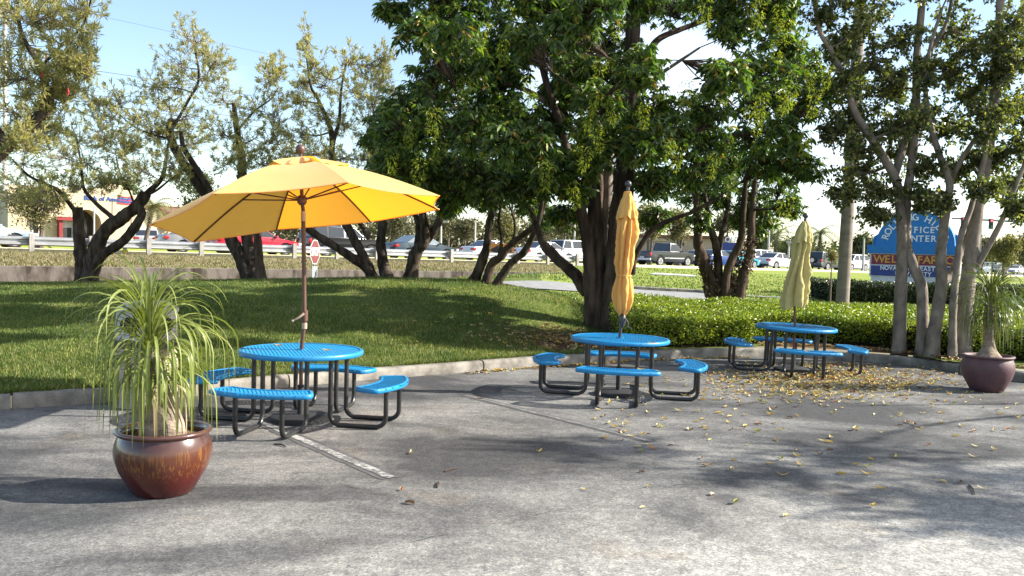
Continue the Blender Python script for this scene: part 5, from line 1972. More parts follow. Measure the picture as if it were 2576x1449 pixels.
m_seen = {}
far = [
    ('low dark tree in front of the bank at the left edge, by the cash machine', 98, 430, 570, 85, 50, m_lf_yel, 2200, 0.20, 2),
    ('rounded tree rising behind the bank parapet', 300, 440, 520, 60, 90, m_lf_far2, 900, 0.4, 1),
    ('bushy tree behind the brown tiled roof, left of the umbrella', 500, 425, 540, 70, 95, m_lf_far2, 1100, 0.4, 1),
    ('olive tree showing under the umbrella, behind the red car', 700, 500, 600, 70, 95, m_lf_far, 900, 0.4, 1),
    ('olive tree behind the black van roof', 800, 480, 600, 75, 95, m_lf_far, 1000, 0.4, 1),
    ('olive brown tree behind the dark sedan', 985, 500, 600, 80, 100, m_lf_far, 1300, 0.4, 1),
    ('bare brownish tree behind the bonnet of the dark sedan', 1095, 525, 605, 65, 110, m_lf_far, 900, 0.4, 1),
    ('low brownish tree behind the first white sedan', 1170, 545, 608, 55, 105, m_lf_far, 900, 0.4, 1),
    ('yellowish tree behind the orange arrow sign', 1265, 520, 615, 50, 80, m_lf_yel, 1200, 0.32, 1),
    ('brownish tree behind the long white sedan', 1370, 545, 612, 60, 110, m_lf_far, 900, 0.4, 1),
    ('olive tree behind the white van, left of the thick trunk', 1440, 515, 612, 55, 100, m_lf_far, 1000, 0.4, 1),
    ('feathery olive tree right above the dark pickup bed', 1635, 500, 605, 50, 82, m_lf_yel, 1300, 0.32, 2),
    ('feathery olive tree above the dark pickup bonnet', 1705, 520, 610, 45, 84, m_lf_yel, 1100, 0.32, 3),
    ('pale tree between the flaky trunks', 1830, 520, 600, 55, 100, m_lf_far, 900, 0.4, 1),
    ('green tree left of the feathery palm', 1915, 560, 650, 40, 100, m_lf_far2, 900, 0.36, 1),
    ('green tree between the feathery palm and the faded umbrella', 1985, 590, 655, 40, 105, m_lf_far2, 800, 0.36, 1),
    ('low tree right of the faded umbrella, below the second palm', 2040, 615, 660, 35, 105, m_lf_far, 700, 0.36, 1),
    ('dark rounded tree beyond the road, left of the blue sign', 2170, 578, 650, 45, 105, m_lf_far2, 1200, 0.42, 1),
    ('dark tree partly behind the blue sign', 2225, 590, 655, 40, 110, m_lf_far2, 900, 0.42, 1),
    ('grey olive tree under the signal arm', 2470, 585, 665, 50, 100, m_lf_far, 1000, 0.42, 1),
    ('young tree right of the thick grey trunk, before the parked cars', 2525, 590, 668, 45, 75, m_lf_yel, 1400, 0.26, 1),
    ('grey olive tree at the right edge', 2580, 570, 665, 45, 105, m_lf_far, 900, 0.42, 1),
]
for lab, u, vt, vb, hw, D, mt, n, lf, ntk in far:
    far_tree(lab, u, vt, vb, hw, D, mt, n, lf, ntk)
far_tree('small yellow leaved sapling at the left end of the dark hedge', 2092, 622, 668, 20, 33, m_lf_yel, 240, 0.11, 1, 'sapling', 0.2, 'saplings')

# the wooded skyline far behind reads as one mass
def treeline(u0, u1, vt, vb, D, n, mat, seed):
    u = RNG.uniform(u0, u1, n)
    top = np.array([vt + 14 * mnoise.noise((a * 0.012, seed, 0)) + 9 * mnoise.noise((a * 0.05, seed, 3)) for a in u])
    v = top + (vb - top) * RNG.random(n) ** 0.8
    Dd = D + RNG.uniform(-6, 6, n)
    pos = np.array([P(a, b, c) for a, b, c in zip(u, v, Dd)])
    o = leaves_mesh('treeline', pos, RNG.normal(size=(n, 3)), RNG.uniform(0.7, 1.3, n), RNG.uniform(0.4, 0.8, n), mat, None, None)
    tag(o, kind='stuff')


treeline(380, 1560, 560, 640, 165, 9000, m_lf_far, 1.0)
treeline(1560, 2760, 610, 672, 175, 6500, m_lf_far2, 5.0)
treeline(-200, 420, 540, 620, 150, 3000, m_lf_far2, 9.0)

# ================================================================== hedges
m_lf_hedge = leaf_mat('lime_hedge_leaf', [(0, (0.055, 0.095, 0.012)), (0.4, (0.135, 0.20, 0.018)), (0.75, (0.26, 0.32, 0.028)), (1, (0.40, 0.42, 0.05))], trans=0.35, rough=0.4, tint=(1.2, 1.25, 0.4), spec=0.5, patch=(1.1, (0.6, 0.72, 0.7), (1.1, 1.1, 1.0)))
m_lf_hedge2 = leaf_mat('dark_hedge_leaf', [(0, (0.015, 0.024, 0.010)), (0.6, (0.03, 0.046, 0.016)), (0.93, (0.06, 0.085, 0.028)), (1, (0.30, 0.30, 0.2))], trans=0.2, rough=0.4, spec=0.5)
m_hcore = M('hedge_inner_shade', (0.012, 0.014, 0.008), 1.0, col2=(0.03, 0.022, 0.014), vscale=9, spec=0.0)


def hedge(label, xa, xb, front, back, h, ground, n_top, n_front, leaf, mat, name='hedge'):
    xm = (xa + xb) / 2
    base = np.array([xm, front(xm), ground(xm, front(xm))])
    t = thing(name, label, 'hedge', base)
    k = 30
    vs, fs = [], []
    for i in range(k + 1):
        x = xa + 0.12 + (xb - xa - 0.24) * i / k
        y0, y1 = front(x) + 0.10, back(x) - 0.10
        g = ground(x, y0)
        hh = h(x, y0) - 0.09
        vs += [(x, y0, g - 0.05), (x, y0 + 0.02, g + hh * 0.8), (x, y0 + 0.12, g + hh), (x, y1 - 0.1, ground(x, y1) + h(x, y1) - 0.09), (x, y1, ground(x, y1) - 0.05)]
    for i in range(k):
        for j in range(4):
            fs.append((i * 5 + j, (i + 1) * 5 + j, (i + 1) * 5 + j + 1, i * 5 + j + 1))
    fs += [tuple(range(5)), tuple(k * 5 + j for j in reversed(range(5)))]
    MB().add(vs, fs).build('dark_core', m_hcore, t, origin=base)  # solid core, not stems; the hedge's inner shade is its dark colour
    pos, dr = [], []
    for _ in range(n_top):
        x = random.uniform(xa, xb)
        y0, y1 = front(x), back(x)
        y = y0 + (y1 - y0) * random.random()
        dz = -abs(random.gauss(0, 0.05)) + 0.045 * random.random()
        pos.append((x, y, ground(x, y) + h(x, y) + dz))
        dr.append((random.gauss(0, 1), random.gauss(0, 1) - 0.2, random.gauss(0.45, 0.5)))
    for _ in range(n_front):
        q = random.random()
        if q < 0.86:
            x = random.uniform(xa, xb)
            y = front(x) + random.gauss(0.04, 0.06)
        else:
            x = xa + random.gauss(0.04, 0.05)
            y = front(x) + (back(x) - front(x)) * random.random()
        g = ground(x, y)
        z = g + 0.05 + (h(x, y) - 0.03) * random.random() ** 0.75
        pos.append((x, y, z))
        dr.append((random.gauss(0, 1), random.gauss(-0.5, 0.8), random.gauss(0.1, 0.7)))
    n = len(pos)
    leaves_mesh('foliage', pos, dr, RNG.uniform(0.75, 1.3, n) * leaf, RNG.uniform(0.45, 0.7, n) * leaf, mat, t, base)
    return t


def hf(x):
    return kerb_y(x) + interp_poly(x, [(1.5, .5), (4.4, .42), (5.4, .95), (7.2, 1.3), (8.0, 1.8), (12, 2.4)]) + 0.07 * mnoise.noise((x * 1.7, 0, 4))


def hback(x):
    return 21.2 + 0.2 * mnoise.noise((x, 3, 1))


def hh(x, y):
    return 0.54 + 0.11 * mnoise.noise((x * 0.9, y * 0.9, 2)) + 0.05 * mnoise.noise((x * 3, y * 3, 2))


hedge('wide low lime green hedge behind the two right tables', 1.95, 11.5, hf, hback, hh, lambda x, y: max(0.13, lawn_z(x, y)), 62000, 19000, 0.05, m_lf_hedge)
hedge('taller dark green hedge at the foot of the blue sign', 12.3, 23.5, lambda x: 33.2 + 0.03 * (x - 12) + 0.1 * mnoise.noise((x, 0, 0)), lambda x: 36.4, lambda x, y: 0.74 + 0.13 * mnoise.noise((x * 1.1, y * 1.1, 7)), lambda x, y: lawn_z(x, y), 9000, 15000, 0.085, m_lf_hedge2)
m_lily = leaf_mat('pale_strap_leaf', [(0, (0.08, 0.12, 0.035)), (0.6, (0.15, 0.19, 0.06)), (1, (0.26, 0.27, 0.11))], 0.3, 0.5)
for i, (u, v, D) in enumerate(((2470, 742, 27), (2520, 730, 28), (2556, 735, 26.5), (2498, 760, 25))):
    b = P(u, v, D)
    g = lawn_z(b[0], b[1])
    t = thing('lily_shrub', ('arching strap leaved clump right of the thick grey trunk', 'second strap leaved clump from the thick grey trunk', 'strap leaved clump at the right edge below the parked cars', 'nearest strap leaved clump behind the purple pot')[i], 'shrub', (b[0], b[1], g), group='strap leaved clumps')
    mb = MB()
    for q in range(70):
        strap(mb, (random.gauss(0, .16), random.gauss(0, .16), 0), random.uniform(0, 6.28), radians(random.uniform(45, 85)), random.uniform(0.7, 1.15), 0.05, random.uniform(1.2, 2.2), 6)
    mb.build('leaves', m_lily, t, smooth=True)['kind'] = 'stuff'

# ================================================================== fallen leaves and sticks
m_dl = [M('yellow_dry_leaf', (0.58, 0.42, 0.09), 0.6, col2=(0.46, 0.31, 0.09), vscale=25, trans=0.15),
        M('pale_dry_leaf', (0.62, 0.52, 0.26), 0.6, col2=(0.48, 0.38, 0.19), vscale=25, trans=0.15),
        M('orange_dry_leaf', (0.48, 0.17, 0.025), 0.6, col2=(0.32, 0.11, 0.03), vscale=25, trans=0.15),
        M('brown_dry_leaf', (0.22, 0.13, 0.06), 0.7, col2=(0.14, 0.08, 0.04), vscale=25, trans=0.1),
        M('green_yellow_leaf', (0.34, 0.34, 0.06), 0.6, col2=(0.26, 0.25, 0.06), vscale=25, trans=0.15)]


def dry_leaf(curl, bend, L_=0.11, W_=0.042):
    vs, fs = [], []
    n = 5
    for i in range(n + 1):
        g = i / n
        w = W_ / 2 * sin(pi * (0.06 + 0.9 * g)) ** 0.7
        x = (g - 0.5) * L_
        z = 0.008 + bend * (g - 0.5) ** 2 * 4
        vs += [(x, -w, z + curl), (x, 0, z), (x, w, z + curl)]
    for i in range(n):
        fs += [(3 * i, 3 * i + 3, 3 * i + 4, 3 * i + 1), (3 * i + 1, 3 * i + 4, 3 * i + 5, 3 * i + 2)]
    return vs, fs


shapes = [dry_leaf(0.012, 0.012), dry_leaf(0.02, 0.02, 0.09, 0.05), dry_leaf(0.006, 0.028, 0.12, 0.035), dry_leaf(0.016, -0.006, 0.08, 0.045)]
meshes = {}


def litter_pos(kind):
    while True:
        if kind == 0:       # drift round the farthest table
            u, v = random.gauss(2080, 150), random.gauss(952, 26)
            if v < 905 + 0.06 * abs(u - 2000) or v > 1030 or u > 2440:
                continue
        elif kind == 1:     # scattered over the right of the lot
            u, v = random.uniform(1480, 2576), 960 + abs(random.gauss(0, 105))
            if v > 1340:
                continue
        elif kind == 2:
            u, v = random.uniform(1000, 2500), random.uniform(1000, 1290)
        else:               # along the kerb by the thick trunk
            u, v = random.uniform(1180, 1900), 0
            x, y = G(u, 930)[:2]
            for _ in range(6):
                y = kerb_y(x) - abs(random.gauss(0.03, 0.12)) - 0.06
                x = (u - CX) / F * y
            return x, y
        x, y = G(u, v)[:2]
        if y < kerb_y(x) - 0.05:
            return x, y


rest_v, rest_f = [], {}
leafpos = [litter_pos(0) for _ in range(1600)] + [litter_pos(1) for _ in range(230)] + [litter_pos(2) for _ in range(16)] + [litter_pos(3) for _ in range(260)]
leafpos.sort(key=lambda p: p[1])
wts = [0.40, 0.30, 0.06, 0.16, 0.08]
LB = {0: 'dry yellow leaf lying on the asphalt', 1: 'pale dry leaf lying on the asphalt', 2: 'orange dry leaf lying on the asphalt', 3: 'brown dry leaf lying on the asphalt', 4: 'greenish yellow leaf lying on the asphalt'}


def where(x, y):
    spots = [(T1_AT, 1.5, 'close to the nearest blue table'), (T2_AT, 1.5, 'beside the middle blue table'), (T3_AT, 1.6, 'in the drift round the farthest blue table'), (POT2, 1.6, 'beside the purple pot')]
    for (a, b), r, w in spots:
        if (x - a) ** 2 + (y - b) ** 2 < r * r:
            return w
    if x > 1.3 + 0.28 * y:
        return 'on the far right of the asphalt before the purple pot'
    if y < 7.2:
        return 'alone on the open asphalt near the front'
    if x < 0.6:
        return 'on the asphalt between the left and middle tables'
    if x < 0.30 * y:
        return 'on the asphalt in front of the middle blue table'
    return 'on the asphalt in front of the farthest blue table'


rest = [MB() for _ in m_dl]
for i, (x, y) in enumerate(leafpos):
    mi_ = random.choices(range(5), wts)[0]
    sh = random.randrange(4)
    rz, sc_ = random.uniform(0, 6.28), random.uniform(0.5, 0.95)
    if i < 290:
        key = (sh, mi_)
        if key not in meshes:
            o = MB().add(*shapes[sh]).build('fallen_leaf', m_dl[mi_], smooth=True)
            meshes[key] = o
        else:
            o = meshes[key].copy()
            COL.objects.link(o)
        tag(o, LB[mi_].replace('on the asphalt', where(x, y)), 'leaf', 'fallen leaves on the asphalt')
        o.location = (x, y, 0.002)
        o.rotation_euler = (random.uniform(-.12, .12), random.uniform(-.12, .12), rz)
        o.scale = (sc_,) * 3
    else:
        ca, sa = cos(rz) * sc_, sin(rz) * sc_
        rest[mi_].add([(x + a * ca - b * sa, y + a * sa + b * ca, c * sc_ + 0.002 + 0.012 * random.random() * 0) for a, b, c in shapes[sh][0]], shapes[sh][1])
allr = MB()
for mi_, r in enumerate(rest):
    allr.add(r.v, r.f, mi_)
tag(allr.build('leaf_litter', m_dl, smooth=True), kind='stuff')
# leaf litter in the bed round the thick trunk
bed = MB()
for _ in range(900):
    a, r = random.uniform(0, 6.28), abs(random.gauss(0, 1.0))
    x, y = 0.9 + r * cos(a) * 1.3, 15.3 + r * sin(a) * 0.9
    if random.random() < 0.45:
        x = random.uniform(4.6, 8.5)
        y = kerb_y(x) + random.uniform(0.2, 0.9)
    if y < kerb_y(x) + 0.2:
        continue
    sh, rz = random.choice(shapes), random.uniform(0, 6.28)
    z = lawn_z(x, y) + 0.01
    bed.add([(x + p * cos(rz) - q * sin(rz), y + p * sin(rz) + q * cos(rz), z + c) for p, q, c in sh[0]], sh[1], random.choice((0, 1, 3, 3, 3)))
tag(bed.build('leaf_litter', m_dl, smooth=True), kind='stuff')
# a few leaves lying on the tables and seats
for lab, u, v, z in (('pale leaf lying on the front seat of the middle table', 1612, 932, 0.447), ('yellow leaf lying on the top of the middle table', 1640, 866, 0.732), ('dry leaf on the top of the nearest table', 700, 872, 0.732),
                     ('pale leaf on the top of the farthest table', 2040, 822, 0.722), ('yellow leaf near the rim of the nearest table', 822, 884, 0.732), ('pale leaf on the front seat of the farthest table', 2030, 886, 0.45)):
    p = G(u, v, z)
    o = MB().add(*dry_leaf(0.010, 0.012, 0.085, 0.036)).build('fallen_leaf', m_dl[1 if 'pale' in lab else 0], smooth=True)
    o.location = tuple(p)
    o.rotation_euler = (0, 0, random.uniform(0, 6))
    tag(o, lab, 'leaf', 'leaves on the tables')
m_stick = M('dark_stick', (0.045, 0.028, 0.02), 0.9)
for lab, u0, v0, u1, v1 in (('short dark stick near the worn line in front of the nearest table', 690, 1119, 719, 1126), ('thin reddish twig on the open asphalt, middle of the lot', 1118, 1188, 1152, 1180), ('tiny dark stick standing out on the open asphalt', 1099, 1228, 1102, 1214),
                            ('thin curved twig on the right asphalt', 2438, 1222, 2452, 1246)):
    a, b = G(u0, v0), G(u1, v1)
    t = b - a
    o = MB().tube([a + [0, 0, .008], a + t * 0.5 + [0.01, 0.012, .014], b + [0, 0, .008]], [0.007, 0.008, 0.004], 6).build('stick', m_stick, smooth=True, origin=a)
    o.location = tuple(a)
    tag(o, lab, 'stick')
# ================================================================== guardrail
m_wood = M('weathered_post', (0.36, 0.34, 0.31), 0.9, col2=(0.22, 0.205, 0.19), vscale=5, stretch=(1, 1, 0.3), bump=0.5, bscale=25, spec=0.1)
m_galv = M('galvanised_steel', (0.42, 0.43, 0.44), 0.42, 0.55, col2=(0.34, 0.35, 0.36), vscale=2)
gr = thing('guardrail', 'long galvanised guardrail on grey wooden posts along the road', 'guardrail', (0, 53.7, roadz(0)))
go = np.array(gr.location)
PU = [-190, -78, 78, 228, 372, 504, 624, 738, 845, 945, 1042, 1133, 1221, 1300, 1375, 1449]
PS = [lane(u, 0) for u in PU]
ANG = atan2(T2[1], T2[0])
for s in PS:
    p = road_pt(s, -0.10)
    mb = MB().box((p[0], p[1], p[2] + 0.24), (0.19, 0.15, 1.0), ANG)
    mb.box((p[0] + N2[0] * .12, p[1] + N2[1] * .12, p[2] + 0.44), (0.17, 0.085, 0.36), ANG)
    mb.build('post', m_wood, gr, origin=go)
sec = [(0.15, 0.24), (0.05, 0.29), (0.05, 0.35), (0.15, 0.41), (0.15, 0.46), (0.05, 0.52), (0.05, 0.58), (0.15, 0.63)]
SE = PS + [PS[-1] + 1.2]
for s0, s1 in zip(SE, SE[1:]):
    vs, fs = [], []
    for q in range(3):
        s = s0 + (s1 - s0) * q / 2
        for off in (0.0, 0.012):
            for o_, z_ in sec:
                p = road_pt(s, o_ + off + (0.006 if q == 0 else 0.0))
                vs.append((p[0], p[1], p[2] + z_))
    m = 2 * len(sec)
    k = len(sec)
    for q in range(2):
        for j in range(k - 1):
            fs.append((q * m + j, q * m + j + 1, (q + 1) * m + j + 1, (q + 1) * m + j))
            fs.append((q * m + k + j, (q + 1) * m + k + j, (q + 1) * m + k + j + 1, q * m + k + j + 1))
        fs.append((q * m, (q + 1) * m, (q + 1) * m + k, q * m + k))
        fs.append((q * m + k - 1, q * m + 2 * k - 1, (q + 1) * m + 2 * k - 1, (q + 1) * m + k - 1))
    MB().add(vs, fs).build('rail_beam', m_galv, gr, origin=go, smooth=True, sharp=30)

# ================================================================== vehicles
m_glass = M('dark_car_glass', (0.025, 0.03, 0.035), 0.06, spec=0.8)
m_glass_l = M('pale_car_glass', (0.16, 0.20, 0.22), 0.06, spec=0.8)
m_tyre = M('tyre', (0.018, 0.018, 0.018), 0.85)
m_rimm = M('wheel_rim', (0.55, 0.55, 0.56), 0.3, 0.5)
m_tail = M('red_tail_light', (0.45, 0.015, 0.02), 0.2)
m_head = M('head_light', (0.65, 0.66, 0.68), 0.1)
m_trim = M('black_trim', (0.02, 0.02, 0.022), 0.6)
m_plate = M('number_plate', (0.6, 0.6, 0.58), 0.5)
PAINT = {}


def paint(name, col, rough=0.28):
    if name not in PAINT:
        PAINT[name] = M(name + '_car_paint', col, rough, 0.0, col2=tuple(c * 0.94 for c in col), coat=0.4)
    return PAINT[name]


CARS = {
    'sedan': dict(L=4.6, W=1.80, wb=1.36, wr=0.325, low=[(2.28, .30), (2.34, .50), (2.26, .66), (2.02, .75), (0.98, .93), (-1.50, 1.00), (-2.12, .99), (-2.26, .90), (-2.32, .62), (-2.26, .34)],
                  cab=[(1.02, .92), (0.20, 1.40), (-0.80, 1.43), (-1.62, .99)], roofw=.60, pil=[-0.28]),
    'suv': dict(L=4.8, W=1.90, wb=1.40, wr=0.37, low=[(2.36, .36), (2.42, .60), (2.36, .88), (2.10, .99), (1.10, 1.08), (-2.10, 1.12), (-2.32, 1.08), (-2.38, .70), (-2.34, .40)],
                cab=[(1.12, 1.07), (0.42, 1.70), (-2.02, 1.74), (-2.30, 1.10)], roofw=.68, pil=[-0.25, -1.3]),
    'pickup': dict(L=5.3, W=1.95, wb=1.62, wr=0.38, low=[(2.62, .40), (2.68, .62), (2.62, .92), (2.30, 1.04), (1.10, 1.12), (-0.50, 1.14), (-0.60, 1.14), (-2.58, 1.13), (-2.66, .80), (-2.62, .45)],
                   cab=[(1.08, 1.11), (0.40, 1.74), (-0.30, 1.78), (-0.48, 1.14)], roofw=.68, pil=[]),
}


def car(kind, pmat, u, o_, label, dirn=1, glass=None, spare=False, group='vehicles on the road', cat='car', s=None, at=None, rot=None):
    K = CARS[kind]
    W2, wb, wr = K['W'] / 2, K['wb'], K['wr']
    if at is None:
        s = lane(u, o_) if s is None else s
        p = road_pt(s, o_, 0.065)
        rz = ANG + (0 if dirn > 0 else pi)
    else:
        p, rz = at, rot
    t = thing({'sedan': 'sedan_car', 'suv': 'suv_car', 'pickup': 'pickup_truck'}[kind], label, cat, p, rz, group)
    glass = glass or m_glass
    if kind == 'pickup':
        glass = m_glass
    low = K['low']
    zb = low[0][1] - 0.06
    out = list(low)
    # underside with wheel arches, rear to front
    for cx in (-wb, wb):
        ra = wr + 0.06
        out.append((cx - ra, zb))
        for q in range(1, 8):
            a = pi - pi * q / 8
            out.append((cx + ra * cos(a), max(zb, wr + ra * sin(a))))
        out.append((cx + ra, zb))

    def half(x, z):
        f = 1.0
        e = abs(x) / (K['L'] / 2)
        if e > 0.86:
            f *= 1 - 0.16 * ((e - 0.86) / 0.14) ** 1.5
        if z > 0.68:
            f *= 0.955 if kind != 'pickup' else 0.98
        if z < 0.35:
            f *= 0.965
        return W2 * f
    n = len(out)
    vs = [(x, -half(x, z), z) for x, z in out] + [(x, half(x, z), z) for x, z in out]
    fs = [tuple(range(n)), tuple(range(2 * n - 1, n - 1, -1))] + [(i, n + i, n + (i + 1) % n, (i + 1) % n) for i in range(n)]
    mb = MB().add(vs, fs)
    mb.build('body', pmat, t, bevel=0.035, sharp=40)
    # greenhouse
    cb = K['cab']
    wb_, wt = W2 * 0.93, W2 * K['roofw'] / 0.72
    wt = min(wt, W2 * 0.80)
    A = [(cb[0][0], wb_, cb[0][1]), (cb[1][0], wt, cb[1][1]), (cb[2][0], wt, cb[2][1]), (cb[3][0], wb_, cb[3][1])]
    xm = (A[1][0] + A[2][0]) / 2
    crown = cb[2][1] + 0.035
    vs = [(x, -y, z) for x, y, z in A] + list(A) + [(xm, -wt * 0.6, crown), (xm, wt * 0.6, crown)]
    fs = [(0, 1, 2, 3), (7, 6, 5, 4), (0, 4, 5, 1), (2, 6, 7, 3), (1, 8, 2), (5, 6, 9), (1, 5, 9, 8), (2, 8, 9, 6)]
    MB().add(vs, fs).build('cabin', pmat, t, bevel=0.03, sharp=30)

    def pane(corners, inset, name, mat=glass):
        c = [Vector(q) for q in corners]
        nrm = (c[1] - c[0]).cross(c[3] - c[0]).normalized()
        ce = sum(c, Vector()) / 4
        if nrm.dot(ce - Vector((xm, 0, 1.0))) < 0:
            nrm = -nrm
        w = [q + (ce - q) * inset + nrm * 0.012 for q in c]
        w2 = [q - nrm * 0.008 for q in w]
        return MB().add([tuple(q) for q in w] + [tuple(q) for q in w2], [(0, 1, 2, 3), (7, 6, 5, 4)] + [(i, (i + 1) % 4, 4 + (i + 1) % 4, 4 + i) for i in range(4)]).build(name, mat, t)
    for sg in (-1, 1):
        S = [Vector((x, sg * y, z)) for x, y, z in A]
        cuts = [0.0] + sorted([(A[0][0] - px_) / (A[0][0] - A[3][0]) for px_ in K['pil']]) + [1.0]
        for c0, c1 in zip(cuts, cuts[1:]):
            def edge(base, f):
                a_, b_ = (S[0], S[3]) if base else (S[1], S[2])
                if base:
                    return a_.lerp(b_, f)
                x = S[0].x + (S[3].x - S[0].x) * f
                g = min(1, max(0, (S[1].x - x) / (S[1].x - S[2].x)))
                return a_.lerp(b_, g)
            pane([edge(True, c0), edge(False, c0), edge(False, c1), edge(True, c1)], 0.13, 'side_window')
    S = [Vector((x, y, z)) for x, y, z in A]
    R_ = [Vector((x, -y, z)) for x, y, z in A]
    pane([R_[0], S[0], S[1], R_[1]], 0.10, 'windscreen', m_glass_l if glass is m_glass_l else glass)
    pane([R_[3], S[3], S[2], R_[2]], 0.12, 'rear_window')
    # wheels
    for cx in (-wb, wb):
        for sg in (-1, 1):
            y = sg * (W2 - 0.10)
            pr = [(wr * 0.60, -0.10), (wr * 0.95, -0.10), (wr, -0.07), (wr, 0.07), (wr * 0.95, 0.10), (wr * 0.60, 0.10)]
            mbw = MB()
            vs, fs = [], []
            nn = 20
            for r, h in pr:
                for q in range(nn):
                    a = 2 * pi * q / nn
                    vs.append((cx + r * cos(a), y + h, wr + r * sin(a)))
            for j in range(len(pr) - 1):
                for q in range(nn):
                    q2 = (q + 1) % nn
                    fs.append((j * nn + q, j * nn + q2, (j + 1) * nn + q2, (j + 1) * nn + q))
            fs += [tuple(range(nn)), tuple(5 * nn + q for q in reversed(range(nn)))]
            w = mbw.add(vs, fs).build('wheel', m_tyre, t, smooth=True, sharp=40)
            mr = MB()
            yy = y + sg * 0.104
            ring = [(wr * 0.62 * cos(2 * pi * q / 20), wr * 0.62 * sin(2 * pi * q / 20)) for q in range(20)]
            inn = [(wr * 0.50 * cos(2 * pi * q / 20), wr * 0.50 * sin(2 * pi * q / 20)) for q in range(20)]
            vv = [(cx + a, yy, wr + b) for a, b in ring] + [(cx + a, yy, wr + b) for a, b in inn]
            mr.add(vv, [(q, (q + 1) % 20, 20 + (q + 1) % 20, 20 + q) for q in range(20)])
            for q in range(5):
                a = 2 * pi * q / 5 + 0.3
                d0, d1 = a - 0.26, a + 0.26
                mr.add([(cx, yy + sg * .006, wr)] + [(cx + wr * 0.52 * cos(x), yy, wr + wr * 0.52 * sin(x)) for x in (d0, d1)], [(0, 1, 2)])
            mr.build('rim', m_rimm, w)
    # lights, bumpers, plates, mirrors
    xf = max(p_[0] for p_ in low)
    xr = min(p_[0] for p_ in low)
    zl = 0.66 if kind == 'sedan' else 0.86
    for sg in (-1, 1):
        MB().box((xf - 0.12, sg * W2 * 0.68, zl - .02), (0.18, 0.38, 0.14)).build('headlight', m_head, t, bevel=0.02)
        if kind == 'sedan':
            MB().box((xr + 0.13, sg * W2 * 0.72, 0.82), (0.22, 0.40, 0.15)).build('tail_light', m_tail, t, bevel=0.02)
        else:
            MB().box((xr + 0.05, sg * W2 * 0.80, 0.92), (0.14, 0.16, 0.26)).build('tail_light', m_tail, t, bevel=0.02)
        MB().box((cb[0][0] - 0.22, sg * (W2 + 0.06), cb[0][1] + 0.07), (0.10, 0.16, 0.12)).build('wing_mirror', pmat, t, bevel=0.02)
    MB().box((xr - 0.005, 0, 0.62 if kind == 'sedan' else 0.66), (0.02, 0.42, 0.13)).build('number_plate', m_plate, t)
    if kind == 'pickup':
        MB().box((-1.58, 0, 1.145), (1.86, 1.62, 0.012)).build('load_bed', m_trim, t)
        MB().box((xr - 0.05, 0, 0.52), (0.14, 1.8, 0.17)).build('rear_bumper', m_rimm, t, bevel=0.02)
        for sg in (-1, 1):
            MB().box((0.0, sg * (W2 - 0.006), 0.62), (2.3, 0.03, 0.10)).build('silver_stripe', m_rimm, t)
    else:
        MB().box((xr + 0.05, 0, 0.40), (0.16, W2 * 1.62, 0.12)).build('rear_bumper', m_trim, t, bevel=0.02)
    MB().box((xf - 0.06, 0, 0.50), (0.14, W2 * 1.1, 0.12)).build('grille', m_trim, t, bevel=0.02)
    if spare:
        vs, fs = [], []
        sp = MB()
        sp.prism([(0.34 * cos(2 * pi * q / 20), 0.34 * sin(2 * pi * q / 20)) for q in range(20)], lambda a, b, h: (h, a, 0.95 + b), xr - 0.2, xr)
        sw = sp.build('spare_wheel', m_tyre, t)
        MB().prism([(0.20 * cos(2 * pi * q / 20), 0.20 * sin(2 * pi * q / 20)) for q in range(20)], lambda a, b, h: (h, a, 0.95 + b), xr - 0.22, xr - 0.2).build('spare_cover', m_rimm, sw)
    return t


white = paint('white', (0.62, 0.62, 0.63))
silver = paint('silver', (0.40, 0.42, 0.44))
car('sedan', paint('pale_blue', (0.36, 0.46, 0.52)), -62, 3.2, 'pale blue car cut by the left edge of the picture behind the guardrail')
car('sedan', paint('grey', (0.20, 0.21, 0.22)), 508, 6.9, 'grey car mostly hidden by the left wing of the open umbrella')
car('sedan', paint('red', (0.50, 0.022, 0.045)), 640, 3.2, 'bright red car behind the guardrail and the umbrella pole')
car('suv', paint('black', (0.008, 0.009, 0.011)), 858, 3.3, 'black van behind the guardrail between the red car and the dark sedan', cat='van')
car('sedan', paint('dark_blue', (0.035, 0.055, 0.075)), 1057, 3.2, 'dark blue grey sedan with a red tail light behind the forked trunk', glass=m_glass_l)
car('sedan', white, 1238, 6.8, 'white sedan partly hidden by the orange arrow sign')
car('sedan', white, 1372, 3.3, 'long white sedan glinting in the sun left of the thick trunk')
car('suv', white, 1450, 7.2, 'white van with a dark rear window beside the thick trunk', cat='van')
car('pickup', paint('charcoal', (0.022, 0.028, 0.036)), 1672, 3.3, 'charcoal pickup truck with a silver side stripe', cat='pickup truck')
car('sedan', white, 1765, 6.8, 'white car just ahead of the charcoal pickup')
car('sedan', paint('deep_blue', (0.015, 0.05, 0.20)), 1800, 3.3, 'deep blue car seen between the flaky stems')
car('sedan', paint('turquoise', (0.03, 0.33, 0.45)), 1852, 3.4, 'turquoise car seen between the flaky stems')
car('suv', white, 1915, 7.0, 'white sport utility car behind the silver white sedan')
car('sedan', paint('silver_white', (0.52, 0.53, 0.55)), 1953, 3.3, 'silver white sedan with its back to us, left of the faded umbrella')
car('suv', paint('dark_teal', (0.06, 0.075, 0.085)), 2080, 3.3, 'dark sport utility car carrying a spare wheel on its back', spare=True)
car('suv', white, 2140, 6.8, 'white sport utility car right behind the pale palm trunk', -1)
car('sedan', silver, 2172, 13.0, 'silver car facing us beside the blue sign', -1)
car('suv', paint('blue_grey', (0.18, 0.24, 0.30)), 2466, 13.0, 'blue grey car facing us right of the thick grey trunk', -1)
car('sedan', paint('graphite', (0.09, 0.095, 0.10)), 2510, 13.2, 'graphite car facing us near the right edge', -1)
car('sedan', white, 2556, 13.4, 'white car facing us at the right edge', -1)
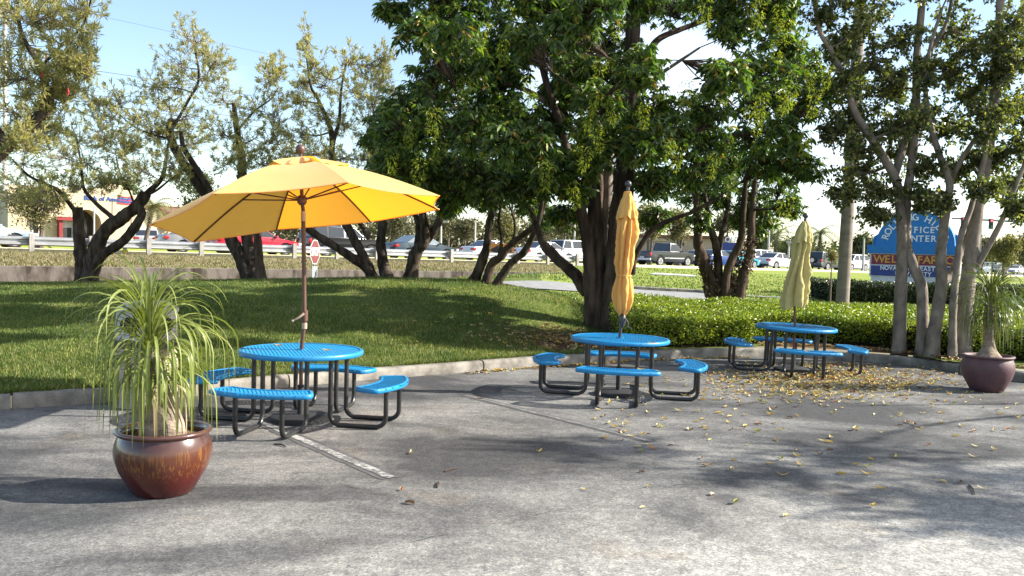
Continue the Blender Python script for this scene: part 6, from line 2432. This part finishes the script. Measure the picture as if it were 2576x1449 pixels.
car('suv', white, 2500, 21.0, 'white van farther back behind the graphite car', -1, cat='van')
car('sedan', silver, 372, 26.8, 'small silver car parked before the arch of the bank', at=road_pt(lane(372, 26.5), 26.5, 0.10), rot=ANG + 1.2, group='parked cars')

# ================================================================== signs by the road
def face_prism(mb, poly, y0, y1, mi=0):
    return mb.prism(poly, lambda a, b, h: (a, h, b), y0, y1, mi)


m_stop = M('faded_stop_red', (0.15, 0.03, 0.03), 0.6, col2=(0.13, 0.028, 0.028))
m_signw = M('sign_white', (0.66, 0.66, 0.65), 0.6)
m_signg = M('sign_grey', (0.22, 0.24, 0.255), 0.5)
m_steelp = M('dull_steel_post', (0.22, 0.22, 0.22), 0.6, 0.3)
sp = P(790, 634, 28.0)
gz = lawn_z(sp[0], sp[1])
t = thing('stop_sign', 'red octagonal stop sign seen at an angle, turn arrow plate below it', 'road sign', (sp[0], sp[1], gz), radians(81))
hz = sp[2] - gz
oc = [(0.385 / cos(pi / 8) * cos(pi / 8 + k * pi / 4), hz + 0.385 / cos(pi / 8) * sin(pi / 8 + k * pi / 4)) for k in range(8)]
oi = [(a * 0.93, hz + (b - hz) * 0.93) for a, b in oc]
pl = face_prism(MB(), oc, -0.036, -0.030).build('white_border', m_signw, t)
face_prism(MB(), oi, -0.040, -0.0365).build('red_face', m_stop, t)
text_obj('STOP', 0.36, m_signw, t, (0, -0.0415, hz), extrude=0.001, sx=0.72, bold=0.012)
MB().box((0, 0, (hz + 0.45) / 2), (0.05, 0.05, hz + 0.45)).build('post', m_steelp, t)
face_prism(MB(), [(-0.23, hz - 1.18), (0.23, hz - 1.18), (0.23, hz - 0.45), (-0.23, hz - 0.45)], -0.036, -0.030).build('arrow_plate', m_signg, t)
ap = [(-0.13, -1.14), (-0.12, -0.98), (-0.06, -0.82), (0.03, -0.72), (0.0, -0.68), (0.15, -0.56), (0.17, -0.80), (0.12, -0.76), (0.03, -0.86), (-0.03, -0.98), (-0.05, -1.14)]
face_prism(MB(), [(a, hz + b) for a, b in ap][::-1], -0.040, -0.0365).build('arrow', m_trim, t)

m_orange = M('construction_orange', (0.50, 0.20, 0.035), 0.6)
sp = P(1260, 629, 54.0)
t = thing('arrow_sign', 'orange rectangular road sign with a black arrow pointing left', 'road sign', (sp[0], sp[1], roadz(sp[0]) - 0.05), radians(4))
hz = sp[2] - roadz(sp[0]) + 0.05
face_prism(MB(), [(-0.80, hz - 0.41), (0.80, hz - 0.41), (0.80, hz + 0.41), (-0.80, hz + 0.41)], -0.05, -0.035).build('plate', m_orange, t)
face_prism(MB(), [(-0.68, hz), (-0.15, hz - 0.32), (-0.15, hz - 0.115), (0.66, hz - 0.115), (0.66, hz + 0.115), (-0.15, hz + 0.115), (-0.15, hz + 0.32)], -0.056, -0.051).build('arrow', m_trim, t)
face_prism(MB(), [(0.40, hz - 0.06), (0.58, hz - 0.06), (0.58, hz + 0.06), (0.40, hz + 0.06)], -0.060, -0.057).build('arrow_notch', m_orange, t)
for x in (-0.5, 0.5):
    MB().box((x, 0, (hz + 0.3) / 2 - 0.1), (0.06, 0.05, hz + 0.5)).build('post', m_steelp, t)

# ---- monument sign
m_sblue = M('sign_blue_stucco', (0.016, 0.17, 0.46), 0.75, col2=(0.016, 0.15, 0.42), vscale=4, bump=0.2, bscale=40)
m_maroon = M('maroon_panel', (0.19, 0.02, 0.055), 0.5)
m_navy = M('navy_panel', (0.03, 0.055, 0.23), 0.5)
m_gold = M('gold_letters', (0.62, 0.33, 0.05), 0.5)
m_swhite = M('sign_letters_white', (0.72, 0.74, 0.78), 0.6)
m_sbase = M('sign_base_white', (0.62, 0.64, 0.67), 0.75)
sp = P(2301, 663, 38.0)
gz = lawn_z(sp[0], sp[1])
t = thing('monument_sign', 'large arched blue office centre sign with maroon and navy panels', 'sign', (sp[0], sp[1], 0.0), radians(-32))
TH = 0.34
MB().box((0, 0, (gz + 1.14) / 2), (3.42, TH * 2, 1.14 - gz + 0.2)).build('base', m_sbase, t)
MB().box((0, 0, 1.63), (3.56, TH * 2 + 0.04, 1.02)).build('panel_frame', m_sbase, t)
MB().box((0, -TH - 0.023, 1.385), (3.42, 0.03, 0.44)).build('navy_board', m_navy, t)
MB().box((0, -TH - 0.023, 1.88), (3.42, 0.03, 0.45)).build('maroon_board', m_maroon, t)
MB().box((0, 0, 2.325), (3.80, TH * 2 + 0.16, 0.37)).build('blue_band', m_sblue, t)
arc = [(1.56 * cos(a), 2.51 + 1.50 * sin(a)) for a in np.linspace(0, pi, 41)]
ar = face_prism(MB(), arc, -TH, TH).build('arch', m_sblue, t)
face_prism(MB(), [(1.56, 2.51), (1.76, 2.51), (1.76, 2.86), (1.50, 3.05)], TH - 0.16, TH - 0.004).build('arch_shoulder', m_sblue, t)
face_prism(MB(), [(-1.76, 2.51), (-1.56, 2.51), (-1.50, 3.05), (-1.76, 2.86)], TH - 0.16, TH - 0.004).build('arch_shoulder', m_sblue, t)


def serif_text(s, size, mat, parent, x0, z0, y, adv, rot=0.0, sx=1.0, serif=True, bold=0.004):
    "upright letters set one by one, with slab serifs where a roman letter has them"
    SER = {'F': ('bl', 'tl'), 'I': ('bl', 'tl'), 'C': (), 'E': ('bl', 'tl'), 'N': ('bl', 'tl', 'tr'), 'T': ('bm',), 'R': ('bl', 'tl', 'br'), 'L': ('bl', 'tl'), 'H': ('bl', 'tl', 'br', 'tr'),
           'A': ('bL', 'bR'), 'W': ('tl', 'tr'), 'V': ('tl', 'tr'), 'U': ('tl', 'tr'), 'Y': ('tl', 'tr', 'bm'), 'O': (), 'S': (), 'G': ()}
    return SER


def letter(ch, size, mat, parent, x, z, y, ang=0.0, sx=1.0, bold=0.006):
    me = text_mesh(ch, size, 0.006, 'CENTER', bold)
    xs_ = [v.co.x for v in me.vertices]
    ys_ = [v.co.y for v in me.vertices]
    if not xs_:
        return
    a, b, c, d = min(xs_), max(xs_), min(ys_), max(ys_)
    bm = bmesh.new()
    bm.from_mesh(me)
    SER = {'F': 'bl tl', 'I': 'bm tm', 'E': 'bl tl', 'N': 'bl tl tr', 'T': 'bm', 'R': 'bl tl br', 'L': 'bl tl', 'H': 'bl tl br tr', 'A': 'bl br', 'W': 'tl tr', 'V': 'tl tr', 'U': 'tl tr', 'Y': 'tl tr bm'}
    st = size * 0.05
    for code in SER.get(ch, '').split():
        yy = c + st / 2 if code[0] == 'b' else d - st / 2
        st_w = size * 0.11
        xx = {'l': a + size * 0.045, 'r': b - size * 0.045, 'm': (a + b) / 2}[code[1]]
        mtx = Matrix.Translation((xx, yy, 0.001)) @ Matrix.Diagonal((st_w * 2.1, st, 0.012, 1))
        bmesh.ops.create_cube(bm, size=1.0, matrix=mtx)
    bm.to_mesh(me)
    bm.free()
    me.materials.clear()
    me.materials.append(mat)
    o = bpy.data.objects.new('letter', me)
    COL.objects.link(o)
    o.parent = parent
    o.location = (x, y, z)
    o.rotation_euler = (pi / 2, -ang, 0)
    o.scale = (sx, 1, 1)
    return o


def line_of(s, size, mat, parent, xc, z, y, pitch, sx=1.0):
    WD = {'I': 0.62, 'W': 1.35, 'O': 1.12, ' ': 0.75, 'C': 1.05, 'N': 1.08, 'G': 1.1, 'U': 1.02, 'V': 1.02, 'A': 1.0}
    ws = [WD.get(c, 0.95) * pitch for c in s]
    x = xc - sum(ws) / 2
    for c, w in zip(s, ws):
        if c != ' ':
            letter(c, size, mat, parent, x + w / 2, z, y, 0, sx)
        x += w


fy = -TH - 0.008
line_of('OFFICE', 0.37, m_swhite, t, 0.10, 3.16, fy, 0.245, 0.95)
line_of('CENTER', 0.37, m_swhite, t, 0.10, 2.79, fy, 0.255, 0.95)
word = 'ROLLING HILLS'
angs = np.linspace(radians(163), radians(17), len(word))
for c, a in zip(word, angs):
    if c != ' ':
        letter(c, 0.40, m_swhite, t, 1.21 * cos(a), 2.51 + 1.20 * sin(a), fy, a - pi / 2, 0.95)
line_of('WELLS FARGO', 0.46, m_gold, t, 0.0, 1.88, -TH - 0.046, 0.285, 1.0)
line_of('NOVA SOUTHEASTERN', 0.25, m_swhite, t, 0.0, 1.50, -TH - 0.046, 0.158, 0.9)
line_of('UNIVERSITY', 0.25, m_swhite, t, 0.0, 1.27, -TH - 0.046, 0.158, 0.9)

# ================================================================== buildings
m_cream = M('cream_stucco', (0.50, 0.41, 0.28), 0.9, col2=(0.45, 0.37, 0.25), vscale=1.5, bump=0.2, bscale=20)
m_cream2 = M('pale_cream_trim', (0.55, 0.47, 0.35), 0.9)
m_bluelet = M('blue_letters', (0.02, 0.07, 0.28), 0.5)
m_redlet = M('red_emblem', (0.5, 0.03, 0.05), 0.5)
m_bred = M('bank_red', (0.24, 0.022, 0.026), 0.5)
m_tile = M('brown_roof_tile', (0.17, 0.085, 0.06), 0.9, col2=(0.12, 0.06, 0.045), vscale=2, bump=0.6, bscale=9)
OB_ = 30.0
bank = thing('bank_building', 'cream bank building with a dark arched entrance and stepped parapet', 'building', road_pt(0, OB_), ANG)
bo = np.array(bank.location)


def fac(u, v, o_=OB_):
    d = ray(u, v)
    nx, ny = N2
    q = (o_ - (nx * (0 - 0) + ny * (0 - 53.7))) / (nx * d[0] + ny * d[1])
    p = CAM + d * q
    return (p[0] - N2[0] * o_) * T2[0] + (p[1] - 53.7 - N2[1] * o_) * T2[1], p[2] - bo[2]


def bpoly(uv):
    return [fac(u, v) for u, v in uv]


zg = -0.2
a0, a1 = fac(178, 600)[0], fac(254, 600)[0]
ztop = fac(216, 527)[1]
ac, ar_ = (a0 + a1) / 2, (a1 - a0) / 2
zs = ztop - ar_
sL, sR = fac(20, 600)[0], fac(345, 560)[0]
out = [(sL, zg), (a0, zg)] + [(ac - ar_ * cos(a), zs + ar_ * sin(a)) for a in np.linspace(0, pi, 17)] + [(a1, zg), (sR, zg)]
out += [fac(345, 492), fac(333, 490), fac(333, 480), fac(310, 478), fac(308, 466), fac(262, 462), fac(258, 474), fac(200, 474), fac(196, 486), fac(20, 478)]
face_prism(MB(), out, 0.0, 2.2).build('facade', m_cream, bank)
MB().box(((sL + sR) / 2, 9.2, 2.2), (sR - sL - 0.4, 13.6, 5.0)).build('main_block', m_cream, bank)
sE = fac(398, 560)[0]
wing = [(sR + .01, zg), (sE, zg), fac(398, 536), (fac(375, 529)), (sR + .01, fac(345, 522)[1])]
face_prism(MB(), wing, 0.3, 9.0).build('side_wing', m_cream2, bank)
MB().box((ac, 2.0, 1.2), (ar_ * 2 + 0.4, 0.1, ztop * 2)).build('entrance_glass', m_glass, bank)
for dx_ in (-0.6, 0.0, 0.6):
    MB().box((ac + dx_ * ar_, 1.92, zs * 0.45), (0.09, 0.06, zs * 1.3)).build('door_frame', m_trim, bank)
vs = []
tr_o = [(ac - (ar_ + .16) * cos(a), zs + (ar_ + .16) * sin(a)) for a in np.linspace(0, pi, 17)]
tr_i = [(ac - (ar_ + .0) * cos(a), zs + (ar_ + .0) * sin(a)) for a in np.linspace(pi, 0, 17)]
face_prism(MB(), tr_o + tr_i, -0.05, 0.02).build('arch_trim', m_cream2, bank)
x0, x1 = fac(143, 570)[0], fac(190, 570)[0]
zt = fac(165, 551)[1]
fr = MB()
fr.box((x0 + .12, -0.35, zt / 2 - .2), (0.22, 0.7, zt + .4))
fr.box((x1 - .12, -0.35, zt / 2 - .2), (0.22, 0.7, zt + .4))
fr.box(((x0 + x1) / 2, -0.42, zt + 0.02), (x1 - x0 + 0.3, 0.95, 0.26))
kiosk = fr.build('cash_machine_frame', m_bred, bank)
MB().box(((x0 + x1) / 2, -0.15, zt / 2 - .25), (x1 - x0 - .44, 0.3, zt + .3)).build('cash_machine', m_signw, kiosk)
MB().box(((x0 + x1) / 2, -0.33, zt * 0.55), ((x1 - x0) * .42, 0.06, zt * .34)).build('screen', m_trim, kiosk)
xa, za = fac(308, 503)
tw = text_mesh('Bank of America', 0.62, 0.02, 'CENTER', 0.012)
tw.materials.clear()
tw.materials.append(m_bluelet)
lt = bpy.data.objects.new('lettering', tw)
COL.objects.link(lt)
lt.parent = bank
lt.location = (xa - 1.15, -0.03, za)
lt.rotation_euler = (pi / 2, 0, 0)
want = fac(342, 503)[0] - fac(232, 503)[0]
wd_ = max(v.co.x for v in tw.vertices) - min(v.co.x for v in tw.vertices)
lt.scale = (want / wd_, want / wd_, 1)
xe, ze = fac(360, 506)
xe = min(xe, sR - 0.9)
em = MB()
for k in range(5):
    q = [(xe - .62 + .06 * k, ze - .30 + .13 * k), (xe + .20 + .06 * k, ze - .36 + .13 * k), (xe + .52 + .03 * k, ze - .22 + .13 * k), (xe + .50, ze - .15 + .13 * k), (xe + .18, ze - .28 + .13 * k), (xe - .58, ze - .22 + .13 * k)]
    face_prism(em, q, -0.05, -0.01, k % 2)
em.build('emblem', [m_redlet, m_bluelet], bank)
for s_, w_ in ((fac(282, 560)[0], 0.02), (fac(330, 560)[0], 0.02)):
    MB().box((s_, -0.01, 3.0), (0.05, 0.02, 2.0)).build('wall_groove', m_tile, bank)

# brown tiled roof building beyond
sp = P(425, 600, 96)
t = thing('tiled_roof_building', 'low building with a brown tiled roof showing left of the umbrella', 'building', (sp[0], sp[1], 0.6), ANG)
k = 96 / F
MB().box((0, 4, 1.7), (9.5, 8, 3.6)).build('wall', m_cream, t)
hr = [(-5.4, -0.6, 3.5), (5.4, -0.6, 3.5), (5.4, 8.6, 3.5), (-5.4, 8.6, 3.5), (-3.2, 2.5, 5.3), (3.2, 2.5, 5.3), (3.2, 5.5, 5.3), (-3.2, 5.5, 5.3)]
rf = MB().add(hr, [(3, 2, 1, 0), (4, 5, 6, 7), (0, 1, 5, 4), (1, 2, 6, 5), (2, 3, 7, 6), (3, 0, 4, 7)]).build('roof', m_tile, t)
MB().box((0, 2.4, 5.36), (6.6, 0.25, 0.14)).build('ridge_trim', m_cream2, rf)

# shops behind the pickup
sp = P(1690, 640, 112)
t = thing('shop_building', 'cream shop row with small dark windows behind the charcoal pickup', 'building', (sp[0], sp[1], 0.3), radians(-12))
MB().box((0, 5, 1.9), (14, 10, 3.8)).build('wall', m_cream, t)
gb = face_prism(MB(), [(-4.6, 3.4), (-0.6, 3.4), (-2.6, 5.0)], -0.25, 9.8).build('gable', m_cream2, t)
face_prism(MB(), [(-7.2, 3.8), (7.2, 3.8), (7.0, 4.2), (-7.0, 4.2)], -0.4, 10).build('roof_edge', m_tile, t)
MB().box((0, -0.8, 1.9), (14.2, 1.6, 0.25)).build('awning', m_tile, t)
for x, z in ((-2.6, 4.1), (1.2, 3.2), (3.4, 3.2), (-5.4, 3.0)):
    w = MB().box((x, -0.28 if x == -2.6 else -0.02, z), (0.55, 0.06, 0.7)).build('window', m_glass, t)
for x in (-5, -2.5, 0, 2.5, 5):
    MB().box((x, -0.03, 0.95), (1.8, 0.08, 1.5)).build('shop_front', m_glass, t)

# blue shop sign with white letters
sp = P(1838, 620, 88)
k = 88 / F
t = thing('shop_sign', 'dark blue sign board with white letters on top, between flaky stems', 'sign', (sp[0], sp[1], 0.5), 0)
zc = sp[2] - 0.5
MB().box((0, 0, zc - 0.0), (1.6, 0.3, 0.78)).build('board', m_navy, t)
MB().box((0, 0.1, zc / 2), (0.3, 0.2, zc)).build('post', m_steelp, t)
text_obj('OUT', 0.72, m_swhite, t, (0.15, -0.05, zc + 0.66), extrude=0.03, bold=0.02)

# ================================================================== poles, signals, wires
m_polew = M('pale_light_pole', (0.48, 0.46, 0.42), 0.7)
m_polet = M('teal_grey_pole', (0.10, 0.14, 0.16), 0.5)
m_sigd = M('signal_housing', (0.015, 0.03, 0.03), 0.5)
for lab, u, vt, D, hd in (('pale lamp post above the dark sedan bonnet', 1110, 556, 85, 1), ('pale lamp post behind the first white sedan', 1196, 558, 90, 0), ('pale lamp post behind the long white sedan', 1446, 565, 95, 0),
                          ('thin pale post against the bank at the left edge', 79, 504, 52, 2), ('pale post in front of the dark bank arch', 237, 520, 58, 0), ('tall pale pole right of the flaky stems', 1937, 520, 90, 0),
                          ('short pale lamp post left of the faded umbrella', 1985, 608, 85, 1), ('tall grey street lamp above the right parked cars', 2471, 508, 92, 3), ('thin pole beside the dark tree left of the blue sign', 2174, 600, 85, 0),
                          ('pale pole just left of the thick trunk', 1512, 560, 95, 0)):
    p = P(u, vt, D)
    z0 = 0.5 if D > 70 else 1.0
    t = thing('lamp_post', lab, 'lamp post', (p[0], p[1], z0), group='lamp posts and poles beyond the guardrail')
    h = p[2] - z0
    MB().tube([(0, 0, -0.2), (0, 0, h * 0.5), (0, 0, h)], [0.13, 0.11, 0.08] if D > 70 else [0.06, 0.06, 0.05], 8).build('post', m_polew if hd != 3 else m_polet, t, smooth=True)
    if hd == 1:
        MB().box((0.25, 0, h - 0.05), (0.9, 0.4, 0.18)).build('lamp_head', m_polew, t)
    elif hd == 2:
        MB().box((0.10, -0.05, h - 1.1), (0.34, 0.05, 1.3)).build('plate', m_signg, t)
    elif hd == 3:
        MB().tube([(0, 0, h - 0.1), (1.2, 0, h + 0.25), (2.2, 0, h + 0.4)], 0.05, 6).build('arm', m_polet, t)
        MB().box((2.4, 0, h + 0.4), (0.8, 0.3, 0.12)).build('lamp_head', m_polew, t)

m_sred = M('signal_red_lit', (0.5, 0.02, 0.03), 0.3, emit=((1.0, 0.08, 0.12), 1.6))
m_sgreen = M('signal_green_lens', (0.02, 0.22, 0.18), 0.3)


def mast(label, up, va, D, ua, heads, vb=None):
    pb = P(up, va, D)
    z0 = 0.45
    t = thing('traffic_signal', label, 'traffic signal', (pb[0], pb[1], z0), group='traffic signal masts')
    o = np.array([pb[0], pb[1], z0])
    pe = P(ua, vb or va, D) - o
    MB().tube([(0, 0, -0.2), (0, 0, pb[2] - z0 + 0.4)], [0.22, 0.16], 10).build('post', m_polet, t, smooth=True)
    MB().tube([pb - o, pe], [0.13, 0.08], 8).build('mast_arm', m_polet, t, smooth=True)
    for u in heads:
        f = (u - up) / (ua - up)
        c = (pb - o) + (pe - (pb - o)) * f
        hd = MB().box((c[0], c[1] - 0.1, c[2] - 0.35), (0.34, 0.28, 0.98)).build('signal_head', m_sigd, t, bevel=0.03)
        for q, mt in ((0.30, m_sred), (0.0, m_sigd), (-0.30, m_sgreen)):
            MB().lathe([(0.11, 0), (0.09, 0.03)], 12, (0, 0, 0)).build('lens', mt, hd).location = (c[0], c[1] - 0.25, c[2] - 0.35 + q)
        for ch in hd.children:
            ch.rotation_euler = (pi / 2, 0, 0)
    return t


mast('signal mast arm reaching in from the right edge over the parked cars', 2720, 566, 84, 2395, (2422, 2492, 2640), 549)
mast('teal grey signal post seen left of the thick trunk', 1490, 508, 78, 1600, (1545,), 508)
hyd = road_pt(lane(314, 0.55), 0.55, 0.0)
t = thing('fire_hydrant', 'small yellow hydrant with a blue cap seen under the guardrail', 'hydrant', hyd)
m_hyd = M('hydrant_yellow', (0.62, 0.48, 0.08), 0.5)
MB().lathe([(0.10, -0.05), (0.10, 0.03), (0.075, 0.05), (0.075, 0.2)], 14).build('barrel', m_hyd, t, smooth=True)
MB().lathe([(0.09, 0.2), (0.09, 0.225), (0.06, 0.29), (0.02, 0.31)], 14).build('cap', M('hydrant_blue', (0.10, 0.35, 0.45), 0.5), t, smooth=True)
MB().tube([(-0.13, 0, 0.13), (0.13, 0, 0.13)], 0.04, 8).build('outlet', m_hyd, t, smooth=True)

m_wire = M('black_cable', (0.03, 0.03, 0.035), 0.6)
for lab, uv, D0, D1, r in (('thin power line highest across the left sky', [(-60, -28), (213, 32), (404, 74), (561, 111), (747, 151), (1010, 205)], 62, 95, 0.012), ('thick power line through the left bottlebrush crowns', [(-60, 134), (103, 158), (362, 196), (520, 222), (760, 262)], 62, 90, 0.022),
                         ('power line above the lowest one at the left', [(-60, 188), (145, 225), (229, 238), (420, 268), (700, 310)], 62, 90, 0.020), ('lowest power line at the left', [(-60, 216), (118, 242), (244, 261), (430, 288), (700, 326)], 62, 90, 0.024)):
    pts = [np.array(P(u, v, D0 + (D1 - D0) * i / (len(uv) - 1))) for i, (u, v) in enumerate(uv)]
    c = spline(pts, 5)
    o = MB().tube(c, r, 5).build('power_line', m_wire, smooth=True, origin=c[0])
    o.location = tuple(c[0])
    tag(o, lab, 'power line', 'power lines over the road')
pp = P(12, 340, 64)
t = thing('utility_pole', 'pale utility pole glimpsed through the leaves at the left edge', 'utility pole', (pp[0], pp[1], 1.0))
MB().tube([(0, 0, -0.3), (0, 0, 7), (0, 0, P(12, 30, 64)[2])], [0.16, 0.14, 0.12], 10).build('post', m_polew, t, smooth=True)
MB().box((0, 0, P(12, 150, 64)[2] - 1.0), (2.2, 0.12, 0.14), ANG + pi / 2).build('cross_arm', m_wood, t)
